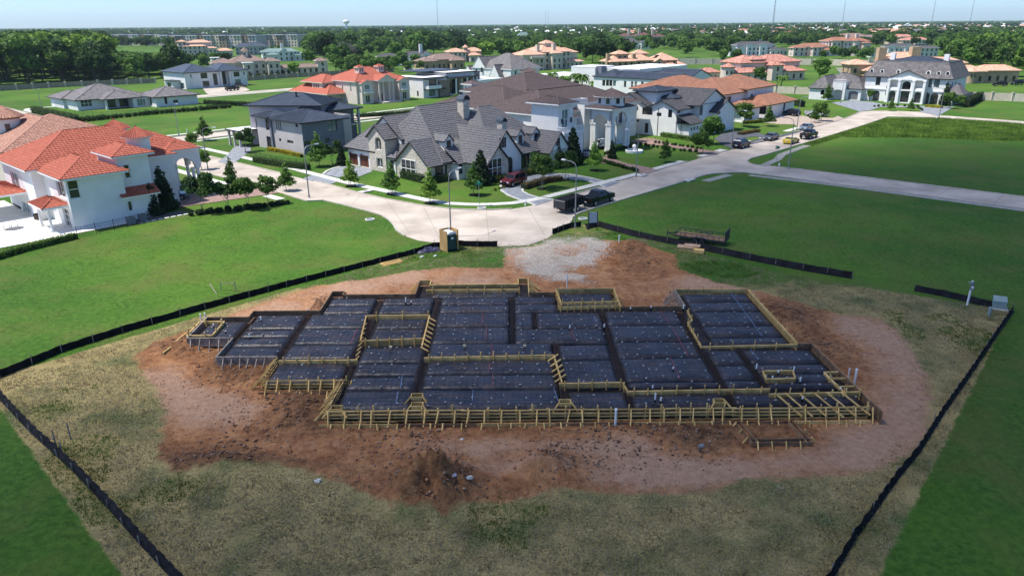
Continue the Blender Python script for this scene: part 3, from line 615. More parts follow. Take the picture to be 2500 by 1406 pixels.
def strip(mb, pts, w, z0, z1, off=0.0):
    P = resample(pts, 2.0); Nn = normals(P); a = [p + n * (off - w / 2) for p, n in zip(P, Nn)]; b = [p + n * (off + w / 2) for p, n in zip(P, Nn)]
    for i in range(len(P) - 1): mb.hexa([(*a[i].xy, z0), (*a[i + 1].xy, z0), (*b[i + 1].xy, z0), (*b[i].xy, z0), (*a[i].xy, z1), (*a[i + 1].xy, z1), (*b[i + 1].xy, z1), (*b[i].xy, z1)])
    return mb
for run in (X_((63.5, 330), (63.5, 171)), X_((66, 169.9), (176, 170)), X_((176, 161.6), (66, 161.5)), X_((63.5, 160), (63.5, 112)), X_((63.5, 102), (63.5, 97.5)) + INNER[:6], P_((1360, 487), (1470, 456)), X_((96, 64.2), (99, 64.2)), X_((103, 64.2), (118, 64.3)), X_((122, 64.3), (134, 64.3)), X_((146, 64.3), (160, 64.4)), X_((166, 64.4), (180, 64.4)) + FARN[:4], FARS + X_((165.6, 56.1)) + CORNT[::-1] + X_((123.9, 46), (124.9, -70)), X_((116.3, -70), (115.5, 44)) + CORNR[::-1] + X_((104, 55.9)) + OUTER[:16:-1], OUTER[8::-1] + X_((55.1, 97)), X_((55.1, 106), (55.1, 330))):
    struct(strip(MB(), run, 0.2, 0.0, 0.15).build('kerb', KERB))
# ---------------------------------------------------------------- sidewalks, each slab its own piece
def sidewalk(pts, w=1.5, slab=1.5, z=0.06, pieces=True, m=CONCW):
    b = struct(strip(MB(), pts, w - 0.06, -0.05, z - 0.02 if pieces else z).build('sidewalk', m if not pieces else JOINT))
    if pieces:
        P = resample(pts, slab); Nn = normals(P)
        for i in range(len(P) - 1):
            d = (P[i + 1] - P[i]).normalized() * 0.012; dz = random.uniform(-.006, .006)
            q = [P[i] + d - Nn[i] * w / 2, P[i + 1] - d - Nn[i + 1] * w / 2, P[i + 1] - d + Nn[i + 1] * w / 2, P[i] + d + Nn[i] * w / 2]
            MB().prism([(v.x, v.y) for v in q], z - 0.06, z + dz).build('slab', m, b)
CW2 = mat('old_sidewalk_concrete', (0.30, 0.29, 0.25), 0.9, 0.15, 0.8, world=True)
SW1 = P_((960, 471.5), (1000, 481), (1045, 490), (1090, 497), (1130, 499.5), (1170, 500.5), (1210, 499.5), (1250, 497), (1290, 491), (1330, 483.5))
sidewalk(X_((67.2, 158), (67.2, 112.4)), pieces=False); sidewalk(X_((67.0, 112), (66.3, 96)) + SW1[0:], z=.088)
sidewalk(X_((79.3, 65.8), (93.6, 65.3), (102.8, 65.0)), z=.088); sidewalk(X_((107, 65.1), (118, 65.2))); sidewalk(X_((124.5, 65.3), (134.5, 65.5))); sidewalk(X_((140.5, 65.8), (148.5, 66.0)))
sidewalk(X_((153.6, 66.1), (161, 66.3)), pieces=False); sidewalk(X_((167, 66.3), (176, 66.5)), pieces=False)
sidewalk(P_((1863, 406), (1880, 398)) + X_((130.5, 52.7), (136, 54.2), (147.4, 54.7), (172, 54.6)), m=CW2, pieces=False)
sidewalk(X_((104.5, 53.5), (111.8, 53.0)), m=CW2, pieces=False); sidewalk(X_((113.6, 50.3), (114.9, 37), (115.0, -60)), w=1.3, m=CW2, pieces=False)
sidewalk(X_((69.5, 159.6), (120, 158.6), (170, 158.8)), pieces=False); sidewalk(X_((64.9, 201), (65.2, 262), (67, 267), (78, 268)), w=1.6, pieces=False)
sidewalk(X_((70, 173), (150, 173.4)), pieces=False)
sidewalk(X_((52.8, 108), (52.8, 150)), pieces=False); sidewalk(X_((53.0, 94.5), (52.9, 98.4)), pieces=False)
# ---------------------------------------------------------------- driveways and paths
PAVEG = mat('grey_stamped_drive', (0.22, 0.235, 0.255), 0.8, 0.2, 1.2, world=True, bump=0.3, bscale=6)
PAVER = mat('red_brick_paver_drive', (0.27, 0.175, 0.145), 0.9, 0.22, 2.0, world=True, bump=0.3, bscale=8)
PAVED = mat('dark_stamped_drive', (0.075, 0.078, 0.09), 0.85, 0.25, 1.0, world=True)
PAVEB = mat('beige_paver_drive', (0.36, 0.29, 0.23), 0.9, 0.15, 1.5, world=True)
PATIO = mat('white_patio_stone', (0.66, 0.64, 0.60), 0.8, 0.06, 0.8, world=True)
def sheet(name, pts, m, z): return struct(MB().poly([(p[0], p[1], z) for p in pts]).build(name, m))
# ring drive of the grey shingled house
arcO = P_((1222, 455), (1232, 448), (1260, 436), (1300, 429), (1345, 425), (1390, 426), (1437, 434), (1475, 443), (1515, 446)); arcI = P_((1478, 459), (1460, 450), (1425, 440), (1375, 437), (1330, 441), (1295, 450), (1275, 461), (1276, 468), (1290, 476), (1318, 484), (1352, 488.5))
sheet('driveway', arcO + arcI + P_((1308, 503), (1280, 492), (1250, 482), (1228, 472), (1221, 463)), PAVEG, 0.075)
for run in (arcO, arcI, P_((1308, 503), (1298, 498), (1270, 489), (1240, 477), (1224, 466), (1222, 455))): struct(strip(MB(), run, 0.35, 0.0, 0.095).build('driveway_border', CONCW))
sheet('driveway', P_((737, 438), (770, 425.5), (800, 431), (835, 441), (806, 451)), PAVEG, 0.065)      # apron
sheet('driveway', P_((790, 427), (815, 412), (848, 404), (907, 413), (908, 420), (880, 431), (847, 438)), PAVEG, 0.068)
struct(strip(MB(), P_((788, 426), (798, 418), (815, 411), (848, 403)), 0.4, 0, 0.09).build('driveway_border', CONCW))
sheet('driveway', P_((532, 396), (556, 401), (576, 396), (592, 384), (613, 369), (611, 360), (576, 357), (566, 366), (556, 379)), PAVEG, 0.07)
sheet('driveway', X_((55.0, 98.5), (55.0, 106), (49.5, 106.5), (42, 110), (38, 101.5), (49.5, 99.5)), PAVER, 0.07)
# portico mansion: curved paver drive with two mouths
sheet('driveway', P_((1430, 392), (1462, 383), (1480, 385), (1478, 377), (1500, 390), (1530, 400), (1575, 408), (1610, 417), (1574, 427), (1530, 412), (1490, 402), (1450, 398)), PAVER, 0.072)
sheet('driveway', P_((1535, 345), (1575, 338), (1600, 340), (1640, 352), (1700, 364), (1760, 372), (1735, 380), (1690, 370), (1620, 357), (1560, 352)), PAVER, 0.072)
sheet('driveway', P_((1745, 340), (1760, 328), (1790, 321), (1840, 323), (1870, 331), (1890, 335), (1925, 326), (1945, 321), (1958, 322), (1870, 346), (1835, 353), (1820, 349), (1860, 338), (1845, 334), (1815, 338), (1808, 346), (1800, 354), (1832, 353.5), (1790, 366), (1770, 358)), PAVED, 0.07)
sheet('driveway', P_((1860, 300), (1890, 280), (1935, 280), (1990, 288), (2035, 289), (2045, 284), (2062, 291), (1985, 311), (1960, 319), (1940, 305), (1900, 304)), PAVEB, 0.07)
sheet('driveway', P_((2030, 252), (2080, 246), (2130, 250), (2170, 258), (2330, 262), (2290, 284), (2250, 275), (2240, 264), (2150, 262), (2125, 270), (2098, 273)), PAVEG, 0.07)
sheet('road', X_((112, 261.3), (190, 261.3), (190, 268.6), (112, 268.6)), CONC, .021)
sidewalk(X_((112, 259), (190, 259)), pieces=False)
sheet('driveway', X_((129, 276), (139, 300), (152, 290), (146, 274), (140, 268), (126, 268)), CONC, 0.05)
sheet('patio', X_((3, 97.2), (3, 125), (25.6, 125), (25.6, 107), (33, 107), (33, 97.2)), PATIO, 0.09)
sheet('side_path', X_((33.2, 97.0), (33.2, 98.9), (40.2, 98.9), (40.2, 97.0)), mat('dark_gravel', (0.10, 0.095, 0.09), 0.95, 0.3, 8), 0.06)
# ---------------------------------------------------------------- the house foundation under construction
FND = thing('foundation_formwork', 'lumber formwork, black plastic sheeting and rebar mat of a large house foundation', 'foundation', (0, 50, 0))
def fl(p): return (p[0], p[1] - 50, p[2])
def plank(p, q, h=0.28, w=0.045, m=WOOD, name='plank'): return MB().bar(fl(p), fl(q), w, h).build(name, m, FND)
def stick(p, q, w=0.05, h=0.09, m=WOOD, name='stake'): return MB().bar(fl(p), fl(q), max(w * 1.5, .075), h * 1.25, (0.3, 0.95, 0.1)).build(name, m, FND)
ZT = 0.92
PLASTIC = mat('black_poly_sheeting', (0.018, 0.020, 0.027), 0.42, 0, 0.55, col2=(0.046, 0.050, 0.068), bump=0.55, bscale=2.6, spec=0.5, world=True, contrast=(0.35, 0.65))
def dusty(m):       # wind-blown soil lying on the sheeting
    nt = m.node_tree; N, L = nt.nodes, nt.links; b = N['Principled BSDF']; src = b.inputs['Base Color'].links[0].from_socket
    g = N.new('ShaderNodeNewGeometry'); mp = N.new('ShaderNodeMapping'); mp.inputs['Scale'].default_value = (0.9, 1.7, 1); L.new(g.outputs['Position'], mp.inputs[0]); n = N.new('ShaderNodeTexNoise'); n.inputs['Scale'].default_value = 0.8; n.inputs['Detail'].default_value = 8; n.inputs['Roughness'].default_value = 0.75; L.new(mp.outputs[0], n.inputs[0])
    r = N.new('ShaderNodeValToRGB'); r.color_ramp.elements[0].position = 0.47; r.color_ramp.elements[1].position = 0.70; r.color_ramp.elements[1].color = (0.75, 0.75, 0.75, 1); L.new(n.outputs['Fac'], r.inputs[0])
    x = N.new('ShaderNodeMix'); x.data_type = 'RGBA'; L.new(r.outputs[0], x.inputs[0]); L.new(src, x.inputs[6]); x.inputs[7].default_value = (0.115, 0.078, 0.058, 1); L.new(x.outputs[2], b.inputs['Base Color'])
dusty(PLASTIC)
TRENCH = mat('trench_liner', (0.008, 0.008, 0.009), 0.55, 0, 1.5, col2=(0.04, 0.027, 0.02), world=True, bump=0.5)
OUTL = [(-25.8, 55.7), (-22.3, 55.7), (-22.3, 57.0), (-16.6, 57.0), (-16.6, 61.65), (-15.45, 61.65), (-15.45, 60.8), (-8.85, 60.8), (-8.85, 64.5), (-7.75, 64.5), (-7.75, 63.25), (0.6, 63.25), (0.6, 64.8), (1.55, 64.8), (1.55, 60.95), (4.0, 60.95), (4.0, 61.9), (9.42, 61.9), (9.42, 57.3), (15.0, 57.3), (15.0, 61.5), (21.7, 61.3), (21.8, 49.5), (22.9, 49.5), (23.2, 39.9), (-12.0, 39.9), (-11.8, 44.2), (-17.5, 44.2), (-17.5, 47.95), (-22.05, 47.95), (-22.05, 51.4), (-25.7, 51.4)]
MB().poly([fl((x, y, 0.33)) for x, y in OUTL]).build('trench_floor', TRENCH, FND)
# pads of earth under plastic, one per bay between the beam trenches
def pad(x0, x1, y0, y1, z=0.70):
    nx, ny = max(3, int((x1 - x0) / 0.3)), max(3, int((y1 - y0) / 0.3)); xs = np.linspace(x0, x1, nx + 1); ys = np.linspace(y0, y1, ny + 1); X, Y = np.meshgrid(xs, ys, indexing='ij')
    e = np.minimum.reduce([X - x0, x1 - X, Y - y0, y1 - Y]); Z = z + 0.05 * (fbm(X, Y, 1.1, 70, 3, .6) - 0.5) - 0.10 * (e < 0.01)
    X = X + (e < .01) * (fbm(X, Y, 1.5, 5) - .5) * .12; Y = Y + (e < .01) * (fbm(X, Y, 1.5, 6) - .5) * .12
    V = np.stack([X, Y - 50, Z], -1).reshape(-1, 3); I = np.arange(len(V)).reshape(nx + 1, ny + 1); Fc = np.stack([I[:-1, :-1], I[1:, :-1], I[1:, 1:], I[:-1, 1:]], -1).reshape(-1, 4)
    rim = np.concatenate([I[:, 0], I[-1, 1:], I[::-1, -1][1:], I[0, ::-1][1:-1]]); B = V[rim].copy(); B[:, 2] = 0.33; base = len(V); V = np.vstack([V, B]); k = len(rim); q = np.arange(k)
    Fc = np.vstack([Fc, np.stack([rim[(q + 1) % k], rim[q], base + q, base + (q + 1) % k], -1)])
    raw('sheeted_pad', V, Fc, PLASTIC, FND, smooth=True); PADS.append((x0, x1, y0, y1, z))
PADS = []
def bay(x0, x1, y0, y1, px=0, lines=(), gap=0.30, z=0.70):
    ys = sorted([y0, y1] + [G(px, l, 0.7)[1] for l in lines]); ys = [y for y in ys if y0 <= y <= y1]
    for a, b in zip(ys[:-1], ys[1:]): pad(x0, x1, a + (gap / 2 if a != y0 else 0), b - (gap / 2 if b != y1 else 0), z)
for a in ((-25.3, -22.3, 51.7, 55.4), (-21.8, -17.75, 48.15, 56.8, 650, (803, 822, 845)), (-17.2, -12.1, 48.2, 56.9, 810, (800, 839)), (-16.4, -12.3, 57.1, 60.6, 850, (744.6,)), (-17.2, -12.1, 44.5, 47.6),
          (-11.6, -7.1, 57.0, 60.6, 980, (742,)), (-11.4, -7.2, 51.3, 56.2, 970, (793.5,), .2, .45), (-11.4, -6.7, 40.7, 50.0, 940, (884, 916, 950)), (-6.3, -0.3, 50.8, 60.6, 1150, (742, 761, 796)), (-6.3, 3.0, 48.3, 50.6), (-6.2, 3.1, 40.7, 47.7, 1200, (911, 947)),
          (0.25, 3.9, 57.0, 60.7, 1330, (739,)), (0.25, 1.75, 53.6, 56.8), (2.1, 7.5, 53.6, 56.8), (0.25, 7.4, 50.7, 53.35), (4.3, 9.1, 58.0, 61.6, 1440, (734,), .16, .62), (-7.4, 0.4, 60.95, 62.9, 0, (), .16, .62), (3.6, 7.3, 43.5, 50.2, 1430, (876,)), (3.8, 7.5, 40.7, 42.7), (7.95, 14.1, 43.4, 57.0, 1580, (791, 831, 871, 929)), (7.95, 14.0, 40.8, 42.6),
          (15.6, 21.4, 50.0, 61.0, 1780, (735, 758, 793, 821)), (14.75, 17.0, 43.3, 49.1, 1775, (888, 925)), (17.45, 22.5, 43.2, 49.1, 1920, (885, 908, 930)), (14.6, 22.7, 41.1, 42.5)): bay(*a)
# rebar mat: two layers of crossing bars, too fine to tell apart
REBAR = mat('rusty_rebar', (0.045, 0.025, 0.018), 0.7, 0.3, 4, metal=0.3); rb = MB()
def inside(poly, x, y):
    c = False
    for i in range(len(poly)):
        (ax, ay), (bx, by) = poly[i], poly[i - 1]
        if (ay > y) != (by > y) and x < (bx - ax) * (y - ay) / (by - ay) + ax: c = not c
    return c
def runs(fix, lo, hi, vert):
    st = 0.2; k = lo; cur = None; out = []
    while k <= hi:
        ok = inside(OUTL, fix, k) if vert else inside(OUTL, k, fix)
        if ok and cur is None: cur = k
        if not ok and cur is not None: out.append((cur, k - st)); cur = None
        k += st
    if cur is not None: out.append((cur, hi))
    return [r for r in out if r[1] - r[0] > 1]
for x in np.arange(-25.6, 23, 0.4):
    for a, b in runs(x, 40.1, 64.6, True): rb.bar(fl((x, a, 0.80)), fl((x + random.uniform(-.04, .04), b, 0.80)), 0.013, 0.013)
for y in np.arange(40.2, 64.4, 0.4):
    for a, b in runs(y, -25.6, 23, False): rb.bar(fl((a, y, 0.785)), fl((b, y + random.uniform(-.04, .04), 0.785)), 0.013, 0.013)
for bx, y0, y1 in ((-17.5, 48, 60.5), (-11.8, 40.4, 60.5), (-6.7, 40.4, 60.5), (0, 50.6, 60.7), (1.93, 53.4, 57), (3.3, 40.4, 50.5), (7.7, 40.4, 57), (14.4, 40.6, 57), (17.22, 42.5, 49.4), (-22.1, 51.5, 55.6)):      # beam cages
    for dx in (-.13, 0, .13):
        for z in (.42, .76): rb.bar(fl((bx + dx, y0, z)), fl((bx + dx, y1, z)), 0.03, 0.03)
    for y in np.arange(y0, y1, .6): rb.bar(fl((bx - .15, y, .76)), fl((bx + .15, y, .76)), .02, .02); rb.bar(fl((bx - .15, y, .42)), fl((bx - .15, y, .76)), .02, .02)
tag(rb.build('rebar_mat', REBAR, FND), kind='stuff')
DOBIE = mat('concrete_dobie', (0.34, 0.34, 0.35), 0.9, 0.3, 5); db = MB(); 
for (x0, x1, y0, y1, z) in PADS:
    for x in np.arange(x0 + .5, x1 - .2, 1.05):
        for y in np.arange(y0 + .35, y1 - .2, 0.95):
            if random.random() < .88:
                a, b, s = x + random.uniform(-.3, .3), y + random.uniform(-.25, .25), random.uniform(.04, .065); db.box(a - s, a + s, b - 50 - s, b - 50 + s, z, z + .09)
tag(db.build('rebar_support_blocks', DOBIE, FND), kind='stuff')
TAPE = mat('pink_marking_line', (0.32, 0.06, 0.07), 0.7, 0.2, 2); TAPEB = mat('blue_marking_line', (0.16, 0.25, 0.40), 0.7, 0.2, 2)
for a, b, m in (((1180, 765), (1177, 792), TAPE), ((1188, 797), (1187, 830), TAPE), ((1201, 838), (1202, 868), TAPE), ((1197, 884), (1194, 907), TAPE), ((1203, 912), (1204, 943), TAPE), ((1393, 803), (1402, 828), TAPE), ((872, 803), (856, 838), TAPE), ((1612, 757), (1632, 788), TAPE), ((1640, 797), (1680, 868), TAPE), ((1637, 872), (1660, 925), TAPE), ((982, 917), (978, 947), TAPEB), ((972, 955), (967, 986), TAPEB), ((1155, 951), (1153, 978), TAPEB), ((1352, 947), (1362, 978), TAPEB), ((1450, 771), (1454, 788), TAPEB), ((1785, 715), (1860, 820), TAPEB), ((1832, 852), (1850, 876), TAPEB)):
    p, q = G(*a, .82), G(*b, .82); MB().bar(fl((*p, .82)), fl((*q, .82)), 0.032, 0.015).build('marking_line', m, FND)
# ---- outer forms
def kick(x, y, nx, ny, top=0.85, out=0.8, m=WOOD): stick((x + nx * .05, y + ny * .05, top + random.uniform(-.08, .05)), (x + nx * out * random.uniform(.8, 1.15) + random.uniform(-.1, .1), y + ny * out, 0.02), .045, .085, m, 'brace')
def form(p, q, m=WOOD, n=3, zb=0.1, stakes=0.0, braces=0.0, side=1, sh=0.3, bo=.8, bm=None):
    p, q = Vector((*p, 0)), Vector((*q, 0)); d = q - p; L_ = d.length; d.normalize(); nn = Vector((d.y, -d.x, 0)) * side; h = (ZT - zb) / n; k = max(1, math.ceil(L_ / 4.9))
    for i in range(n):
        for j in range(k):
            z = zb + h * (i + .5); jz = random.uniform(-.008, .008); a, b = p + d * (L_ * j / k), p + d * (L_ * (j + 1) / k - 0.01); plank((a.x, a.y, z + jz), (b.x, b.y, z + jz), h - .012, .045, m)
    plank((p.x, p.y, ZT + .02), (q.x, q.y, ZT + .02), .04, .1, m, 'top_plate')
    if stakes:
        for s in np.arange(stakes * .5, L_, stakes): a = p + d * (s + random.uniform(-.1, .1)) + nn * .06; stick((a.x, a.y, 0.0), (a.x + random.uniform(-.04, .04), a.y, ZT + sh * random.uniform(.4, 1.2)), .05, .085, m if bm is None else bm)
    if braces:
        for s in np.arange(braces * .4, L_, braces): a = p + d * s; kick(a.x, a.y, nn.x, nn.y, .85, bo, bm or m)
O = OUTL
form(O[0], O[1], WOODB, 2, .4); form(O[1], O[2], WOODB, 2, .4); form(O[2], O[3], WOODB, 2, .35); form(O[3], O[4], WOODB, 2, .35, braces=.5, side=-1, bm=WOODG, bo=.7); form(O[4], O[5], WOODB, 2, .4); form(O[5], O[6], WOODB, 2, .4, braces=.35, side=-1, bo=.5)
form(O[6], O[7], WOODB, 2, .4); form(O[7], O[8], WOODB, 2, .3, braces=.42, side=-1, bm=WOOD, bo=.95); form(O[8], O[9], WOOD, 2, .4); form(O[9], O[10], WOOD, 2, .4, braces=.4, side=-1); form(O[10], O[11], WOOD, 2, .4, stakes=1.6, side=-1)
form(O[11], O[12], WOOD, 2, .4, braces=.35, side=-1); form(O[12], O[13], WOOD, 2, .4); form(O[13], O[14], WOOD, 2, .3, braces=.4, side=-1, bo=1.1); form(O[14], O[15], WOODB, 2, .4); form(O[16], O[17], WOOD, 2, .35); form(O[17], O[18], WOOD, 2, .3, braces=1.3, side=-1, bo=.6)
form(O[18], O[19], WOODB, 2, .4); form(O[19], O[20], WOODG, 2, .3, braces=.42, side=-1, bo=1.25); form(O[20], O[21], WOOD, 2, .35, stakes=1.7, side=-1); form(O[21], O[22], WOOD, 2, .3, stakes=1.1, side=-1, braces=1.6, bo=.5); form(O[22], O[23], WOODB, 2, .3); form(O[23], O[24], WOODB, 3, .05)
# the tall near wall: four open rails on double posts, leaning struts, kicker board with short stakes
def railwall(x0, x1, y, post=1.0, rails=4, ztop=ZT, drop=0.24, foot=0.62, feet=True):
    L_ = x1 - x0; k = max(1, round(L_ / 4.4))
    for i in range(rails):
        z = ztop - .05 - i * drop; o = .03 * (i % 2)
        for j in range(k):
            a, b = x0 + L_ * j / k, x0 + L_ * (j + 1) / k + (.25 if j < k - 1 else 0); jz = random.uniform(-.018, .018); plank((a, y - o + (.05 if j % 2 else 0), z + jz), (b, y - o + (.05 if j % 2 else 0), z + jz + random.uniform(-.02, .02)), .10, .05)
    n = int(L_ / post)
    for i in range(n + 1):
        x = x0 + L_ * i / n + random.uniform(-.12, .12)
        stick((x, y + .09, .02), (x + random.uniform(-.06, .06), y + .09, ztop + random.uniform(.02, .36)), .05, .09)
        if random.random() < .5: stick((x + .1, y + .1, .02), (x + .1 + random.uniform(-.05, .05), y + .1, ztop + random.uniform(-.15, .22)), .05, .09)
        xb = x + random.uniform(-.15, .3); stick((xb + random.uniform(-.05, .12), y - .02, ztop - .02), (xb - random.uniform(-.05, .15), y - foot, .05), .045, .085, name='brace')
    if feet:
        k = max(1, round(L_ / 4.9))
        for j in range(k): a, b = x0 - .3 + (L_ + .3) * j / k, x0 - .3 + (L_ + .3) * (j + 1) / k - .02; plank((a, y - foot + .06, .14), (b, y - foot + .06, .14), .26, .045, random.choice((WOOD, WOOD, WOODB)))
        for s in np.arange(.4, L_, 1.05): x = x0 + s + random.uniform(-.2, .2); stick((x, y - foot, .34), (x - random.uniform(-.1, .1), y - foot - .3, .0), .05, .085)
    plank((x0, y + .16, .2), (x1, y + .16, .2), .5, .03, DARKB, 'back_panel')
DARKB = mat('near_black_panel', (0.012, 0.011, 0.012), 0.8, 0.3, 2)  # almost black colour of the panel behind the open rails
railwall(-12.0, 22.7, 39.95)
railwall(-17.3, -11.6, 44.2, 0.85, 4, foot=.55)
for y in np.arange(40.2, 44.3, .24):        # criss-cross bracing of the left returns
    stick((-11.9, y, ZT + random.uniform(-.1, .15)), (-12.6 - random.uniform(0, .35), y + random.uniform(-.4, .3), .05), .05, .09, name='brace')
for y in np.arange(44.4, 48.1, .24): stick((-17.45, y, ZT + random.uniform(-.1, .12)), (-18.2 - random.uniform(0, .3), y + random.uniform(-.4, .25), .05), .05, .09, name='brace')
for z in (.3, .55, .8): plank((-11.95, 40.0, z), (-11.75, 44.1, z), .1, .05); plank((-17.5, 44.2, z), (-17.5, 47.95, z), .1, .05)
form(O[28], O[29], WOODG, 3, .05, braces=.62, side=-1, bm=WOODG, bo=.75); form(O[29], O[30], WOODG, 3, .05, braces=1.2, side=-1, bo=.6, bm=WOODG); form(O[30], O[31], WOODG, 2, .2, braces=.75, side=-1, bm=WOODG, bo=.6); form(O[31], O[0], WOODG, 2, .3)
# short end of the tall wall on the right
for i in range(5): a = 39.3 + i * .17; stick((23.25, a, .0), (23.22, a, 1.0), .05, .16, WOODB, 'plank')
plank((21.7, 41.4, .9), (22.9, 42.4, .55), .1, .05, name='brace')
# ---- interior forms
def inner(pts, stakes=0.95, h=.34, z=ZT - .17, m=WOOD, sh=.42, low=.3):
    W_ = [G(*p, .9) for p in pts]
    for a, b in zip(W_[:-1], W_[1:]):
        A, B = Vector((*a, 0)), Vector((*b, 0)); L_ = (B - A).length; n = max(1, math.ceil(L_ / 4.9))
        for j in range(n): p, q = A.lerp(B, j / n), A.lerp(B, (j + 1) / n); jz = random.uniform(-.02, .02); plank((p.x, p.y, z + jz), (q.x, q.y, z + jz), h, .05, m)
        plank((A.x, A.y + .03, z + h / 2 + .025), (B.x, B.y + .03, z + h / 2 + .025), .04, .1, m, 'top_plate')
        if stakes:
            for s in np.arange(stakes * .4, L_, stakes):
                c = A.lerp(B, s / L_); stick((c.x, c.y - .06, z - h / 2 - low * .6), (c.x + random.uniform(-.03, .03), c.y - .06, z + h / 2 + sh * random.uniform(.5, 1.2)), .05, .085)
inner([(1035, 875), (1352, 868)]); inner([(1352, 868), (1372, 935)], stakes=0); inner([(1365, 938), (1520, 935), (1533, 957)]); inner([(1533, 957), (1880, 951)]); inner([(1878, 964), (2102, 958)])
inner([(894, 772), (1047, 770)], 2.2); inner([(894, 772), (880, 832)], 0); inner([(880, 833), (1038, 827)], .95, .5, ZT - .26); inner([(1049, 770), (1030, 845)], 0); inner([(680, 882), (873, 880)]); inner([(1040, 708), (1270, 706)], 1.6, .25)
inner([(1357, 708), (1372, 746)], 0); inner([(1362, 752), (1516, 747)], .6, .22, ZT - .1); inner([(1362, 742), (1514, 738)], .9, .2, ZT - .05); inner([(1678, 757), (1690, 782), (1679, 787), (1712, 845)], 1.4, .24); inner([(1712, 846), (1948, 840)], 1.7, .2)
inner([(1862, 906), (1936, 905), (1942, 924), (1872, 926), (1862, 906)], 0, .28); inner([(2012, 908), (2048, 907)], 0, .2); inner([(2012, 908), (2063, 958)], 2, .2); inner([(2030, 921), (2075, 921)], 0, .12); inner([(2046, 943), (2090, 942)], 0, .2)
inner([(488, 787), (548, 786), (518, 820), (455, 821), (488, 787)], 1.3, .22, ZT - .1); inner([(424, 822), (453, 800)], 0, .15, .35); inner([(395, 846), (432, 820)], 0, .14, .3)
for px, py in ((1352, 872), (1358, 885), (1362, 898), (1366, 910), (1370, 922)): x, y = G(px, py, .9); stick((x - .45, y - .35, .75), (x + .35, y + .3, 1.0), .05, .09, name='brace')
for a, b in (((1049, 776), (1030, 848)), ((898, 790), (880, 870)), ((1366, 710), (1374, 745))):
    for k in np.linspace(0, 1, 8): x, y = G(a[0] + (b[0] - a[0]) * k, a[1] + (b[1] - a[1]) * k, .9); stick((x - .1, y, ZT + .02), (x + (.55 if a[0] > 1000 and a[0] < 1200 else -.4), y - .35, .72), .035, .07, name='brace')
for px, py in ((1892, 960), (1917, 960), (1950, 960), (1990, 962), (2020, 960), (2052, 957)):       # long struts from the step down to the near wall
    x, y = G(px, py, .95); stick((x, y, .98), (x + .95, y - 2.3, .55), .05, .08, name='brace')
def boxform(px, py, w=.75, d=.5):
    x, y = G(px, py, .95)
    for a, b in (((x, y), (x + w, y)), ((x + w, y), (x + w, y + d)), ((x + w, y + d), (x, y + d)), ((x, y + d), (x, y))): plank((*a, .85), (*b, .85), .28, .045)
    stick((x, y + .1, 1.0), (x - .45, y - .45, .6), .04, .08, name='brace'); stick((x + w, y + .1, 1.0), (x + w + .4, y - .4, .6), .04, .08, name='brace')
boxform(1003, 970); boxform(1003, 992); boxform(1366, 985, .75); boxform(1746, 983, .7); boxform(806, 1000, .7)
# porch pit in front of the near wall
for a, b in (((14.05, 39.3), (14.35, 36.9)), ((14.35, 36.9), (18.0, 36.9)), ((18.0, 36.9), (17.75, 39.3))):
    A, B = Vector((*a, 0)), Vector((*b, 0)); plank((*a, .18), (*b, .18), .3, .05, WOODB); d = (B - A).normalized(); nn = Vector((d.y, -d.x, 0))
    plank((A.x - nn.x * .35, A.y - nn.y * .35, .2), (B.x - nn.x * .35, B.y - nn.y * .35, .2), .3, .05, WOODB)
    for s in np.arange(.3, (B - A).length, .85): c = A + d * s + nn * .08; stick((c.x, c.y, .45), (c.x + nn.x * .3, c.y + nn.y * .3, .0), .04, .07, WOOD)
# plumbing stubs standing up through the slab
def pipe(px, py, h, r=.055, z=.7, dark=True):
    x, y = G(px, py, z); o = MB().tube(fl((x, y, z + (.12 if dark else -.1))), fl((x + .01, y, z + h)), r, r, 8).build('plumbing_pipe', PVC, FND)
    if dark: MB().tube(fl((x, y, z - .2)), fl((x, y, z + .14)), r * 1.25, r * 1.25, 8).build('pipe_wrap', BLACKP, o)
for p in ((991, 741, .55), (1004, 742, .3), (638, 785, .45), (610, 827, .45), (1391, 805, .4), (1475, 802, .4), (752, 762, .35), (1668, 757, .5), (1846, 904, .5), (1937, 909, .45), (1953, 935, .45), (1643, 905, .3), (1599, 980, .6), (1613, 983, .4), (1539, 758, .3), (1589, 755, .3), (544, 793, .3), (522, 800, .35), (1899, 914, .35), (1593, 952, .35), (1958, 978, .3), (2051, 955, .3), (1885, 927, .3), (551, 813, .2)): pipe(*p)
for px, py in ((1134, 848), (1281, 848), (954, 851)):        # floor boxes on rods
    x, y = G(px, py, .75); MB().box(x - .11, x + .11, y - 50.11, y - 49.89, .78, .95).tube(fl((x, y, .95)), fl((x, y, 1.5 if px > 1000 else 1.0)), .012, .012, 5).build('floor_box', mat('tan_plastic', (.42, .36, .24), .7, .1, 2), FND)
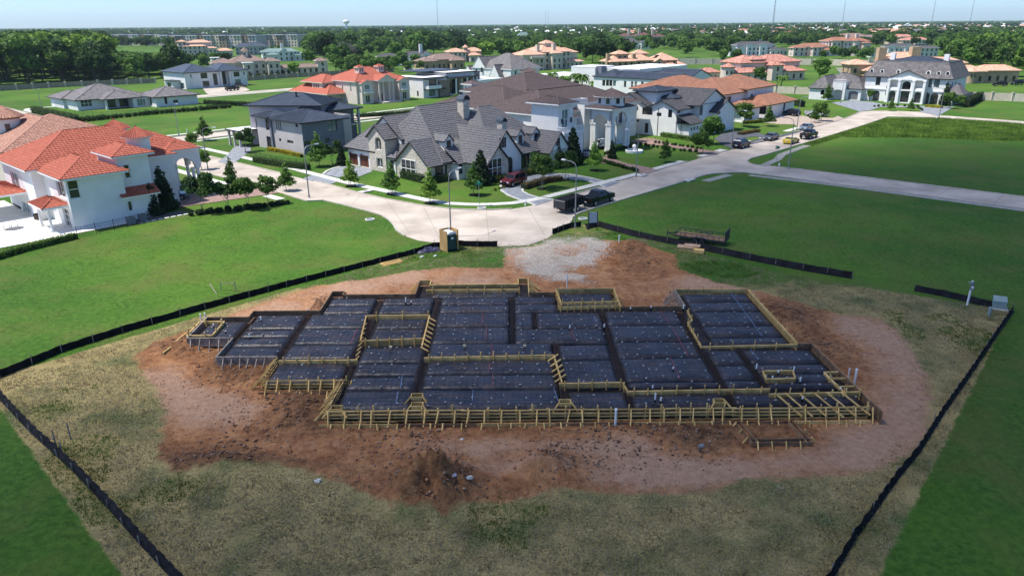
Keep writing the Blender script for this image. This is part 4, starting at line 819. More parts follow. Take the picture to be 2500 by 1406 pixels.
# ---------------------------------------------------------------- loose things on the lot
def riser(px, py, h, r, label):
    x, y = G(px, py); z = float(hz(x, y)); t = thing('riser_pipe', label, 'pipe', (x, y, z), group=None); MB().tube((0, 0, -.1), (0, 0, h), r, r, 10).build('pipe', PVC, t); MB().tube((0, 0, h - .16), (0, 0, h + .02), r * 1.22, r * 1.22, 10).build('pipe_cap', PVC, t)
riser(1384, 706, 1.55, .06, 'tall white plastic pipe standing behind the foundation by the gravel'); riser(1511, 598, .85, .07, 'white plastic pipe beside the soil heap at the gravel entrance'); riser(1502, 1042, 1.15, .075, 'white plastic pipe in front of the near form wall')
riser(2085, 940, 1.2, .07, 'white plastic pipe at the right edge of the foundation, thicker one'); riser(2070, 925, .8, .05, 'white plastic pipe at the right edge of the foundation, thinner one'); riser(492, 786, .75, .06, 'left of two white pipes at the small left wing of the foundation'); riser(502, 780, .6, .06, 'right of two white pipes at the small left wing of the foundation')
# ---------------------------------------------------------------- silt fences: cloth spans between wooden stakes
FABRIC = mat('black_silt_fabric', (0.005, 0.005, 0.006), 0.8, 0, 1.2, col2=(0.014, 0.014, 0.017), spec=0.12, bump=0.4, bscale=5, world=True)
def silt_fence(pts, label, h=0.62, step=2.3, lean=0.0, stakes=True, out=1, roll=0.0):
    P = resample(pts, step); Nn = normals(P); x0, y0 = P[0].x, P[0].y; t = thing('silt_fence', label, 'silt fence', (x0, y0, 0), group='silt fences round the lot')
    for i in range(len(P) - 1):
        a, b = P[i], P[i + 1]; n = 7; fb = MB(); rows = []
        sag = random.uniform(.02, .10); 
        for k in range(n + 1):
            f = k / n; c = a.lerp(b, f); nn = Nn[i].lerp(Nn[i + 1], f); hh = h * (1 - sag * math.sin(math.pi * f) * random.uniform(.8, 1.2)); z = float(hz(c.x, c.y)); w = 0.05 * math.sin(k * 2.1 + i) + lean * .5
            rows.append([(c.x - x0 + nn.x * o, c.y - y0 + nn.y * o, zz) for o, zz in ((.12 * out, z + .01), (.02 * out, z + .08), (w * .5 * out, z + hh * .55), (w * out + lean * out, z + hh), (w * out + lean * out - .03 - roll, z + hh * .98 - roll * .2), (-.03 - roll * 1.4, z + .02))])
        for k in range(n):
            for j in range(6): fb.poly([rows[k][j], rows[k + 1][j], rows[k + 1][(j + 1) % 6], rows[k][(j + 1) % 6]])
        fb.build('fabric_span', FABRIC, t)
    if stakes:
        for i, (p, nn) in enumerate(zip(P, Nn)):
            z = float(hz(p.x, p.y)); MB().bar((p.x - x0 - nn.x * .05, p.y - y0 - nn.y * .05, z - .05), (p.x - x0 - nn.x * .05 + random.uniform(-.06, .06), p.y - y0 - nn.y * .05, z + h + random.uniform(.05, .3)), .045, .045, (1, 0, 0)).build('stake', WOODG, t)
    return t
silt_fence(P_((-60, 948), (0, 922), (150, 860), (300, 812), (440, 772), (560, 738), (700, 700), (840, 664), (1010, 620)), 'long black silt fence with stakes along the left side of the lot')
silt_fence(P_((1010, 620), (1060, 604), (1085, 602)), 'short black silt fence just left of the portable toilet', step=1.5)
silt_fence(P_((1120, 601), (1165, 603), (1214, 603)), 'short black silt fence between the portable toilet and the gravel entrance', step=1.6, h=.72)
silt_fence(P_((-60, 905), (0, 975), (75, 1055), (180, 1150), (265, 1240), (345, 1330), (440, 1430), (500, 1500)), 'black silt fence crossing the lower left corner of the picture', h=.42, lean=.16, roll=.02)
silt_fence(P_((1348, 572), (1375, 562), (1395, 556), (1418, 553)), 'short black silt fence at the street corner right of the gravel entrance', step=1.3, h=.7)
silt_fence(P_((1432, 560), (1460, 553), (1560, 580), (1700, 607), (1830, 635), (1960, 660), (2080, 680)), 'drooping black silt fence running behind the utility trailer on the right', step=3.0, lean=.3, h=.6, roll=.12)
silt_fence(P_((2232, 709), (2300, 722), (2370, 738), (2430, 752)), 'fallen black silt fence by the meter post and transformer box', step=2.2, lean=.3, h=.45, stakes=False, roll=.16)
silt_fence(P_((2472, 760), (2420, 835), (2360, 925), (2300, 1010), (2262, 1070), (2240, 1105), (2190, 1165), (2130, 1250), (2080, 1320), (2030, 1406), (1980, 1480)), 'black silt fence along the right side of the lot', h=.55)
# ---------------------------------------------------------------- site objects
def at(px, py): x, y = G(px, py); return (x, y, float(hz(x, y)))
PLY = mat('plywood', (0.36, 0.22, 0.085), 0.8, 0, 1.2, col2=(0.48, 0.31, 0.13), stretch=(1, 1, .4)); TEAL = mat('dark_green_plastic', (0.012, 0.055, 0.045), 0.5, 0.1, 2)
x, y, z = at(1098, 610)
t = thing('portable_toilet', 'dark green portable toilet with white arched roof', 'portable toilet', (x, y, z + .02), math.radians(38))
MB().box(-.55, .55, -.55, .55, .12, 1.95).build('cabin', TEAL, t); MB().box(-.6, .6, -.6, .6, 0, .12).build('skid', BLACKP, t)
rb = MB(); arc = [(.6 * -math.cos(a), 1.95 + .28 * math.sin(a)) for a in np.linspace(0, math.pi, 11)]
for p, q in zip(arc[:-1], arc[1:]): rb.hexa([(p[0], -.62, 1.93), (q[0], -.62, 1.93), (q[0], .6, 1.93), (p[0], .6, 1.93), (p[0], -.62, p[1]), (q[0], -.62, q[1]), (q[0], .6, q[1]), (p[0], .6, p[1])])
rb.build('roof', PVC, t); d = MB().box(-.38, .38, -.6, -.552, .2, 1.85).build('door', TEAL, t); MB().box(.26, .34, -.66, -.6, .95, 1.15).build('handle', BLACKP, d); MB().box(-.15, .17, -.606, -.602, 1.36, 1.6).build('placard', PVC, d); MB().tube((.3, .42, 1.95), (.3, .42, 2.5), .05, .05, 8).build('vent_pipe', PVC, t)
t = thing('plywood_enclosure', 'three-sided plywood enclosure round the portable toilet', 'enclosure', (x, y, z), math.radians(38))
MB().box(-.78, -.73, -.70, .8, 0, 2.4).build('panel', PLY, t); MB().box(.73, .78, -.70, .8, 0, 2.4).build('panel', PLY, t); MB().box(-.73, .73, .75, .8, 0, 2.4).build('panel', PLY, t)
for a in (-.7, .7): MB().box(a - .04, a + .04, -.66, -.57, 0, 2.36).build('corner_post', WOOD, t)
x, y, z = at(1046, 613); cl = MB(); n = 26; V = []                                     # crumpled plastic
X, Y = np.meshgrid(np.linspace(-1.5, 1.5, n), np.linspace(-.75, .75, n), indexing='ij'); rr = np.clip(1 - (X / 1.5) ** 2 - (Y / .75) ** 2, 0, 1); Zc = .02 + .45 * rr ** .6 * (0.35 + fbm(X, Y, 2.6, 91, 4, .7)); V = np.stack([X, Y, Zc], -1).reshape(-1, 3); I = np.arange(n * n).reshape(n, n)
m_ = mat('crumpled_dark_blue_plastic', (0.012, 0.013, 0.03), 0.3, 0, 1.5, col2=(0.05, 0.05, 0.09), bump=.8, bscale=6); o = raw('plastic_heap', V, np.stack([I[:-1, :-1], I[1:, :-1], I[1:, 1:], I[:-1, 1:]], -1).reshape(-1, 4), m_); o.location = (x, y, z); o.rotation_euler.z = .5; tag(o, 'crumpled heap of dark blue plastic sheeting left of the portable toilet', 'plastic sheeting')
x, y, z = at(1140, 600); tag(MB().lathe([(.0, 0), (.16, 0), (.2, .42), (.21, .44), (.17, .44), (.15, .1), (0, .1)], 12).build('white_bucket', PVC), 'white bucket by the silt fence right of the portable toilet', 'bucket').location = (x, y, z + .02)
def lumber(px, py, rz, label, n, L_, w=.09, h=.045, spread=.5, m=WOOD, cols=6):
    x, y, z = at(px, py); t = thing('lumber_pile', label, 'lumber', (x, y, z), rz)
    for i in range(n):
        a, b, r = random.uniform(-spread, spread), i // cols * h + .03, random.uniform(-.12, .12); l = L_ * random.uniform(.7, 1) / 2; MB().bar((-l * math.cos(r), a - l * math.sin(r), b), (l * math.cos(r), a + l * math.sin(r), b + random.uniform(0, .03)), w, h).build('board', m, t)
    return t
lumber(957, 643, .62, 'loose pile of pale boards beside the left silt fence', 16, 2.6, spread=.6)
x, y, z = at(1680, 612); t = thing('lumber_stack', 'stack of plywood sheets on lumber in front of the trailer, larger one', 'lumber', (x, y, z), -.33)
for i in range(5): MB().box(-1.0, 1.05, -.55 + .004 * i, .5, .05 + .075 * i, .12 + .075 * i).build('board_layer', WOOD, t)
for k, (a, b) in enumerate(((-1.2, .6), (-.5, 1.15))): MB().box(a, a + 1.75, -.6 + .5 * k, .55 + .4 * k, .46 + .05 * k, .5 + .05 * k).build('plywood_sheet', mat('pale_plywood', (.42, .27, .17), .8, .12, 1.5), t)
x, y, z = at(1707, 618); t = thing('lumber_stack', 'small stack of cut lumber at the right end of the plywood stack', 'lumber', (x, y, z), -.33)
for i in range(4):
    for j in range(3): MB().box(-.5, .5, -.4 + j * .28, -.15 + j * .28, .02 + i * .1, .11 + i * .1).build('board', WOOD, t)
# utility trailer
x, y, z = at(1712, 590); t = thing('utility_trailer', 'black open utility trailer with wooden deck and mesh tail ramp', 'trailer', (x, y, z + .02), math.radians(-30)); L2, Wd = 2.9, 1.0
fr = MB()
for s in (-1, 1): fr.bar((-L2, s * Wd, .55), (L2, s * Wd, .55), .08, .14); fr.bar((-L2, s * Wd, 1.05), (L2, s * Wd, 1.05), .06, .06)
fr.bar((-L2, -Wd, 1.05), (-L2, Wd, 1.05), .06, .06); fr.bar((-L2, -Wd, .55), (-L2, Wd, .55), .08, .14); fr.bar((L2, -Wd, .55), (L2, Wd, .55), .08, .14); fr.bar((-L2, -.7, .5), (-L2 - 1.3, 0, .5), .08, .1); fr.bar((-L2, .7, .5), (-L2 - 1.3, 0, .5), .08, .1); fr.bar((-L2 - 1.2, 0, 0), (-L2 - 1.2, 0, .9), .06, .06); fr.build('frame', DARK, t)
for s in (-1, 1):
    for k in range(10): a = -L2 + 5.8 * k / 9; MB().bar((a, s * Wd, .6), (a, s * Wd, 1.05), .05, .05, (1, 0, 0)).build('rail_post', DARK, t)
for k in range(12): b = -Wd + .09 + k * .165; MB().box(-L2 + .05, L2 - .05, b - .075, b + .075, .62, .66).build('deck_plank', WOODB, t)
rp = MB(); rp.bar((L2 + .02, -Wd, .55), (L2 + .02, -Wd, 1.75), .06, .06, (1, 0, 0)); rp.bar((L2 + .02, Wd, .55), (L2 + .02, Wd, 1.75), .06, .06, (1, 0, 0)); rp.bar((L2 + .02, -Wd, 1.75), (L2 + .02, Wd, 1.75), .06, .06)
for k in range(9): b = -Wd + (k + 1) * .2; rp.bar((L2 + .02, b, .55), (L2 + .02, b, 1.75), .04, .04, (1, 0, 0))
rp.build('tail_ramp', DARK, t)
TYRE = mat('tyre_rubber', (0.012, 0.012, 0.013), 0.85, 0.2, 5); RIM = mat('alloy_rim', (0.45, 0.46, 0.48), 0.35, 0.05, 3, metal=0.8)
def wheel(t, x, y, r, w, side, rim=RIM):
    o = MB().tube((x, y - w / 2, r), (x, y + w / 2, r), r, r, 18).build('wheel', TYRE, t); yy = y + side * (w / 2 + .006); rb_ = MB().tube((x, yy - side * .03, r), (x, yy, r), r * .64, r * .6, 14)
    for k in range(5): a = k * 1.2566; rb_.bar((x, yy + side * .008, r), (x + r * .6 * math.cos(a), yy + side * .008, r + r * .6 * math.sin(a)), .05, .02, (0, 1, 0))
    rb_.build('rim', rim, o)
for s in (-1, 1):
    for a in (-.45, .4): wheel(t, a, s * (Wd + .16), .34, .2, s, DARK)
    fb = MB(); arc = [(-.9, .62), (-.7, .78), (-.2, .8), (.2, .8), (.65, .78), (.85, .62)]
    for p, q in zip(arc[:-1], arc[1:]): fb.bar((p[0], s * (Wd + .16), p[1]), (q[0], s * (Wd + .16), q[1]), .26, .03)
    fb.build('fender', DARK, t)
# sign board, meter post, boxes
x, y, z = at(1447, 562); t = thing('sign_board', 'blank grey sign board on two black posts at the lot corner', 'sign', (x, y, z), math.radians(8))
for a in (-.55, .55): MB().box(a - .05, a + .05, -.05, .05, 0, 2.35).build('post', DARK, t)
MB().box(-.5, .5, -.02, .02, .95, 2.3).build('panel', mat('back_of_sign', (.42, .45, .48), .6, .05, 2), t)
x, y, z = at(2361, 745); t = thing('meter_post', 'temporary electric meter on a pale leaning post', 'electric meter', (x, y, z), .2)
MB().bar((0, 0, -.1), (.12, .1, 2.3), .12, .12, (1, 0, 0)).build('post', PVC, t); MB().box(-.35, .14, -.1, .1, 2.15, 2.22).build('hood', STEEL, t); MB().box(-.2, .1, -.16, -.06, 1.5, 2.1).build('meter_box', STEEL, t); MB().tube((-.05, -.16, 1.75), (-.05, -.26, 1.75), .11, .11, 12).build('meter_dial', PVC, t)
x, y, z = at(2437, 752); UTIL = mat('utility_green', (.24, .31, .29), .6, .1, 2); t = thing('transformer_box', 'pale green transformer box on a concrete pad at the right fence', 'utility box', (x, y, z), math.radians(-28)); MB().box(-.7, .7, -.6, .6, 0, .08).build('pad', CONCW, t); MB().hexa([(-.5, -.45, .08), (.5, -.45, .08), (.5, .45, .08), (-.5, .45, .08), (-.5, -.45, .72), (.5, -.45, .72), (.5, .45, .95), (-.5, .45, .95)]).build('cabinet', UTIL, t); MB().hexa([(-.53, -.48, .72), (.53, -.48, .72), (.53, .48, .95), (-.53, .48, .95), (-.53, -.48, .77), (.53, -.48, .77), (.53, .48, 1.0), (-.53, .48, 1.0)]).build('lid', UTIL, t)
x, y, z = at(2414, 771); t = thing('utility_pedestal', 'small round pale green utility pedestal near the transformer', 'utility box', (x, y, z)); MB().tube((0, 0, 0), (0, 0, .62), .13, .13, 12).build('body', UTIL, t); MB().tube((0, 0, .62), (0, 0, .78), .15, .13, 12).build('cap', UTIL, t)
def frame_sticks(pairs, label, name='wooden_stakes', m=WOODG):
    x, y, z = at(*pairs[0][0][0]); t = thing(name, label, 'stakes', (x, y, z))
    for (a, ha), (b, hb) in pairs:
        p, q = G(*a), G(*b); MB().bar((p[0] - x, p[1] - y, ha), (q[0] - x, q[1] - y, hb), .07, .05, (0, 1, 0)).build('stake', m, t)
frame_sticks([(((540, 708), 0), ((540, 708), .7)), (((576, 712), 0), ((576, 712), 1.05)), (((540, 708), .68), ((576, 712), .86))], 'grey wooden batter board frame standing on the left lawn')
frame_sticks([(((513, 703), .5), ((530, 720), .05))], 'single grey board leaning in the grass left of the batter board', 'leaning_board')
def ps(a, h): return ((a, 0), (a, h))
frame_sticks([(ps((138, 1092), 1.25)), (ps((173, 1072), 1.2)), (ps((150, 1100), .6)), (((108, 1075), .15), ((138, 1085), .45))], 'group of weathered stakes inside the lower left silt fence')
# ---------------------------------------------------------------- street furniture
LAMPH = mat('lamp_housing', (.55, .56, .57), .5, .05, 3)
def lamp_post(px, py, h, rz, label, arm=1.9):
    x, y = G(px, py); t = thing('street_lamp', label, 'street lamp', (x, y, 0.02), rz, 'street lamps')
    MB().tube((0, 0, 0), (0, 0, .5), .16, .12, 10).build('base', STEEL, t); MB().tube((0, 0, .4), (0, 0, h - .9), .10, .065, 10).build('pole', STEEL, t)
    pts = [(0, 0, h - .95), (.08, 0, h - .5), (.35, 0, h - .2), (.8, 0, h - .05), (arm, 0, h)]; MB().path(pts, .045, 8).build('arm', STEEL, t)
    hb = MB(); hb.hexa([(arm - .05, -.1, h - .05), (arm + .6, -.16, h - .06), (arm + .6, .16, h - .06), (arm - .05, .1, h - .05), (arm - .05, -.08, h + .07), (arm + .55, -.1, h + .1), (arm + .55, .1, h + .1), (arm - .05, .08, h + .07)]).build('lamp_head', LAMPH, t)
for p in ((755, 483, 7.6, TH, 'street lamp at the left kerb by the brick driveway'), (1101, 578, 7.9, 1.0, 'street lamp right behind the portable toilet'), (1404, 556, 8.2, 2.3, 'street lamp at the corner behind the dump trailer'), (1553, 433, 7.6, TH + 1.57, 'street lamp by the ring drive of the grey shingled house'), (1924, 413, 8.6, TH + 1.57, 'street lamp at the corner of the empty right-hand lots'), (1786, 363, 7.6, TH - 1.57, 'street lamp by the dark stamped driveway'),
          (437, 332, 7.4, -TH, 'street lamp on the back street left of the grey house'), (2292, 289, 7.6, 2.6, 'street lamp in front of the mansard mansion'), (2052, 252, 6.5, TH, 'street lamp left of the mansard mansion by the blue car'), (1185, 260, 7.4, 2.4, 'street lamp on the back street above the grey shingled roof'), (105, 280, 7.4, -TH, 'street lamp on the far left street by the hedge'), (508, 415, 7.4, 0, 'street lamp on the left street across from the grey house drive'), (1945, 318, 7.6, TH - 1.57, 'street lamp by the beige paver drive')): lamp_post(*p)
SIGNG = mat('green_street_sign', (.015, .17, .12), .5, .05, 2)
def street_sign(px, py, label, h=2.9, rz=0.0):
    x, y = G(px, py); t = thing('street_sign', label, 'street sign', (x, y, 0), rz); MB().tube((0, 0, 0), (0, 0, h), .035, .035, 6).build('post', STEEL, t); MB().box(-.5, .5, -.02, .02, h, h + .25).build('blade', SIGNG, t); MB().box(-.02, .02, -.5, .5, h + .26, h + .5).build('blade', SIGNG, t)
street_sign(1170, 503, 'green street name sign on the shingled house lawn corner', 3.0, .4); street_sign(1894, 399, 'green street name sign at the corner of the right-hand lots', 2.6, .4)
def hydrant(px, py, label):
    x, y = G(px, py); t = thing('fire_hydrant', label, 'fire hydrant', (x, y, 0)); MB().lathe([(.16, 0), (.16, .06), (.1, .08), (.1, .5), (.14, .52), (.14, .56), (.11, .6), (.06, .72), (.0, .76)], 12).build('barrel', PVC, t); MB().tube((-.18, 0, .42), (.18, 0, .42), .055, .055, 8).build('side_nozzles', PVC, t); MB().tube((0, 0, .38), (0, -.18, .38), .07, .07, 8).build('front_nozzle', PVC, t)
hydrant(1283, 501, 'white fire hydrant on the verge by the ring drive'); hydrant(1902, 408, 'white fire hydrant beside the corner street lamp'); hydrant(457, 323, 'white fire hydrant on the back street lawn'); hydrant(2285, 293, 'white fire hydrant in the tall grass before the mansard mansion')
for px, py, l in ((903, 537, 'round concrete manhole on the left lawn'), (1423, 535, 'round concrete manhole behind the sign board'), (1176, 509, 'round manhole at the kerb by the street name sign')):
    x, y = G(px, py); t = thing('manhole', l, 'manhole', (x, y, 0)); MB().lathe([(.62, 0), (.62, .14), (.48, .16), (.46, .10)], 20).build('ring', CONCW, t); MB().lathe([(.46, .09), (.01, .11)], 20).build('cover', GREYD, t)
for px, py, l in ((893, 469, 'concrete storm drain inlet at the kerb of the shingled house'), (1568, 430, 'concrete storm drain inlet by the street lamp on the main street'), (1684, 441, 'concrete storm drain inlet across from the paver drives')):
    x, y = G(px, py); t = thing('storm_drain', l, 'storm drain', (x, y, 0), TH); MB().box(-1.1, 1.1, -.5, .6, 0, .17).build('box', CONCW, t); MB().box(-.8, .8, -.53, -.49, .04, .13).build('inlet', DARK, t); MB().lathe([(.3, .175), (.01, .18)], 14).build('cover', GREYD, t)
# ---------------------------------------------------------------- vehicles
def paint(name, c): return mat('paint_' + name, c, 0.22, 0.02, 1, spec=0.6)
CARGL = mat('car_glass', (0.006, 0.008, 0.010), 0.03, 0, 1, col2=(.016, .018, .02), spec=0.3); TAIL = mat('tail_lamp', (0.09, 0.006, 0.006), 0.3, 0.1, 1); HEADL = mat('head_lamp', (0.65, 0.67, 0.7), 0.15, 0.05, 1); PLATE = mat('number_plate', (.6, .6, .6), .6, .05, 2)
PROF = {  # side outlines: (x, z) nose at +x
    'suv': dict(w=1.92, belt=1.05, body=[(-2.42, .42), (-2.45, .8), (-2.40, 1.08), (-2.25, 1.55), (-2.1, 1.74), (-1.6, 1.8), (.2, 1.79), (.55, 1.72), (1.15, 1.14), (1.3, 1.10), (2.2, 1.0), (2.42, .85), (2.45, .45)], win=[(-2.12, 1.12), (-1.95, 1.62), (-1.5, 1.68), (.2, 1.67), (.5, 1.6), (.98, 1.14)], wh=.38, ax=(-1.42, 1.48), ht=1.8, fw=((.55, 1.72), (1.15, 1.14)), rw=((-2.40, 1.10), (-2.12, 1.70))),
    'sedan': dict(w=1.85, belt=.95, body=[(-2.35, .35), (-2.4, .7), (-2.35, .98), (-1.7, 1.08), (-1.05, 1.40), (-.5, 1.47), (.2, 1.46), (.6, 1.38), (1.2, .98), (2.1, .86), (2.36, .68), (2.38, .35)], win=[(-1.55, 1.06), (-.98, 1.36), (-.5, 1.41), (.2, 1.40), (.52, 1.32), (1.0, 1.0)], wh=.33, ax=(-1.38, 1.42), fw=((.6, 1.38), (1.2, .98)), rw=((-1.72, 1.08), (-1.05, 1.40))),
    'sport': dict(w=1.92, belt=.82, body=[(-2.25, .32), (-2.3, .7), (-2.2, .9), (-1.5, .98), (-.7, 1.2), (-.1, 1.22), (.3, 1.16), (1.0, .85), (1.9, .68), (2.25, .5), (2.28, .3)], win=[(-1.0, .98), (-.6, 1.13), (-.1, 1.16), (.25, 1.1), (.75, .86)], wh=.35, ax=(-1.35, 1.4), fw=((.3, 1.16), (1.0, .85)), rw=((-1.5, .98), (-.75, 1.19))),
    'pickup': dict(w=2.02, belt=1.18, body=[(-2.95, .55), (-3.0, .9), (-2.98, 1.22), (-1.0, 1.22), (-.95, 1.3), (-.75, 1.82), (-.5, 1.93), (.5, 1.92), (.8, 1.84), (1.4, 1.26), (1.55, 1.24), (2.75, 1.16), (2.92, 1.0), (2.95, .5)], win=[(-.82, 1.28), (-.62, 1.76), (-.45, 1.82), (.5, 1.81), (.75, 1.73), (1.22, 1.28)], wh=.42, ax=(-1.85, 1.95), fw=((.8, 1.84), (1.4, 1.26)), rw=((-.97, 1.28), (-.75, 1.82)))}
def car(kind, px, py, rz, col, label, name='parked_car', cat='car', xyz=None):
    d = PROF[kind]; x, y = G(px, py) if xyz is None else xyz; t = thing(name, label, cat, (x, y, 0.075), rz, 'vehicles parked along the street and drives'); W2 = d['w'] / 2; pm = paint(*col)
    def hw(x_, z): return (W2 - max(0, z - d['belt']) * .33) * (1 - .10 * max(0, (abs(x_) - 1.6) / 1.3) ** 2) - (.05 if z < .5 else 0)
    body = d['body']; n = len(body); b = MB(); L_ = [(px_, hw(px_, z), z) for px_, z in body]; R_ = [(px_, -hw(px_, z), z) for px_, z in body]
    for i in range(n): j = (i + 1) % n; b.poly([R_[i], R_[j], L_[j], L_[i]])
    # sides as a fan of strips from the sill so that wheel arches stay open
    lowz = body[0][1]; sill = lambda q: lowz
    for S, sg in ((L_, 1), (R_, -1)):
        for i in range(1, n - 2):
            p, q = S[i], S[i + 1]
            for k in range(3): a0, a1 = k / 3, (k + 1) / 3; A = [p[m_] + (q[m_] - p[m_]) * a0 for m_ in range(3)]; B = [p[m_] + (q[m_] - p[m_]) * a1 for m_ in range(3)]; b.poly([(A[0], sg * (hw(A[0], lowz)), lowz), (B[0], sg * hw(B[0], lowz), lowz), (B[0], sg * hw(B[0], min(B[2], d['belt'])), min(B[2], d['belt'])), (A[0], sg * hw(A[0], min(A[2], d['belt'])), min(A[2], d['belt']))]); b.poly([(A[0], sg * hw(A[0], min(A[2], d['belt'])), min(A[2], d['belt'])), (B[0], sg * hw(B[0], min(B[2], d['belt'])), min(B[2], d['belt'])), tuple(B), tuple(A)])
    bo = b.build('body', pm, t)
    for sg in (1, -1):
        w = d['win']; MB().poly([(a, sg * (hw(a, z) + .012), z) for a, z in w]).build('side_window', CARGL, t)
        zb = min(z for a, z in w); xm = -.35; MB().hexa([(xm - .05, sg * (hw(xm, zb) + .018), zb), (xm + .05, sg * (hw(xm, zb) + .018), zb), (xm + .05, sg * hw(xm, zb), zb), (xm - .05, sg * hw(xm, zb), zb), (xm - .05, sg * (hw(xm, 1.7 if kind != 'sport' else 1.1) + .018), zb + .5 * (1 if kind != 'sport' else .4)), (xm + .05, sg * (hw(xm, 1.7 if kind != 'sport' else 1.1) + .018), zb + .5 * (1 if kind != 'sport' else .4)), (xm + .05, sg * hw(xm, 1.5), zb + .5 * (1 if kind != 'sport' else .4)), (xm - .05, sg * hw(xm, 1.5), zb + .5 * (1 if kind != 'sport' else .4))]).build('pillar', pm, t)
        MB().box(d['fw'][1][0] - .28, d['fw'][1][0] - .05, sg * (W2 - .02) if sg > 0 else -W2 - .18, W2 + .18 if sg > 0 else -W2 + .02, d['belt'] + .02, d['belt'] + .17).build('mirror', pm, t)
        for a in d['ax']:
            MB().tube((a, sg * (W2 - .14), d['wh'] + .02), (a, sg * (W2 + .004), d['wh'] + .02), d['wh'] + .07, d['wh'] + .07, 18).build('wheel_arch', BLACKP, bo); wheel(t, a, sg * (W2 - .1), d['wh'], .26, sg)
        fx, fz = body[-2]; MB().box(fx - .12, fx + .02, sg * (W2 - .5) if sg > 0 else -W2 + .14, W2 - .14 if sg > 0 else -W2 + .5, fz - .14, fz + .02).build('headlight', HEADL, t)
        tx, tz = body[2]; MB().box(tx - .06, tx + .08, sg * (W2 - .32) if sg > 0 else -W2 + .10, W2 - .10 if sg > 0 else -W2 + .32, tz - .3, tz + (.12 if kind == 'suv' else -.04)).build('taillight', TAIL, t)
    for key, nm in (('fw', 'windscreen'), ('rw', 'rear_window')):
        (xa, za), (xb, zb) = d[key]; g = .06; nx_, nz_ = abs(za - zb), abs(xa - xb); l = math.hypot(nx_, nz_); sx = 1 if key == 'fw' else -1; ox, oz = sx * nx_ / l * .015, nz_ / l * .015
        MB().poly([(xa + (xb - xa) * f + ox, s_ * (hw(xa + (xb - xa) * f, za + (zb - za) * f) - g), za + (zb - za) * f + oz) for f, s_ in ((.06, 1), (.06, -1), (.94, -1), (.94, 1))]).build(nm, CARGL, t)
    MB().box(body[1][0] - .04, body[1][0] + .05, -W2 + .12, W2 - .12, lowz - .08, lowz + .18).build('bumper', BLACKP if kind in ('suv', 'pickup') else pm, t); MB().box(body[-1][0] - .05, body[-1][0] + .06, -W2 + .12, W2 - .12, lowz - .08, lowz + .18).build('bumper', BLACKP if kind != 'sedan' else pm, t); MB().box(body[1][0] - .06, body[1][0] - .03, -.26, .26, .62, .76).build('number_plate', PLATE, t)
    MB().box(body[-2][0] + .0, body[-2][0] + .04, -W2 + .55, W2 - .55, .55, body[-2][1] - .02).build('grille', BLACKP, t)
    if kind == 'pickup':
        MB().box(-2.9, -1.05, -.78, .78, 1.225, 1.23).build('bed_floor', BLACKP, t)
        for sg in (-1, 1): MB().box(-2.96, -1.0, sg * .82 if sg > 0 else -.98, .98 if sg > 0 else -.82, 1.2, 1.30).build('bed_rail', pm, t)
        MB().box(-2.99, -2.9, -.9, .9, .75, 1.30).build('tailgate', pm, t)
    if kind == 'suv':
        for sg in (-1, 1): MB().bar((-1.8, sg * .62, 1.86), (.1, sg * .62, 1.86), .04, .05).build('roof_rail', BLACKP, t)
    return t
SS, SN = TH, TH + math.pi       # nose pointing up the main street / down it
BLK = ('black', (.008, .008, .009)); NAVY = ('navy_black', (.012, .013, .02)); GRY = ('grey', (.07, .075, .085)); WHT = ('white', (.68, .68, .68)); RED = ('maroon', (.10, .006, .010)); YEL = ('yellow', (.52, .38, .01)); BLU = ('blue', (.02, .03, .10)); SIL = ('silver_blue', (.13, .16, .20))
car('suv', 1254, 452, math.radians(-127), RED, 'dark red SUV parked on the ring drive of the grey shingled house', 'parked_suv', 'suv')
car('pickup', 1459, 497, TH, BLK, 'black pickup truck hitched to a dump trailer', 'pickup_truck', 'truck')
car('suv', 1810, 361, SS, NAVY, 'black SUV parked at the kerb, nearest on the main street', 'parked_suv', 'suv'); car('sedan', 1882, 342, SN, GRY, 'grey car parked at the kerb by the dark stamped driveway')
car('sport', 1931, 350, SS, YEL, 'yellow sports car parked on the right side of the main street', 'sports_car'); car('pickup', 1974, 338, SS, BLK, 'black pickup truck parked behind the yellow sports car', 'pickup_truck', 'truck'); car('sedan', 1968, 318, SN, SIL, 'silver blue car parked beyond the yellow sports car')
car('suv', 1931, 283, TH + 1.2, NAVY, 'black SUV on the beige drive of the terracotta roofed house', 'parked_suv', 'suv'); car('pickup', 1993, 285, TH - 1.0, WHT, 'white pickup truck on the beige drive', 'pickup_truck', 'truck'); car('sedan', 1867, 276, TH + 1.57, NAVY, 'dark car in front of the glass garage door'); car('sedan', 1888, 278, TH + 1.57, WHT, 'white car in front of the glass garage door')
car('suv', 1467, 361, TH + .9, WHT, 'white SUV under the tall white portico', 'parked_suv', 'suv'); car('sedan', 1424, 382, TH + 1.1, SIL, 'silver car half hidden by a dark tree beside the portico drive'); car('sedan', 2064, 240, TH + 2.4, BLU, 'dark blue car under the carport of the mansard mansion'); car('suv', 2440, 211, TH + 1.9, NAVY, 'left black SUV before the salmon tiled house on the far right', 'parked_suv', 'suv'); car('suv', 2482, 208, TH + 2.6, BLK, 'right black SUV before the salmon tiled house on the far right', 'parked_suv', 'suv')
car('pickup', 568, 222, TH + .3, BLK, 'black pickup truck before the white house with the dark hipped roof', 'pickup_truck', 'truck'); car('suv', 588, 214, TH - .6, GRY, 'grey SUV at the right end of the white house with dark hipped roof', 'parked_suv', 'suv'); car('sedan', 1152, 236, TH, NAVY, 'dark car beside the flat roofed white house'); car('sedan', 1198, 233, TH + .4, WHT, 'white car between the flat roofed and steep gabled white houses'); car('sedan', 420, 488, -TH + 1.2, SIL, 'silver car under the arched porch of the red tiled villa')
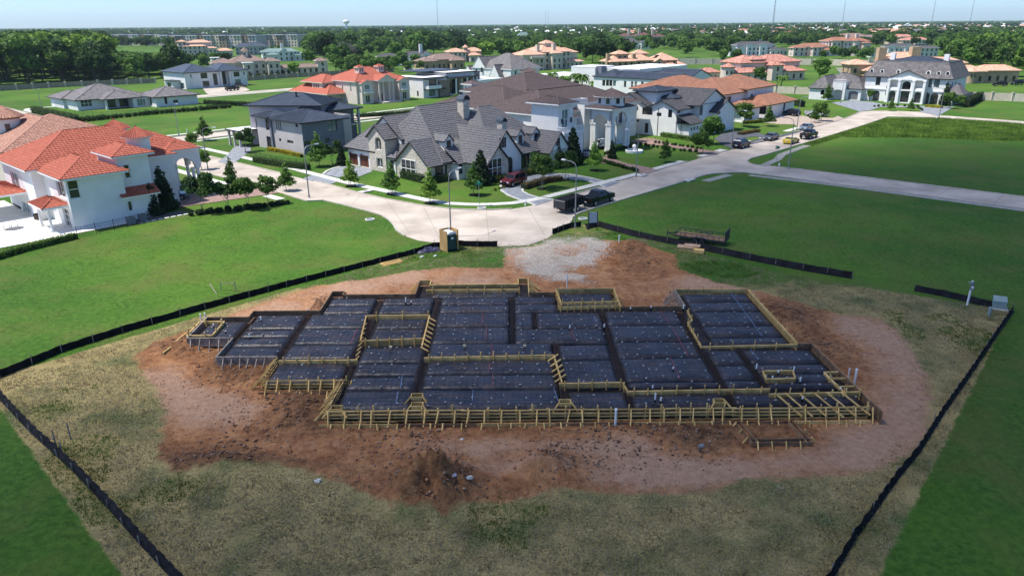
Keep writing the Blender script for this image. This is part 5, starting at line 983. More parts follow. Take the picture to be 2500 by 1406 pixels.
car('suv', 608, 345, TH + 1.57, NAVY, 'dark car under the flat carport of the grey house', 'parked_suv', 'suv')
# dump trailer behind the pickup
x, y = G(1389, 515); t = thing('dump_trailer', 'black dump trailer with tarp hitched behind the black pickup', 'trailer', (x, y, .03), TH)
b = MB(); Lx, Wy = 2.1, 1.0
for s in (-1, 1): b.box(-Lx, Lx, s * Wy - .04, s * Wy + .04, .75, 1.85)
b.box(-Lx, Lx, -Wy, Wy, .7, .78); b.box(Lx - .04, Lx + .04, -Wy, Wy, .75, 1.85); b.build('dump_bed', BLACKP, t); MB().box(-Lx - .05, -Lx + .03, -Wy, Wy, .7, 1.9).build('tailgate', DARK, t)
for k in range(7): a = -Lx + .3 + k * .6; [MB().box(a - .04, a + .04, s * Wy + (0 if s > 0 else -.1), s * Wy + (.1 if s > 0 else 0), .72, 1.85).build('side_rib', DARK, t) for s in (-1, 1)]
tp = MB(); n = 8
for i in range(n): a, c = -Lx + 4.2 * i / n, -Lx + 4.2 * (i + 1) / n; za, zc = 1.84 - .12 * math.sin(i * 1.3), 1.84 - .12 * math.sin((i + 1) * 1.3); tp.poly([(a, -Wy, 1.9), (c, -Wy, 1.9), (c, 0, zc), (a, 0, za)]).poly([(a, 0, za), (c, 0, zc), (c, Wy, 1.9), (a, Wy, 1.9)])
tp.build('tarp', FABRIC, t)
for k in range(9): a = -.9 + k * .22; MB().box(-Lx - .065, -Lx - .05, a, a + .12, 1.72, 1.78).build('reflector', PVC, t)
fr = MB(); fr.bar((-Lx, -.45, .6), (Lx + .3, -.45, .6), .1, .16); fr.bar((-Lx, .45, .6), (Lx + .3, .45, .6), .1, .16); fr.bar((Lx + .2, -.45, .55), (Lx + 1.5, 0, .5), .1, .12); fr.bar((Lx + .2, .45, .55), (Lx + 1.5, 0, .5), .1, .12); fr.build('chassis', DARK, t)
for s in (-1, 1):
    for a in (-.45, .45): wheel(t, a, s * (Wy + .1), .38, .24, s)
    MB().box(-.95, .95, Wy if s > 0 else -Wy - .26, Wy + .26 if s > 0 else -Wy, .78, .83).build('fender', DARK, t)
for a in (-.8, .8): MB().box(-Lx - .08, -Lx, a - .1, a + .1, .62, .74).build('taillight', TAIL, t)
# ---------------------------------------------------------------- houses close to the lot (all on the street grid)
def merge(a, b):      # bring the rotated wing b under house a
    bpy.context.view_layer.update(); M_ = a.root.matrix_world.inverted() @ b.root.matrix_world
    for ch in list(b.root.children): ch.parent = a.root; ch.matrix_parent_inverse = M_
    bpy.data.objects.remove(b.root)
# 1 white villa with red barrel tiles, left edge
h = House('tile_roofed_villa', 'large white villa with bright red tile roofs and round turrets at the left edge', 36, 107)
kw = dict(style='barrel', fascia=TRIMW)
h.vol(26.9, 33.6, 99, 108, 0, 6.6, WHITE, F=[(181, 463, 1.25, 2.3, 'W', 1, 2, 0)], L=[(148, 461, 2.9, 2.3, 'W', 3, 1, 0), (165, 538, 2.2, 3.0, 'W', 2, 3, 0)])
h.hip(26.9, 33.6, 99, 108.5, 6.6, .46, TILER, .7, **kw)
h.vol(33.6, 37.6, 100.2, 107, 0, 8.3, WHITE, F=[(311, 419, .75, 1.8, 'W', 1, 2, 0)]); h.hip(33.6, 37.6, 100.2, 106.4, 8.3, .42, TILER, .7, **kw)
h.vol(33.2, 37.4, 98.8, 100.3, 0, 3.2, WHITE, F=[(300, 507, .8, 1.35, 'W', 1, 1, 0)]); h.roof([[(32.8, 98.3, 3.2), (37.7, 98.3, 3.2), (37.7, 100.2, 4.1), (32.8, 100.2, 4.1)]], [], [(32.8, 98.3, 3.2), (37.7, 98.3, 3.2), (37.7, 100.2, 3.3), (32.8, 100.2, 3.3)], .18, TILER, 'barrel', TRIMW)
h.vol(37.6, 42.6, 104.6, 110, 0, 7.0, WHITE, F=[(347, 415, 1.05, 2.3, 'W', 1, 2, 0)]); h.hip(36.6, 42.4, 104.6, 112, 7.0, .42, TILER, .6, **kw)
h.vol(25.6, 44, 107.6, 121, 0, 6.8, WHITE, L=[(38, 445, 3.6, 2.6, 'B', 3, 1, 0), (68, 522, 3.6, 3.0, 'B', 3, 1, 0), (20, 512, 4.4, 3.2, 'w', 3, 1, 0)]); h.hip(25.6, 45, 107.6, 121, 6.8, .5, TILER, .7, **kw)
h.vol(38, 43.4, 110.6, 121, 0, 7.0, WHITE); h.hip(39.5, 47.6, 110.0, 121, 7.0, .46, TILER, .7, **kw)
h.arcade('F', 106.8, 42.6, 47.5, 4.1, 7.0, WHITE, [(45.0, 3.3, 4.1)]); h.arcade('L', 47.0, 106.9, 121, 4.1, 7.0, WHITE, [(108.9, 2.8, 4.1), (113, 3.4, 4.1), (117.6, 3.4, 4.1)]); h.vol(42.6, 47.2, 106.8, 110.6, 7.0, 7.05, WHITE, top=True); h.hip(42.6, 47.2, 106.8, 110.6, 7.05, .35, TILER, .4, **kw)
for s, t in ((42.9, 107.1), (43.6, 107.1), (46.3, 107.1), (47.0, 107.1), (47.2, 111), (47.2, 115.3), (47.2, 120)): h.column(s, t, .1, 4.15, .26, WHITE)
h.turret(39, 106.4, 1.5, 6.8, 9.7, 1.35, WHITE, TILER, .6); h.turret(40, 117, 1.5, 8.0, 9.75, 1.3, WHITE, TILER, .6)
h.hip(24.3, 27.0, 99.9, 104.6, 3.2, .45, TILER, .4, 'seam', TRIMW); h.column(24.7, 100.2, .1, 3.2, .17, WHITE); h.column(24.7, 104.3, .1, 3.2, .17, WHITE); h.hip(20, 25.6, 112, 121, 3.3, .3, TILER, .5, 'seam', TRIMW); h.column(20.2, 112.3, .1, 3.3, .3, WHITE)
h.done()
# 2 villa with mottled old tiles behind it
h = House('old_tile_villa', 'villa with mottled brown clay tile roof and white round tower behind the left villa', 38, 145)
kw = dict(style='barrel', fascia=WOODB); h.vol(28, 44, 128, 152, 0, 6.6, PINKW, L=[('row', 3, 4, 5, 4.8, 1.4, 1.8, 'w', 2, 1, 0)]); h.hip(28, 44, 128, 152, 6.6, .42, TILERD, .8, **kw); h.vol(36, 48, 148, 160, 0, 6.2, PINKW); h.hip(36, 48, 148, 160, 6.2, .4, TILERD, .8, **kw); h.turret(31.6, 141, 2.3, 6, 10.4, 1.9, WHITE, TILERD, .7, wins=3, fascia=WOODB); h.done()
# 3 grey contemporary house with standing-seam roof
h = House('grey_modern_house', 'grey stucco contemporary house with dark standing seam metal roofs', 84, 138)
kw = dict(style='seam', fascia=DARK)
h.vol(76.3, 86, 125, 136.5, 0, 6.3, GREYS, L=[(675, 304, .38, 2.0, 'w', 1, 1, 0), (680, 305.3, .38, 2.0, 'w', 1, 1, 0), (685, 306.6, .38, 2.0, 'w', 1, 1, 0), (724, 306, .9, .75, 'w', 1, 1, 0), (684, 342, .8, .6, 'w', 1, 1, 0), (708.6, 346.8, 2.3, .6, 'w', 1, 1, 0)], skip='F')
h.vol(76.3, 86, 125, 136.5, 0, 6.3, GREYD, F=[(812, 308, 2.1, 2.2, 'b', 2, 1, 0), (757, 348.5, 2.6, .7, 'w', 1, 1, 0), (799, 343, 1.0, .75, 'w', 1, 1, 0)], skip='LRB'); h.box(76.25, 86.05, 124.9, 125.02, 3.05, 3.3, GREYD, 'floor_band')
h.hip(76.3, 86.3, 125, 136.5, 6.3, .30, METALR, .8, **kw)
h.vol(76.0, 79, 136.5, 141.6, 0, 6.5, GREYS, L=[(653, 300.5, 1.5, 2.6, 'w', 2, 1, 0), (658.6, 350, 1.8, 2.7, 'w', 2, 1, 0)]); h.hip(76.0, 81, 136.6, 141.6, 6.5, .34, METALR, .8, **kw); h.box(75.9, 76.3, 135.9, 136.5, 0, 6.3, GREYD, 'pier')
h.vol(86, 90, 128, 137, 0, 6.4, GREYS, F=[('at', 1.2, 4.4, 1.0, 2.2, 'w', 1, 2, 0), ('at', 1.2, 1.6, 1.0, 2.2, 'w', 1, 1, 0)]); h.vol(90, 97.2, 137, 144, 0, 6.7, GREYD, F=[('at', 1.6, 5, 1.8, 2.3, 'w', 2, 1, 0), ('at', 4, 1.4, 1.6, .6, 'w', 1, 1, 0)]); h.box(89.9, 97.4, 134.8, 137, 3.1, 3.4, CONCW, 'balcony_floor'); h.vol(90, 97.2, 136.2, 137, 0, 3.1, GREYD, F=[('at', 1.4, 1.7, 1.4, .6, 'w', 1, 1, 0)])
h.hip(89.6, 97.2, 135.2, 144, 6.75, .28, METALR, .8, **kw); h.column(97.1, 135.1, 0, 6.7, .2, GREYS, 'post', True); h.column(90.2, 135.2, 0, 6.7, .16, GREYS, 'post', True); h.rail((90.2, 134.95), (97, 134.95), 3.4, 1.0, DARK, 14, 'railing')
h.flat(72.6, 77, 143.4, 148.6, 3.25, FLATW, DARK, .2, .25); [h.column(s, t, 0, 3.25, .2, GREYS, 'post', True) for s, t in ((73.0, 143.9), (73.0, 146.2), (73.0, 148.3))]
th2 = math.radians(-4.8); a = GS(593, 258, 8.27, th2); b = GS(729, 258, 8.27, th2); g = House('w', 'w', *a, th=th2); S0, S1, T0 = a[0] + .8, b[0] - .3, a[1] + .8
g.vol(S0, S1, T0, T0 + 12, 0, 8.25, GREYS, F=[(633, 300.5, 1.5, 2.1, 'w', 2, 1, 0), (640, 345, 1.6, 3.0, 'w', 2, 1, 0)]); g.hip(S0, S1 + 4.5, T0, T0 + 12, 8.25, .30, METALR, .8, style='seam', fascia=DARK); g.vol(S1, S1 + 4.5, T0 + 1.2, T0 + 12, 0, 8.25, GREYD); g.hip(S0 - .3, S0 + 6, T0 + 6, T0 + 16, 8.0, .3, METALR, .8, style='seam', fascia=DARK); x, y, _ = g.L(S1 - 1.6, T0 + 3.6, 0); MB().tube((x, y, 8.8), (x, y, 10.5), .2, .2, 8).tube((x, y, 10.5), (x, y, 10.65), .28, .28, 8).build('flue', DARK, g.root); g.done(); merge(h, g); h.done()
# 4 stone and white house with grey shingles
h = House('shingled_stone_house', 'cream stone and white house with steep grey shingle gables on the corner lot', 87, 93)
kw = dict(style='flat_tile', fascia=DARK)
h.vol(74.6, 84, 86.3, 94.2, 0, 3.0, STONE, F=[(1073.5, 416, 1.5, 1.5, 'w', 2, 1, 0)]); h.gable(74.6, 84, 86.3, 94.2, 3.0, .84, SHING, 's', .4, .35, wall=STONE, **kw)
h.surf('L', 74.6, 998, 412, 3.6, 3.0, 'W', 3, 2); h.box(76.05, 76.4, 86.2, 86.3, 1.0, 2.5, DARK, 'shutter'); h.box(78.2, 78.55, 86.2, 86.3, 1.0, 2.5, DARK, 'shutter')
h.vol(79.6, 83, 84.6, 87, 0, 2.7, WHITE, F=[(1115, 414, .95, 1.7, 'w', 1, 2, 0)]); h.roof([[(79.2, 84.1, 2.7), (83.4, 84.1, 2.7), (83.4, 88, 5.2), (79.2, 88, 5.2)]], [], [(79.2, 84.1, 2.7), (83.4, 84.1, 2.7), (83.4, 86.5, 2.75), (79.2, 86.5, 2.75)], .15, SHING, 'flat_tile', DARK)
h.vol(83, 86, 84.0, 87, 0, 2.9, STONE, F=[(1150, 410, 2.6, 2.2, 'W', 3, 1, 0)])
# main roof, hipped with a long ridge
A, B, C, D, a, b = (77.6, 86.0, 2.9), (97, 86.0, 2.9), (97, 106, 2.9), (77.6, 106, 2.9), (81.2, 96, 10.9), (90.2, 96, 10.9)
h.roof([[A, B, b, a], [B, C, b], [C, D, a, b], [D, A, a]], [(A, a), (B, b), (a, b), (D, a)], [A, B, C, D], .18, SHING, 'flat_tile', DARK); h.vol(78.1, 96.5, 86.6, 105.5, 0, 2.9, WHITE)
A, B, C, D, a, b = (84, 81.0, 3.1), (101.5, 81.0, 3.1), (101.5, 103, 3.1), (84, 103, 3.1), (92.0, 92.2, 10.1), (95.6, 92.2, 10.1)
h.roof([[A, B, b, a], [B, C, b], [C, D, a, b], [D, A, a]], [(A, a), (B, b), (a, b), (D, a)], [A, B, C, D], .18, SHING, 'flat_tile', DARK)
h.vol(84.5, 101, 81.5, 102.5, 0, 3.1, STONE, F=[(1279, 394, 3.0, 2.5, 'w', 3, 1, 0), (1309, 391, 1.6, 2.6, 'w', 2, 1, 0)])
# tall white gable, stone tower and garage on the left street side
h.vol(78.4, 92, 97.3, 106.1, 0, 5.8, WHITE, L=[(970, 362, .75, 3.0, 'w', 1, 1, 0)]); h.gable(78.4, 92, 97.3, 106.1, 5.8, .74, SHING, 's', .4, .4, wall=WHITE, **kw)
h.vol(75.8, 80, 98.6, 103.2, 0, 6.0, STONE, L=[(922.5, 346, 1.7, 2.2, 'W', 2, 1, .8), (927, 398, 1.7, 1.6, 'W', 2, 1, 0)]); h.gable(75.8, 80, 98.6, 103.2, 6.0, .82, SHING, 's', .4, .35, wall=STONE, **kw)
h.vol(76.2, 79, 96.6, 98.6, 0, 2.7, WHITE, L=[('at', 1, 1.2, 1.1, 2.2, 'd', 1, 1, 0)]); h.hip(76.2, 79, 96.4, 98.6, 2.7, .6, SHING, .35, **kw)
h.vol(76.3, 84, 103.2, 110.2, 0, 3.2, WHITE, L=[(861.5, 390, 2.7, 2.3, 'g', 1, 4, 0), (889, 395, 2.7, 2.3, 'g', 1, 4, 0)]); h.hip(76.3, 93, 102.0, 110.2, 3.2, .95, SHING, .5, **kw); h.vol(76.9, 79, 103.2, 104.6, 3, 6.0, WHITE, top=True)
for px, py in ((858, 372), (885, 377)):
    t, z = onS(px, py, 76.3); x, y, _ = h.L(76.25, t, 0); MB().tube((x, y, z), (x - .3, y, z + .1), .03, .03, 5).ball((x - .3, y, z), .16, 8).build('wall_lamp', DARK, h.root)
# street-facing gables
h.vol(82.6, 90.4, 80.5, 90, 0, 3.3, WHITE, F=[(1244, 400, 1.7, 2.9, 'd', 2, 1, 1)]); h.gable(82.6, 90.4, 80.5, 95, 3.3, 1.12, SHING, 't', .4, .35, wall=WHITE, ends='front', **kw); h.surf('F', 80.5, 1227, 348.6, 1.5, 1.6, 'w', 2, 1)
h.vol(81.0, 86.0, 79.4, 88, 0, 3.2, STONE, F=()); h.surf('F', 79.4, 1207.6, 410, 3.3, 3.0, 'W', 3, 2); h.gable(81.0, 86.0, 79.4, 90, 3.2, 1.0, SHING, 't', .4, .35, wall=STONE, ends='front', **kw)
h.vol(96.2, 101.6, 79.0, 84, 0, 3.2, STONE); h.gable(96.2, 101.6, 79.0, 92, 3.2, 1.1, SHING, 't', .4, .35, wall=WHITE, ends='front', **kw); h.surf('F', 79, 1362, 347, .95, 1.3, 'w', 1, 1)
for s, t, z in ((80.4, 87.6, 4.5), (93.2, 83.2, 4.3), (97.6, 83.4, 4.2)):
    h.vol(s - .85, s + .85, t, t + 4, z - .6, z + 1.7, WHITE); h.gable(s - .85, s + .85, t, t + 4.5, z + 1.7, 1.0, SHING, 't', .25, .2, wall=WHITE, ends='front', fascia=DARK); h.surf('F', t, 0, 0, .85, 1.6, 'w', 1, 2, u=s, zc=z + .75)
h.chimney(89.6, 93.4, 1.5, 7, 11.4); h.chimney(88.9, 83.5, 1.15, 5, 8.5); h.done()
# 5 white mansion with the tall portico
h = House('portico_mansion', 'white mansion with brown shingle roof and tall arched portico with domed cupola', 118, 94)
kw = dict(style='shingle', fascia=TRIMW)
h.vol(107, 140, 89.8, 106.5, 0, 7.5, WHITE, L=[(1165, 0, 1, 1, 'w', 1, 1, 0)], F=[('at', 3.5, 5.4, 2.4, 2.0, 'w', 3, 1, 0), ('at', 3.5, 1.9, 2.6, 2.6, 'w', 3, 1, 0), ('at', 6.6, 5.4, 1.6, 2.0, 'w', 2, 1, 0), ('at', 7, 1.9, 2.0, 2.6, 'w', 2, 1, 0)]); h.hip(107, 140, 89.8, 106.5, 7.5, .4, SHINGB, .7, **kw)
h.vol(108.5, 126, 101, 121.5, 0, 7.4, WHITE, L=[('at', 4, 5, 1.6, 1.2, 'w', 1, 1, 0)]); h.hip(108.5, 126, 101, 121.5, 7.4, .4, SHINGB, .7, **kw); h.vol(106.8, 108, 90.5, 94.5, 0, 7.0, WHITE, L=[(1322, 310, 1.4, 2.2, 'w', 1, 1, 0)])
h.vol(104, 108.4, 83.5, 90, 0, 10.2, WHITE, F=[(1380, 292, 1.9, 3.6, 'B', 2, 2, 0)]); h.hip(104, 108.4, 83.5, 90, 10.2, .33, SHINGB, .8, **kw)
h.vol(103.4, 109.2, 81.6, 83.6, 0, 4.8, WHITE, F=[('at', 2.6, 2, 2.2, 2.6, 'a', 1, 4, 0)]); h.box(103.2, 109.4, 81.4, 83.5, 4.8, 5.15, TRIMW, 'balcony_floor'); h.rail((103.4, 81.55), (109.2, 81.55), 5.15, 1.0, TRIMW); h.rail((103.4, 81.6), (103.4, 83.4), 5.15, 1.0, TRIMW)
for s in (104.9, 107.6): x, y, _ = h.L(s, 83.4, 0); MB().box(x - .1, x + .1, y - .25, y, 6.6, 7.5).build('wall_lamp', DARK, h.root)
h.vol(108.4, 113, 86.2, 90, 0, 7.0, WHITE, F=[('at', 1.0, 5.3, .9, 2.2, 'w', 1, 1, 0), ('at', 3, 1.8, 1.6, 2.2, 'w', 2, 1, 0)]); h.hip(108.4, 113, 86.2, 92, 7.0, .4, SHINGB, .6, **kw)
h.arcade('L', 117.6, 81.2, 86.4, 5.3, 8.3, WHITE, [(83.8, 3.5, 5.3)]); h.arcade('F', 81.2, 117.6, 124.6, 5.3, 8.3, WHITE, [(121.1, 4.4, 5.3)]); h.arcade('F', 85.9, 117.6, 124.6, 5.3, 8.3, WHITE, [(121.1, 4.4, 5.3)]); h.arcade('L', 124.1, 81.3, 86.3, 5.3, 8.3, WHITE, [(83.8, 3.5, 5.3)])
for s, t in ((118, 81.6), (118, 85.9), (118.9, 81.6), (123.3, 81.6), (124.2, 81.6), (124.2, 85.9), (118, 82.2), (118, 85.3)): h.column(s, t, 0, 5.35, .32, WHITE, 'column', True)
h.hip(117.4, 124.8, 81.0, 86.5, 8.3, .3, SHINGB, .6, flat_top=1.4, **kw); h.turret(121.1, 83.8, 2.7, 8.4, 10.4, 1.5, WHITE, SHINGB, .9, 16, True, 4); h.vol(118, 130, 88, 90.5, 0, 8.6, WHITE); h.vol(126, 131, 85.5, 90, 0, 7.2, WHITE, F=[('at', 1.2, 5.4, 1.2, 2, 'w', 1, 1, 0)]); h.hip(126, 131, 85.5, 92, 7.2, .35, SHINGB, .6, **kw); h.box(126.2, 130.5, 84.2, 85.5, 4, 4.35, TRIMW, 'balcony_floor'); h.rail((126.2, 84.3), (130.5, 84.3), 4.35, .95, TRIMW)
h.vol(112, 122, 90.2, 92, 7.5, 9.5, WHITE); h.hip(128, 138, 96, 110, 8.0, .4, SHINGB, .7, **kw); h.done()
# 6 white farmhouse with dark shingles
h = House('white_farmhouse', 'white brick farmhouse style house with dark shingle roof and black trimmed gables', 150, 86)
kw = dict(style='shingle', fascia=DARK)
h.vol(142.3, 158, 81, 99, 0, 6.2, WHITE, L=[(1580, 272, 2.6, 1.6, 'w', 3, 1, 0), (1609, 280, 1.2, .8, 'w', 2, 1, 0), (1611, 275, .9, .6, 'w', 1, 1, 0), (1567, 0, 1, 1, 'w', 1, 1, 0), (1611, 276, 1.0, 1.7, 'w', 1, 1, 0), (1636, 278, 1.0, 1.7, 'w', 1, 1, 0), (1555, 295, 1.2, .5, 'w', 2, 1, 0), (1578, 313, 1.0, 2.2, 'd', 1, 1, 0)], F=[(1655, 270, 1.6, .9, 'w', 2, 1, 0)])
h.gable(142.3, 158, 81, 88.5, 6.2, .42, SHINGD, 's', .5, .5, wall=WHITE, **kw); h.gable(142.3, 160, 88.0, 99, 6.2, .5, SHINGD, 's', .5, .5, wall=WHITE, **kw)
h.vol(149, 160, 79.2, 90, 0, 6.6, WHITE, F=[(1684, 270, 1.6, 2.2, 'b', 3, 2, 0)]); h.gable(148, 161, 78.8, 90, 6.8, .45, SHINGD, 't', .5, .5, wall=WHITE, ends='front', **kw); h.vol(145, 152, 88, 93, 6, 9.6, WHITE, F=[('at', 2.2, 2.6, .5, .5, 'w', 1, 1, 0)]); h.hip(144.5, 152.5, 87.5, 93.5, 9.4, .25, METALR, .4, 'seam', DARK)
h.vol(147.5, 151, 85.2, 88, 6.2, 7.9, WHITE, F=[('row', 3, .7, 1.0, 7.5, .8, .5, 'w', 1, 1, 0)]); h.hip(147.2, 151.3, 84.8, 88.4, 7.9, .3, METALR, .4, 'seam', DARK)
h.vol(142.5, 147.6, 77.8, 81.2, 0, 3.2, WHITE, F=[('row', 3, 1.1, 1.3, 2.0, .7, .7, 'w', 1, 1, 0)]); h.roof([[(141.9, 77.2, 3.2), (148.2, 77.2, 3.2), (148.2, 81.3, 5.0), (141.9, 81.3, 5.0)]], [], [(141.9, 77.2, 3.2), (148.2, 77.2, 3.2), (148.2, 80.9, 3.3), (141.9, 80.9, 3.3)], .15, SHINGD, 'shingle', DARK)
h.vol(154, 163, 77.5, 84, 0, 5.0, WHITE, F=[(1717, 280, 1.8, .7, 'w', 2, 1, 0)]); h.gable(154, 163, 77.5, 88, 5.0, .5, SHINGD, 't', .5, .4, wall=WHITE, ends='front', **kw)
for px in (1606, 1664): t, z = onS(px, 300, 142.3); x, y, _ = h.L(142.25, t, 0); MB().tube((x, y, 0), (x, y, 6.1), .06, .06, 6).build('downspout', DARK, h.root)
h.done()
# 7 white house with terracotta roofs and low garages
h = House('terracotta_house', 'white house with terracotta tile hip roofs and black framed glass garage door', 186, 94)
kw = dict(style='big', fascia=WOODB)
h.vol(176.5, 196, 87.2, 104, 0, 6.5, WHITE, L=[(1704, 240, 1.2, 2.2, 'w', 1, 1, 0), (1739, 241, 1.2, 2.2, 'w', 1, 1, 0), (1761, 242, 1.2, 2.2, 'w', 1, 1, 0), (1680, 235, 1.2, 1.6, 'w', 1, 1, 0)], F=[('at', 3, 4.6, 2.4, 2.2, 'w', 3, 1, 0)]); h.hip(176.5, 196, 87.2, 104, 6.5, .36, TILET, .8, **kw)
h.vol(180, 200, 104, 116, 0, 6.5, WHITE); h.hip(178, 200, 100, 116, 6.5, .36, TILET, .8, **kw); h.vol(188, 204, 86, 100, 0, 7.2, WHITE, F=[('at', 2.5, 3.2, 1.2, 5.0, 'w', 1, 2, 0)]); h.hip(187, 204, 86, 101, 7.2, .36, TILET, .8, **kw)
h.vol(175.5, 184, 80.6, 86.6, 0, 3.4, WHITE, F=[(1832, 283, 1.3, 1.9, 'w', 2, 1, 0)], L=[('at', 3, 1.3, 4.2, 2.2, 'a', 1, 4, 0)]); h.hip(175.5, 184, 80.6, 86.8, 3.4, .4, TILET, .7, **kw)
h.vol(186, 204, 79.6, 88, 0, 3.5, WHITE, L=[(1868, 263, 6.6, 2.3, 'w', 7, 4, 0)], F=[(1915, 259, 1.2, 2.2, 'w', 2, 3, 0)]); h.hip(186, 204, 79.6, 88.4, 3.5, .4, TILET, .7, **kw); h.done()
# 8 white mansard mansion on the right
h = House('mansard_mansion', 'white neoclassical mansion with grey mansard roof and round dormers on the right', 262, 62)
kw = dict(style='shingle', fascia=DARK); WN = lambda *a: a
h.vol(251, 272, 52, 76, 0, 7.5, WHITE, L=[(2145, 192, 1.4, 2.6, 'w', 2, 1, 0), (2170, 246 - 26, 1.9, 3.4, 'w', 2, 1, 1), (2268, 204, 1.5, 2.4, 'b', 2, 2, 0), (2287, 205, 1.5, 2.4, 'b', 2, 2, 0), (2259, 241, 2.1, 3.6, 'w', 2, 3, .8), (2280, 243, 2.1, 3.6, 'w', 2, 3, .8), (2139, 235, 1.9, 3.2, 'w', 2, 1, 1)], F=[('row', 2, 3, 4, 5.5, 1.3, 2, 'w', 1, 1, 0)])
h.hip(251, 272, 52, 76, 7.5, 1.75, SHINGW, .6, flat_top=2.6, **kw); h.hip(255, 268, 56, 72, 11.8, .25, METALR, 0, 'seam', DARK)
h.vol(248.6, 251.2, 57.8, 68.6, 0, 7.5, WHITE, L=[('at', 5.4, 3.4, 2.4, 6.2, 'w', 2, 4, .7), ('at', 1.8, 1.9, 1.9, 3.2, 'w', 2, 3, .8), ('at', 9, 1.9, 1.9, 3.2, 'w', 2, 3, .8), ('at', 1.9, 5.7, 2.4, 2.2, 'v', 1, 1, 0), ('at', 8.9, 5.7, 2.4, 2.2, 'v', 1, 1, 0)], depth=.5)
h.gable(248.6, 254, 57.8, 68.6, 7.5, .42, SHINGW, 's', .4, .5, wall=WHITE, fascia=DARK); h.box(248.3, 248.65, 57.6, 68.8, 6.9, 7.5, TRIMW, 'frieze'); h.box(248.35, 248.62, 57.7, 68.7, 3.7, 4.1, TRIMW, 'string_course'); h.box(250.75, 251.03, 68.7, 76, 3.6, 4.0, TRIMW, 'string_course'); h.box(250.75, 251.03, 52, 57.7, 3.6, 4.0, TRIMW, 'string_course')
for t in (58.2, 61.2, 65.2, 68.2): h.column(248.4, t, 0, 6.9, .34, TRIMW, 'pilaster', True)
for t, w in ((74.6, .8), (71.5, .8), (66.8, .9), (58.4, .9), (55.6, .8), (53.2, .8)):
    x, y, _ = h.L(251.3, t, 0); db = MB(); pts = [(-w * 1.1, 8.3), (w * 1.1, 8.3), (w * .8, 8.6)] + [(w * .75 * math.cos(a), 9.0 + w * .8 * math.sin(a)) for a in np.linspace(0, math.pi, 9)] + [(-w * .8, 8.6)]
    n_ = len(pts); F0 = [(x - .25, y + p[0], p[1]) for p in pts]; F1 = [(x + 1.6, y + p[0], p[1]) for p in pts]; db.poly(F0)
    for i in range(n_): db.poly([F0[i], F0[(i + 1) % n_], F1[(i + 1) % n_], F1[i]])
    do = db.build('dormer', TRIMW, h.root); MB().poly([(x - .27, y + .42 * math.cos(a), 9.05 + .5 * math.sin(a)) for a in np.linspace(0, 2 * math.pi, 14)[:-1]]).build('dormer_window', GLASS, do)
h.vol(249, 258, 50.2, 52.2, 0, 3.3, WHITE); h.hip(248.8, 256, 48, 52.2, 3.3, 1.2, SHINGW, .3, style='shingle', fascia=DARK)
h.vol(248.5, 256, 76, 80.5, 0, 3.6, WHITE, L=[('at', 2.2, 1.5, 3.0, 2.7, 'e', 1, 4, .4)]); h.hip(248.5, 258, 76, 80.5, 3.6, 1.3, SHINGW, .4, style='shingle', fascia=DARK); h.vol(247, 257, 80.5, 84.6, 0, 5.6, WHITE, L=[('at', 2.0, 1.6, 2.8, 3.2, 'v', 1, 1, .5)]); h.rail((247, 80.6), (247, 84.4), 5.6, .7, TRIMW)
h.vol(243.8, 258, 84.6, 90.6, 0, 3.6, WHITE, L=[(2008, 226, 1.2, 1.6, 'w', 1, 1, 1)], F=[('at', 3, 2, 1, 1.6, 'w', 1, 1, 0)]); h.hip(243.8, 258, 84.6, 90.6, 3.6, 1.1, SHINGW, .4, style='shingle', fascia=DARK); h.hip(252, 268, 80, 92, 4.5, .5, SHINGW, .4, fascia=DARK)
h.chimney(262, 72, 1.4, 10, 14.2, TRIMW, False); h.chimney(264, 57, 1.4, 10, 14.0, TRIMW, False); h.done()
# ---------------------------------------------------------------- second row of houses, street grid
# 9 pale pink house with red roofs
h = House('red_roofed_house', 'pale pink house with red roof, columned gable porch and two lantern chimneys', 150, 202); kw = dict(fascia=PINKW)
h.vol(140.5, 161, 195.5, 213, 0, 7, PINKW, F=[('at', 2.2, 1.5, 1.8, 2.4, 'W', 2, 1, 0), ('at', 2.2, 5.2, 1.8, 2.2, 'B', 2, 1, 0), ('at', 18.3, 1.5, 1.8, 2.4, 'W', 2, 1, 0), ('at', 18.3, 5.2, 1.8, 2.2, 'B', 2, 1, 0), ('at', 6.2, 4.8, .7, 1.4, 'w', 1, 1, 0)], L=[('at', 14.5, 4.6, .6, 1.8, 'W', 1, 1, 0), ('at', 10, 4.6, .6, 1.8, 'W', 1, 1, 0), ('at', 14.5, 6.2, .4, .6, 'w', 1, 1, 0)]); h.hip(140.5, 161, 195.5, 213, 7, .42, TILER, .5, **kw)
h.vol(141.2, 145.6, 193.6, 195.6, 0, 6.6, PINKW, F=[('at', 2.2, 1.5, 1.8, 2.4, 'W', 2, 1, 0), ('at', 2.2, 4.9, 1.8, 2.0, 'B', 2, 1, 0)]); h.gable(141.2, 145.6, 193.6, 200, 6.6, .4, TILER, 't', .3, .3, wall=PINKW, ends='front', fascia=PINKW); h.vol(156.4, 160.8, 193.6, 195.6, 0, 6.6, PINKW, F=[('at', 2.2, 1.5, 1.8, 2.4, 'W', 2, 1, 0), ('at', 2.2, 4.9, 1.8, 2.0, 'B', 2, 1, 0)]); h.gable(156.4, 160.8, 193.6, 200, 6.6, .4, TILER, 't', .3, .3, wall=PINKW, ends='front', fascia=PINKW)
for s in (143.4, 158.6): h.box(s - 1.7, s + 1.7, 192.7, 193.6, 3.4, 3.7, TRIMW, 'balcony_floor'); h.rail((s - 1.6, 192.8), (s + 1.6, 192.8), 3.7, .9, TRIMW)
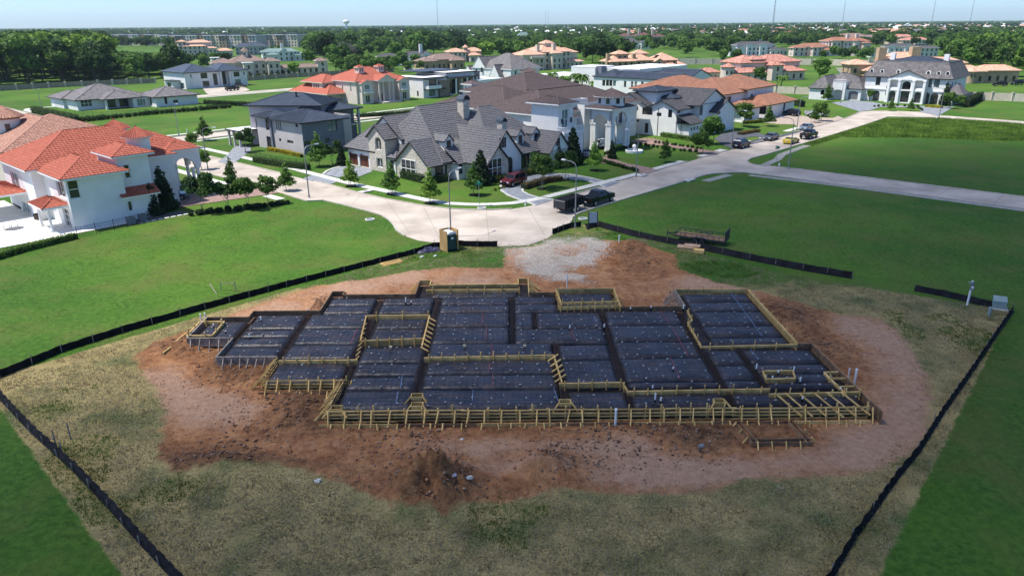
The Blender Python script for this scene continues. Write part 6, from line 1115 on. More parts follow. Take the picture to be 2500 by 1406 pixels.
h.vol(147.6, 154, 193, 196, 6.4, 7.2, PINKW); h.gable(147.6, 154, 193, 202, 7.2, .5, TILER, 't', .3, .3, wall=PINKW, ends='front', fascia=PINKW); [h.column(s, 193.4, .4, 6.45, .36, PINKW) for s in (148, 149.6, 152, 153.6)]; h.box(147, 154.6, 190.5, 196, 0, .4, PINKW, 'porch_steps'); h.vol(149, 152.6, 195.2, 195.6, 0, 6, PINKW, F=[('at', 1.8, 1.6, 1.4, 2.8, 'd', 2, 1, 1), ('at', 1.8, 4.9, 1.5, 2.0, 'v', 1, 1, 1)])
for s in (145.2, 153.2): h.vol(s, s + 2.2, 200, 202.2, 8.4, 11, PINKW, F=[('row', 2, .7, .8, 10.2, .45, 1.0, 'w', 1, 1, 1)], L=[('row', 2, .7, .8, 10.2, .45, 1.0, 'w', 1, 1, 1)]); h.hip(s, s + 2.2, 200, 202.2, 11, .5, TILER, .25, fascia=PINKW)
h.vol(134, 141, 204, 222, 0, 3.2, PINKW, F=[('at', 2, 1.6, 1.4, 1.6, 'w', 2, 1, 0)]); h.hip(134, 142, 202, 224, 3.2, .55, TILER, .5, **kw); h.vol(136.2, 141, 208, 214, 3.2, 6.4, PINKW, L=[('row', 3, 1.2, 1.2, 5, .7, 1.7, 'w', 1, 1, 0)]); h.hip(136.2, 146, 207.5, 220, 6.4, .42, TILER, .5, **kw); h.done()
# 10 flat roofed contemporary house
h = House('flat_roofed_house', 'white contemporary house with flat roofs and black steel framed glazing', 184, 200)
h.vol(166.8, 178, 193.5, 209, 0, 6.4, WHITE, L=[('at', 4, 1.0, 1.0, .35, 'w', 1, 1, 0), ('at', 7.5, 1.0, 1.0, .35, 'w', 1, 1, 0), ('at', 12.5, 1.4, .9, 1.8, 'w', 1, 1, 0)], F=[('at', 4, 1.6, 3, 2.4, 'b', 3, 1, 0), ('at', 4.4, 5.0, 3.4, 1.9, 'w', 3, 1, 0)]); h.flat(166.8, 178, 193.5, 209, 6.4)
h.box(167.5, 173.5, 191.4, 193.5, 3.0, 4.1, TRIMW, 'balcony'); h.box(167, 174.5, 191.2, 193.5, 6.2, 6.45, DARK, 'canopy'); h.box(167.2, 176, 191.6, 193.5, 2.7, 2.95, DARK, 'canopy'); h.vol(173.6, 178.4, 192.6, 194, 0, 5.6, BROWNST)
h.vol(178, 192, 194, 210, 0, 7.6, WHITE, F=[('at', 3, 3.0, 3.4, 5.0, 'w', 4, 5, 0), ('at', 9, 3, 2, 5.0, 'w', 2, 5, 0)]); h.flat(178, 192, 194, 210, 7.6, FLATW, DARK, .8); [h.vol(s, s + 1.3, 192.4, 194, 0, 6.0, BROWNST) for s in (182.6, 188.6)]; h.box(178, 191, 190.6, 194, 6.0, 6.3, DARK, 'canopy'); [h.column(s, 191, 0, 6, .22, TRIMW, 'post', True) for s in (180, 185.6, 190.4)]
h.vol(192, 206, 192.5, 206, 0, 4.0, WHITE, F=[('at', 3, 1.4, 3.4, 2.4, 'w', 3, 1, 0)]); h.flat(192, 206, 192.5, 206, 4.0, FLATW, TRIMW, .1, .6); h.vol(193, 197, 196, 200, 4.2, 7.2, GREYD, F=[('at', 2, 5.6, 2.6, 1.6, 'w', 2, 1, 0)]); h.flat(193, 197, 196, 200, 7.2, GREYDR, DARK, .6, .25); h.flat(172, 190, 200, 212, 8.1, METALR, DARK, .2, .2); h.done()
# 11 low white ranch house behind the hedge
h = House('low_ranch_house', 'single storey white house with low weathered grey hip roofs behind a clipped hedge', 90, 252); kw = dict(fascia=DARK)
h.vol(75.4, 96, 248, 268, 0, 3.1, WHITE, F=[(211, 252, 3.2, 2.0, 'W', 3, 2, 0)], L=[('at', 4, 1.7, 1.2, 1.6, 'w', 1, 1, 0)]); h.hip(75.4, 96, 248, 268, 3.1, .36, SHINGW, .7, **kw); h.vol(74.6, 80, 258, 270, 0, 3.0, WHITE); h.hip(74.6, 84, 258, 271, 3.0, .36, SHINGW, .7, **kw)
h.hip(82, 92.5, 243.8, 256, 3.1, .36, SHINGW, .6, **kw); h.vol(83, 92, 247.4, 248.2, 0, 3.05, WHITE, F=[('at', 2, 1.4, 2.4, 2.4, 'w', 2, 1, 0), ('at', 6, 1.4, 3.4, 2.4, 'w', 3, 1, 0)]); [h.column(s, 244.1, 0, 3.1, .25, WHITE, 'post', True) for s in (82.3, 92.2)]
h.vol(95, 108.4, 238.6, 252, 0, 3.1, WHITE, L=[(367, 248, 2.2, 2.4, 'w', 3, 2, 0)], F=[(429, 248, 1.6, .9, 'w', 2, 1, 0), (405, 246, .9, 2.1, 'd', 1, 1, 0)]); h.hip(95, 108.4, 238.6, 252, 3.1, .36, SHINGW, .7, **kw); h.vol(90, 96, 243.5, 249, 0, 3.0, WHITE, F=[('at', 2.5, 1.4, 2.6, 2.2, 'B', 3, 1, 0)]); h.done()
# 12 white two-storey house with dark hip roof
h = House('dark_hipped_house', 'two storey white house with dark blue grey hip roofs before the tan wall', 142, 306); kw = dict(fascia=DARK)
h.vol(131.5, 146, 298, 318, 0, 6.4, WHITE, F=[('at', 2.6, 5.0, .5, 1.4, 'w', 1, 1, 0), ('at', 8.0, 4.9, 2.8, 2.2, 'w', 2, 1, 0), ('at', 8.4, 1.6, 2.8, 2.4, 'w', 2, 1, 0), ('at', 12.6, 3.2, 1.8, 4.6, 'w', 2, 3, 0)], L=[('at', 16.5, 1.3, 3.6, 2.2, 'b', 4, 3, 0), ('at', 6, 1.3, 3, 2.2, 'w', 2, 1, 0), ('at', 2.2, 5.5, .6, .8, 'w', 1, 1, 0)]); h.hip(131.5, 146, 298, 318, 6.4, .36, METALR, .7, **kw)
h.vol(146, 151, 299.5, 314, 0, 6.4, WHITE, F=[('at', 2.5, 3.4, 2, 5.2, 'w', 2, 4, 0)]); h.vol(151, 158, 297.5, 314, 0, 6.4, WHITE, F=[('at', 2.4, 4.8, 2.6, 2.0, 'w', 2, 1, 0), ('at', 2.6, 1.6, 2.6, 2.2, 'b', 2, 2, 0), ('at', 5.8, 5, .6, 1.4, 'w', 1, 1, 0)]); h.hip(145, 158, 297.5, 315, 6.4, .36, METALR, .7, **kw); [h.column(s, 297.6, 0, 6.4, .35, WHITE, 'pier', True) for s in (146.4, 150.4)]
h.vol(128.5, 131.6, 303, 310, 0, 3.1, WHITE, L=[('at', 3.4, 1.4, 3.4, 2.0, 'w', 2, 1, 0)]); h.flat(128, 131.6, 302.5, 310.5, 3.1, METALR, DARK, .2, .2); h.done()
# 13 big brown hip roof behind the portico mansion
h = House('brown_hipped_house', 'white house under broad brown hip roofs with small tile capped towers', 156, 134); kw = dict(fascia=TRIMW)
h.vol(144, 172, 126, 150, 0, 6.4, WHITE, L=[('row', 4, 4, 5, 5, .8, 1.5, 'w', 1, 1, 0)]); h.hip(144, 172, 126, 150, 6.4, .36, SHINGB, .8, style='shingle', **kw); h.vol(138.5, 152, 121, 133, 0, 5.4, WHITE); h.hip(138.5, 152, 121, 133, 5.4, .34, SHINGB, .8, style='shingle', **kw); h.vol(146.5, 150, 149, 152.5, 0, 8.0, WHITE, L=[('row', 2, 1.0, 1.4, 6.7, .55, 1.1, 'w', 1, 1, 0)]); h.hip(146.5, 150, 149, 152.5, 8.0, .4, SHINGB, .6, **kw); h.turret(141, 148, 1.6, 0, 3.6, 1.1, WHITE, SHINGB, .7, 14, True, 2); h.done()
# 14 large white cubist house
h = House('white_cubist_house', 'bright white cubist house of plain blocks with palms before it', 234, 170)
h.vol(221, 233, 160.5, 171.5, 0, 8.6, WHITE, L=[('at', 2.4, 2.4, 2.6, 2.6, 'w', 2, 1, 0)]); h.flat(221, 233, 160.5, 171.5, 8.6, FLATW, TRIMW, .05, .3); h.vol(226, 240, 171.5, 188, 0, 4.8, BROWNST, L=[('at', 4, 2.2, 5, 3.2, 'w', 3, 1, 0), ('at', 11.5, 2.2, 5, 3.2, 'w', 3, 1, 0)]); h.flat(221, 240, 171.5, 190, 4.8, FLATW, TRIMW, .3, .45); h.vol(228, 262, 146, 163, 0, 8.0, WHITE, L=[('at', 8, 2, 1, 1, 'w', 1, 1, 0)]); h.flat(228, 262, 146, 163, 8.0, FLATW, TRIMW, .05, .3); h.box(222, 225, 158.4, 161, 6.0, 9.2, GREYD, 'stair_block'); h.done()
# 15 long white house with blue metal roof
h = House('blue_metal_roofed_house', 'long white two storey house with dark blue metal roofs', 216, 136)
W1 = [(1474, 203, 1.2, 2.0, 'w', 1, 1, 0), (1483, 203, 1.2, 2.0, 'w', 1, 1, 0), (1491, 203.5, 1.2, 2.0, 'w', 1, 1, 0), (1500, 204, 1.2, 2.0, 'B', 1, 1, 0), (1526, 206, .9, 2.0, 'w', 1, 1, 0), (1543, 207, .9, 2.0, 'W', 1, 2, 0), (1552, 207, .9, 2.0, 'W', 1, 2, 0), (1568, 208, .9, 2.0, 'w', 1, 1, 0), (1589, 209, 1.3, 2.2, 'B', 1, 1, 0), (1600, 209, 1.3, 2.2, 'B', 1, 1, 0)]
h.vol(210, 221, 121.5, 153, 0, 6.6, WHITE, L=W1); h.gable(210, 221, 121.5, 144, 6.6, .32, METALR, 't', .3, .3, style='seam', wall=WHITE, fascia=DARK); h.hip(210, 221, 143.5, 153, 6.6, .4, METALR, .4, 'seam', DARK); h.vol(221, 236, 122, 136, 0, 6.6, WHITE); h.gable(221, 236, 122, 136, 6.6, .32, METALR, 't', .3, .3, style='seam', wall=WHITE, fascia=DARK); h.vol(220.9, 228, 138, 150, 6.6, 7.8, GREYS); h.flat(220.5, 228, 138, 150, 7.8, METALR, DARK, .2, .2); h.done()
# 16 steep white gables
h = House('steep_gabled_house', 'white house with steep pointed gables and weathered grey roof in the second row', 232, 216); kw = dict(fascia=TRIMW, over=.2, rake=.1)
h.vol(224, 242, 205, 228, 0, 6.4, WHITE, L=[('at', 3.2, 5, .9, 1.8, 'w', 1, 1, 0), ('at', 6.5, 1.6, 3.6, 2.4, 'W', 4, 2, 1), ('at', 14, 5, 1.2, 1.8, 'w', 1, 1, 0), ('at', 18, 5, 1.2, 1.8, 'w', 1, 1, 0)], F=[('row', 3, 3, 3.4, 5, 1, 1.8, 'w', 1, 1, 0)]); h.hip(224, 243, 204.5, 226, 6.4, .6, SHINGW, .3, fascia=TRIMW); h.gable(223.6, 236, 219, 227, 6.4, 1.15, SHINGW, 's', .2, .1, wall=WHITE, fascia=TRIMW); h.gable(221, 230, 208.6, 214.6, 3.4, 1.6, SHINGW, 's', .2, .1, wall=WHITE, fascia=TRIMW, drop=3.4); h.vol(221, 226, 208.6, 214.6, 0, 3.4, WHITE, L=[('at', 3, 1.4, 1.2, 2, 'd', 1, 1, 0)]); h.gable(222.4, 230, 226, 231, 4.0, 1.3, SHINGW, 's', .2, .1, wall=WHITE, fascia=TRIMW, drop=4); h.surf('L', 223.6, 1176, 171, .9, 1.8, 'w', 1, 1); h.turret(218, 190, 3.0, 0, 6.4, 1.6, WHITE, SHINGB, .8, 18, True, 3); h.done()
# ---------------------------------------------------------------- farther houses, seen front on
def far(name, label, px, py, deg, wings, wm, rm, wk='w', fascia=None, turrets=(), chim=(), extra=None, style=None, pw=None):
    """anchor = foot of the main front's centre in the photo; wings = (s0, s1, t0, t1, eave, pitch[, gable])"""
    th = math.radians(deg); c, k = 0, 1
    if isinstance(name, tuple): name, pw = name
    if pw:          # fit the length to what the photo shows
        px = (pw[0] + pw[1]) / 2; gx, gy = G(px, py); lo_, hi_ = min(w[0] for w in wings), max(w[1] for w in wings); k = (pw[1] - pw[0]) / F * gy * .97 / ((hi_ - lo_) * math.cos(th) + 8 * math.sin(abs(th))); c = (lo_ + hi_) / 2; kt = max(.65, min(1, k * 1.1))
        wings = [((w[0] - c) * k, (w[1] - c) * k, w[2] * kt, w[3] * kt) + tuple(w[4:]) for w in wings]; turrets = [((q[0] - c) * k, q[1] * kt, q[2] * max(k, .7)) + tuple(q[3:]) for q in turrets]; chim = [((q[0] - c) * k, q[1] * kt) + tuple(q[2:]) for q in chim]
    a, b = GS(px, py, 0, th); h = House(name, label, a, b + 4, th)
    for w in wings:
        s0, s1, t0, t1, ev, pt = w[:6]; W_ = s1 - s0; n = max(1, int(W_ / 2.9)); st = W_ / n; ops = []
        for fl_ in range(max(1, int(ev / 3.0))):
            z = 1.7 + fl_ * 3.05
            if z + 1.0 < ev: ops += [('at', st * (k + .5), z, min(1.15, st * .45), 1.75 if fl_ else 2.0, wk, 1 + (k + fl_) % 2, 1, 1 if (fl_ == 0 and len(w) > 7) else 0) for k in range(n)]
        D_ = t1 - t0; m = max(1, int(D_ / 4)); lo = [('at', D_ / m * (k + .5), 1.7 + 3.05 * f_, 1.0, 1.7, wk, 1, 1, 0) for k in range(m) for f_ in range(max(1, int(ev / 3.0))) if 1.7 + 3.05 * f_ + 1 < ev]
        h.vol(a + s0, a + s1, b + t0, b + t1, 0, ev, wm, F=ops, L=lo, skip='B')
        if len(w) > 6 and w[6] == 'g': h.gable(a + s0, a + s1, b + t0, b + t1, ev, pt, rm, 't', .4, .3, wall=wm, ends='front', fascia=fascia or TRIMW)
        elif len(w) > 6 and w[6] == 'f': h.flat(a + s0, a + s1, b + t0, b + t1, ev, FLATW, TRIMW, .4, .3)
        else: h.hip(a + s0, a + s1, b + t0, b + t1, ev, pt, rm, .7, style, fascia or TRIMW)
    for (s, t, r, z0, z1, ri) in turrets: h.turret(a + s, b + t, r, z0, z1, ri, wm, rm, .5, 12, False, 2, fascia)
    for (s, t, w, z0, z1) in chim: h.chimney(a + s, b + t, w, z0, z1, wm, False)
    if extra: extra(h, lambda q: a + (q - c) * k, b)
    r_ = h.done()
    if name == 'distant_house' and 'tiny' in label: r_['group'] = 'tiny distant houses'
    return r_
def ex_pave(h, f, b): [h.column(f(s), b - 1.6, 0, 6.2, .35, CREAM) for s in (-19, -16.4, -13.8, -11.2)]; h.box(f(-20), f(-10), b - 2.2, b, 6.2, 7.2, CREAM, 'portico_beam')
far(('salmon_mansion', (1235, 1440)), 'large cream mansion with stacked salmon tile roofs and column portico in mid distance', 1350, 171, 35, [(-24, -9, 0, 12, 8.2, .35), (-10, 12, 2, 20, 9.2, .42), (-4, 3, -1, 6, 8.6, .4), (9, 19, 4, 20, 8.6, .42), (8, 21, 1, 8, 3.6, .5), (-34, -22, 2, 12, 4.6, .5), (-2, 4, 8, 13, 13.6, .5)], CREAM, TILEP, fascia=CREAM, chim=((-11, 4, 1.8, 6, 13), (0, 3, 1.8, 7, 13.4)), extra=ex_pave)
far(('brown_tile_mansion', (1485, 1695)), 'wide tan stone house with brown tile hip roofs and solar panels', 1600, 181, 22, [(-25, -8, 2, 14, 6.2, .5), (-10, 6, 3, 16, 6.4, .55), (6, 12, 0, 8, 6.0, .5, 'g'), (10, 24, 2, 16, 6.2, .55), (12, 22, -4, 3, 3.2, .5), (22, 32, 4, 14, 3.6, .5), (-19, -11, 5, 12, 9.6, .45), (-2, 6, 9, 16, 9.4, .5)], TAN, TILEP, fascia=TAN, chim=((-25, 6, 1.6, 4, 9.8), (-7, 5, 1.6, 4, 9.6)), extra=lambda h, f, b: h.box(f(8), f(15), b + 6, b + 9, 8.3, 8.5, METALR, 'solar_panels'))
far(('arched_red_tile_mansion', (1715, 1995)), 'pink mansion with mottled red tile roofs and arched loggia beyond the cream wall', 1860, 199, 20, [(-13, 2, 5, 20, 7.4, .4, '', 'a'), (2, 24, 6, 20, 7.4, .4, '', 'a'), (-22, -2, 0, 8, 3.8, .4, '', 'a'), (9, 22, 0, 9, 3.8, .4, '', 'a'), (2, 8.5, 0, 8, 6.4, .45, '', 'a'), (-34, -25, 5, 12, 4, .45), (-6, 2, 6, 13, 8.6, .4)], PINKW, TILEM, fascia=WOODB, turrets=((-23, 2, 3.2, 0, 6.2, 1.6),))
far(('white_gabled_house', (1780, 1930)), 'white house with blue grey roof and twin gables behind the cream wall', 1850, 137, 8, [(-26, 26, 6, 22, 7.6, .42), (-14, -6, 3, 10, 7.6, .5, 'g'), (4, 14, 3, 10, 7.8, .5, 'g'), (-38, -26, 2, 12, 4.2, .6, 'g'), (-28, -18, 0, 10, 4.6, .6, 'g'), (18, 32, 0, 12, 4.2, .55), (32, 44, 4, 14, 3.8, .4)], WHITE, SHINGD, fascia=TRIMW)
far(('pink_three_storey_mansion', (1938, 2132)), 'tall pale pink mansion with red roofs and tower bays behind the cream wall', 2075, 138, 6, [(-16, 28, 8, 26, 10.2, .36), (-2, 7, 4, 12, 10.4, .4, '', 'a'), (-14, -4, 5, 13, 10.6, .35, '', 'a'), (20, 28, 4, 12, 8.8, .4), (-46, -16, 8, 22, 6.6, .4), (-36, -26, 2, 9, 6.2, .45), (-56, -44, 4, 14, 6.0, .45), (-22, -14, 4, 12, 4.2, .5)], PINKW, TILET, fascia=PINKW, turrets=((11, 5, 4.2, 0, 10.4, 2.4),), chim=((4, 9, 1.8, 9, 15), (14, 9, 1.8, 9, 15)))
far(('grey_roofed_house', (2132, 2292)), 'pale house with charcoal roof and twin gables right of the pink mansion', 2205, 141, -6, [(-16, 18, 6, 18, 7.0, .42), (-14, -6, 3, 9, 7.0, .5, 'g'), (4, 12, 3, 9, 7.0, .5, 'g'), (-32, -16, 4, 14, 4.0, .45), (18, 42, 8, 18, 6.0, .4)], WHITE, SHINGD, wk='b')
h_ = far(('salmon_tile_villa', (2085, 2480)), 'tan villa with salmon tile roofs and two square chimneys behind the mansard mansion', 2290, 204, -4, [(-26, -16, 4, 16, 7.2, .4), (-6, 12, 8, 20, 9.4, .4), (10, 34, 8, 20, 7.6, .36), (14, 24, 2, 10, 6.8, .4), (28, 40, 0, 10, 4.6, .45), (38, 58, 2, 12, 4.8, .42), (-20, -8, 0, 12, 5, .45)], TAN, TILEP, fascia=TAN, chim=((-9, 10, 3.0, 7, 13.6), (8, 10, 3.4, 7, 13.8)), turrets=((33, 0, 2.4, 0, 4.6, 1.8),))
far(('cupola_villa', (548, 797)), 'cream villa with brown tile roofs, arched entry and copper capped cupola', 640, 186, 30, [(-20, -6, 2, 14, 6.8, .4), (-8, 14, 4, 18, 7.4, .42), (14, 22, 0, 12, 7.2, .4), (-2, 4, -2, 6, 6.6, .3, 'f', 'a'), (22, 34, 4, 12, 3.6, .4), (34, 50, 6, 14, 3.4, .45), (49, 56, 5, 12, 6.4, .5)], CREAM, TILEB, fascia=CREAM, turrets=((2, 10, 2.0, 8, 12.2, 1.6),))
far(('green_roofed_house', (650, 755)), 'white house with pale green metal roof and gable behind the cupola villa', 715, 150, 25, [(-20, 18, 6, 18, 6.4, .45), (-4, 8, 2, 10, 6.0, .6, 'g'), (14, 30, 4, 14, 4, .45), (-16, -4, 2, 10, 4.6, .5)], WHITE, GREENR, chim=((2, 10, 1.6, 7, 12),))
far(('stacked_salmon_house', (450, 565)), 'tall salmon tile house with stacked roofs left of the cupola villa', 505, 142, 28, [(-14, 8, 2, 14, 9.0, .36), (-8, 14, 6, 18, 11.6, .36), (6, 18, 2, 12, 7.4, .36), (-18, -10, 4, 12, 12.5, .35), (18, 34, 6, 16, 5.0, .4)], PINKW, TILEP, fascia=PINKW)
far(('pale_blue_house', (522, 565)), 'pale blue and white house with flat entrance between the salmon and cupola houses', 545, 168, 30, [(-8, 8, 0, 10, 6, .3, 'f'), (6, 16, 3, 12, 8, .3, 'f')], WHITE, FLATW, wk='b')
far(('taupe_roofed_house', (1035, 1147)), 'tan house with taupe hip roofs behind the flat roofed house', 1088, 170, 35, [(-16, -6, 2, 14, 4.6, .4), (-8, 16, 4, 18, 5.2, .42), (4, 14, 0, 8, 4.6, .45)], TAN, TILEB, fascia=BROWNST)
far(('blue_roofed_white_house', (908, 980)), 'white house with dark blue roof among palms, left one of a pair', 945, 163, 20, [(-14, 12, 4, 16, 5.6, .4), (-24, -12, 2, 10, 3.4, .45)], WHITE, SHINGD)
far(('pointed_blue_roofed_house', (990, 1088)), 'white house with dark blue gabled roof and chimney, right one of a pair', 1030, 160, 24, [(-20, 16, 4, 16, 5.8, .55), (2, 10, 1, 8, 6.2, .9, 'g'), (-14, -6, 1, 8, 5.6, .9, 'g'), (16, 28, 4, 14, 4, .5)], WHITE, SHINGD, chim=((2, 8, 1.8, 7, 12.4),))
far(('orange_roofed_house', (1100, 1192)), 'pink house with orange tile roofs and small tower beside a bright green tree', 1140, 152, 25, [(-16, 0, 4, 16, 6.4, .42), (2, 18, 6, 18, 6.6, .42), (2, 12, 0, 8, 4.2, .5)], PINKW, TILEP, fascia=PINKW, turrets=((1, 8, 2.2, 6, 9.2, 1.8),))
far(('grey_gabled_hall', (1260, 1312)), 'large grey green hall with steep sweeping roof among the trees', 1287, 113, 20, [(-22, 22, 2, 30, 5, 1.0)], WHITE, GREENR)
far(('mauve_roofed_house', (1315, 1367)), 'low mauve roofed house right of the grey green hall', 1340, 112, 10, [(-24, 18, 2, 18, 5, .45), (10, 32, 6, 20, 4.6, .5)], CREAM, TILEB)
far(('slate_roofed_chateau', (1490, 1592)), 'white chateau with slate roof and arched entry before the dark red roofed villas', 1560, 121, 6, [(-30, 26, 6, 22, 6.6, .62), (-28, -18, 2, 10, 7.0, .8, 'g'), (30, 50, 2, 14, 6.8, .3)], WHITE, SHINGD)
far(('dark_red_roofed_villa', (1500, 1655)), 'long cream villa with dark red roofs and white chimneys in the distance', 1600, 112, 4, [(-56, -10, 10, 28, 10, .4), (-12, 22, 6, 26, 11, .4), (20, 60, 8, 26, 9.4, .4), (-70, -52, 10, 24, 9, .45), (60, 90, 12, 26, 6, .4)], CREAM, mat('maroon_tile', (.13, .055, .05), .85, .25, .8), chim=((-30, 14, 2.4, 10, 18), (-4, 14, 2.4, 10, 18), (30, 14, 2.4, 10, 17)))
for k, (px, py, dg, sc, wm, rm, lab) in enumerate(((1945, 100, 5, 1, CREAM, TILEB, 'distant house with broad grey brown roof and white bays'), (2005, 92, 5, .8, PINKW, TILEM, 'distant cream tower house on the right before the horizon woods'), (2090, 112, 4, 1.1, TAN, TILEB, 'distant brown roofed house right behind the pink mansion'), (2130, 110, -4, .9, TAN, TILEB, 'distant brown roofed house left of the charcoal roofed house'), (2205, 108, -5, .9, CREAM, TILEM, 'distant pinkish roofed house behind the charcoal roofed house'), (2240, 116, -6, .8, CREAM, TILEM, 'distant pink roofed house above the charcoal roofed house'), (2300, 92, -6, .7, CREAM, TILEB, 'distant house with yellowish domed roof among the right-hand trees'), (2350, 103, -8, .8, WHITE, FLATW, 'distant long white roofed shed among the right-hand trees'), (1715, 112, 5, .9, TAN, TILEP, 'distant tan house among trees right of the villas'), (1790, 86, 5, .7, WHITE, FLATW, 'distant white building among trees above the white gabled house'), (1845, 105, 5, .9, WHITE, SHINGW, 'distant grey roofed house with white balconies above the white gabled house'), (1140, 112, 15, .7, TAN, TILEB, 'distant small brown house behind the orange roofed house'), (620, 135, 20, .9, GREYS, METALR, 'distant dark blue roofed house right of the stacked salmon house'), (200, 112, 20, .7, WHITE, SHINGW, 'distant white house among the left-hand woods'))):
    far('distant_house', lab, px, py, dg, [(-16 * sc, 14 * sc, 3, 18 * sc, 6.6 * sc + 1, .4), (-4 * sc, 8 * sc, 0, 8, 6.8 * sc + 1.4, .45)], wm, rm, turrets=((4, 5, 2.4, 6, 11.5, 2.6),) if 'tower' in lab or 'domed' in lab else ())
rr_ = random.Random(77)
for k in range(30):         # roofs of the farther streets
    px, py = rr_.uniform(1490, 2340), rr_.uniform(80, 103); wm, rm = rr_.choice((CREAM, PINKW, TAN, WHITE, CREAM)), rr_.choice((TILEM, TILEB, TILEP, SHINGW, TILET))
    far('distant_house', 'tiny distant house with pale walls half hidden by trees near the right horizon', px, py, rr_.uniform(-20, 25), [(-14, 12, 3, 16, 8.5, .42), (-3, 8, 0, 8, 9.4, .45)], wm, rm)
# apartment blocks with white roof caps
def apartment(px0, px1, py, label, n, hgt=14.5):
    a, b = G(px0, py), G(px1, py); d = Vector((b[0] - a[0], b[1] - a[1], 0)); th = math.atan2(d.y, d.x); s0, t0 = stf(*a, th); h = House('apartment_block', label, s0 + d.length / 2, t0 + 8, th, 'apartment building', 'apartment blocks behind the woods'); w = d.length / n
    for k in range(n):
        o = (2.2 if k % 2 else 0); m = (GREYS, CREAM, BROWNST)[k % 3]; wz = [('row', max(1, int(w / 4)), 2.2, 4, 1.9 + 3.3 * f_, 1.5, 1.9, 'w', 1, 1, 0) for f_ in range(4)]
        h.vol(s0 + w * k, s0 + w * (k + 1) - .02, t0 + o, t0 + 22, 0, hgt - (0 if k % 2 else 1.2), m, F=wz, skip='B'); h.flat(s0 + w * k, s0 + w * (k + 1), t0 + o, t0 + 22, hgt - (0 if k % 2 else 1.2), GREYDR if k % 2 else METALR, TRIMW if k % 2 == 0 else METALR, .9 if k % 2 == 0 else .1, .7)
    h.done()
apartment(262, 390, 112, 'long grey and cream apartment block behind the left woods, left wing', 8); apartment(395, 628, 118, 'long grey and cream apartment block behind the left woods, right wing', 13); apartment(643, 728, 116, 'shorter separate apartment block right of the long one', 5)
# ---------------------------------------------------------------- perimeter walls
WALLT = mat('tan_precast_wall', (.30, .245, .18), .95, .12, .8, world=True); WALLC = mat('cream_precast_wall', (.56, .50, .39), .95, .08, .8, world=True)
def panel_wall(pts, label, hgt=2.0, step=6.0, m=WALLT, cap=TRIMW):
    P = resample(pts, step); x0, y0 = P[0].x, P[0].y; t = thing('perimeter_wall', label, 'wall', (x0, y0, 0))
    for i, p in enumerate(P):
        q = (p.x - x0, p.y - y0)
        if i < len(P) - 1: r = (P[i + 1].x - x0, P[i + 1].y - y0); MB().bar((*q, hgt / 2), (*r, hgt / 2), .2, hgt).build('panel', m, t)
        MB().box(q[0] - .3, q[0] + .3, q[1] - .3, q[1] + .3, 0, hgt + .15).box(q[0] - .4, q[0] + .4, q[1] - .4, q[1] + .4, hgt + .15, hgt + .3).build('post', WALLC, t)
panel_wall(P_((-40, 228), (0, 222.5), (120, 215), (240, 209), (380, 203)), 'tan panel wall with pale posts before the left woods'); panel_wall(P_((590, 199), (700, 191), (830, 183), (960, 175.5)), 'tan panel wall with pale posts running behind the red roofed house'); panel_wall(P_((1655, 158), (1780, 158), (1900, 158), (2020, 160), (2120, 163)), 'long cream wall in front of the pink mansion', 3.4, 9, WALLC); panel_wall(P_((2120, 157), (2210, 157)), 'cream wall section left of the salmon villa chimneys', 3.2, 9, WALLC)
panel_wall(P_((1850, 226), (1985, 232)), 'white wall between the terracotta house and the mansard mansion', 2.4, 6, WALLC); panel_wall(P_((2345, 243), (2420, 246), (2520, 250)), 'cream wall right of the mansard mansion', 2.4, 7, WALLC); panel_wall(P_((985, 172), (1100, 180)), 'cream wall behind the flat roofed house', 1.6, 8, WALLC)
WATER = mat('pond_water', (.10, .14, .15), .08, .1, .05, world=True, spec=.6); sheet('pond', P_((1692, 170), (1735, 164), (1738, 182), (1700, 184)), WATER, .03); sheet('pond', P_((2040, 166), (2138, 166), (2140, 188), (2060, 188)), WATER, .03)
# ---------------------------------------------------------------- water tower, masts, far white sheds
x, y = G(846, 66.5); x, y = x * .285, y * .285; t = thing('water_tower', 'white water tower on the horizon left of centre', 'water tower', (x, y, 0)); MB().lathe([(4.5, 0), (3.2, 6), (3, 26)], 16).build('pedestal', PVC, t, True); MB().lathe([(3, 26), (8, 28), (10.5, 31), (10.5, 35), (8, 38), (.1, 39.5)], 20).build('tank', PVC, t, True)
def mast(px, D_, h_, label):
    d = ray(px, 70); x, y = d[0] / d[1] * D_, D_; t = thing('radio_mast', label, 'mast', (x, y, 0)); m = MB()
    for k in range(3): a = k * 2.094; m.tube((.9 * math.cos(a), .9 * math.sin(a), 0), (.5 * math.cos(a), .5 * math.sin(a), h_), .16, .12, 4)
    for z in np.arange(3, h_, 4): [m.tube((.8 * math.cos(k * 2.094), .8 * math.sin(k * 2.094), z), (.7 * math.cos(k * 2.094 + 2.094), .7 * math.sin(k * 2.094 + 2.094), z + 4), .07, .07, 3) for k in range(3)]
    m.build('lattice', STEEL, t); MB().tube((0, 0, h_), (0, 0, h_ + 6), .1, .05, 4).build('antenna', STEEL, t)
for a in ((1069, 1500, 78, 'tall thin radio mast on the horizon near the centre'), (1332, 2600, 62, 'left of two thin masts right of the centre'), (1338, 2620, 60, 'right of two thin masts right of the centre'), (1886, 900, 66, 'thin radio mast above the white gabled house'), (2365, 1900, 70, 'thin mast on the right horizon'), (2272, 1800, 66, 'thin mast on the horizon above the mansard mansion'), (2055, 1700, 64, 'thin mast on the horizon right of centre')): mast(*a)
SHED = mat('white_shed', (.72, .72, .70), .7, .05, .02)
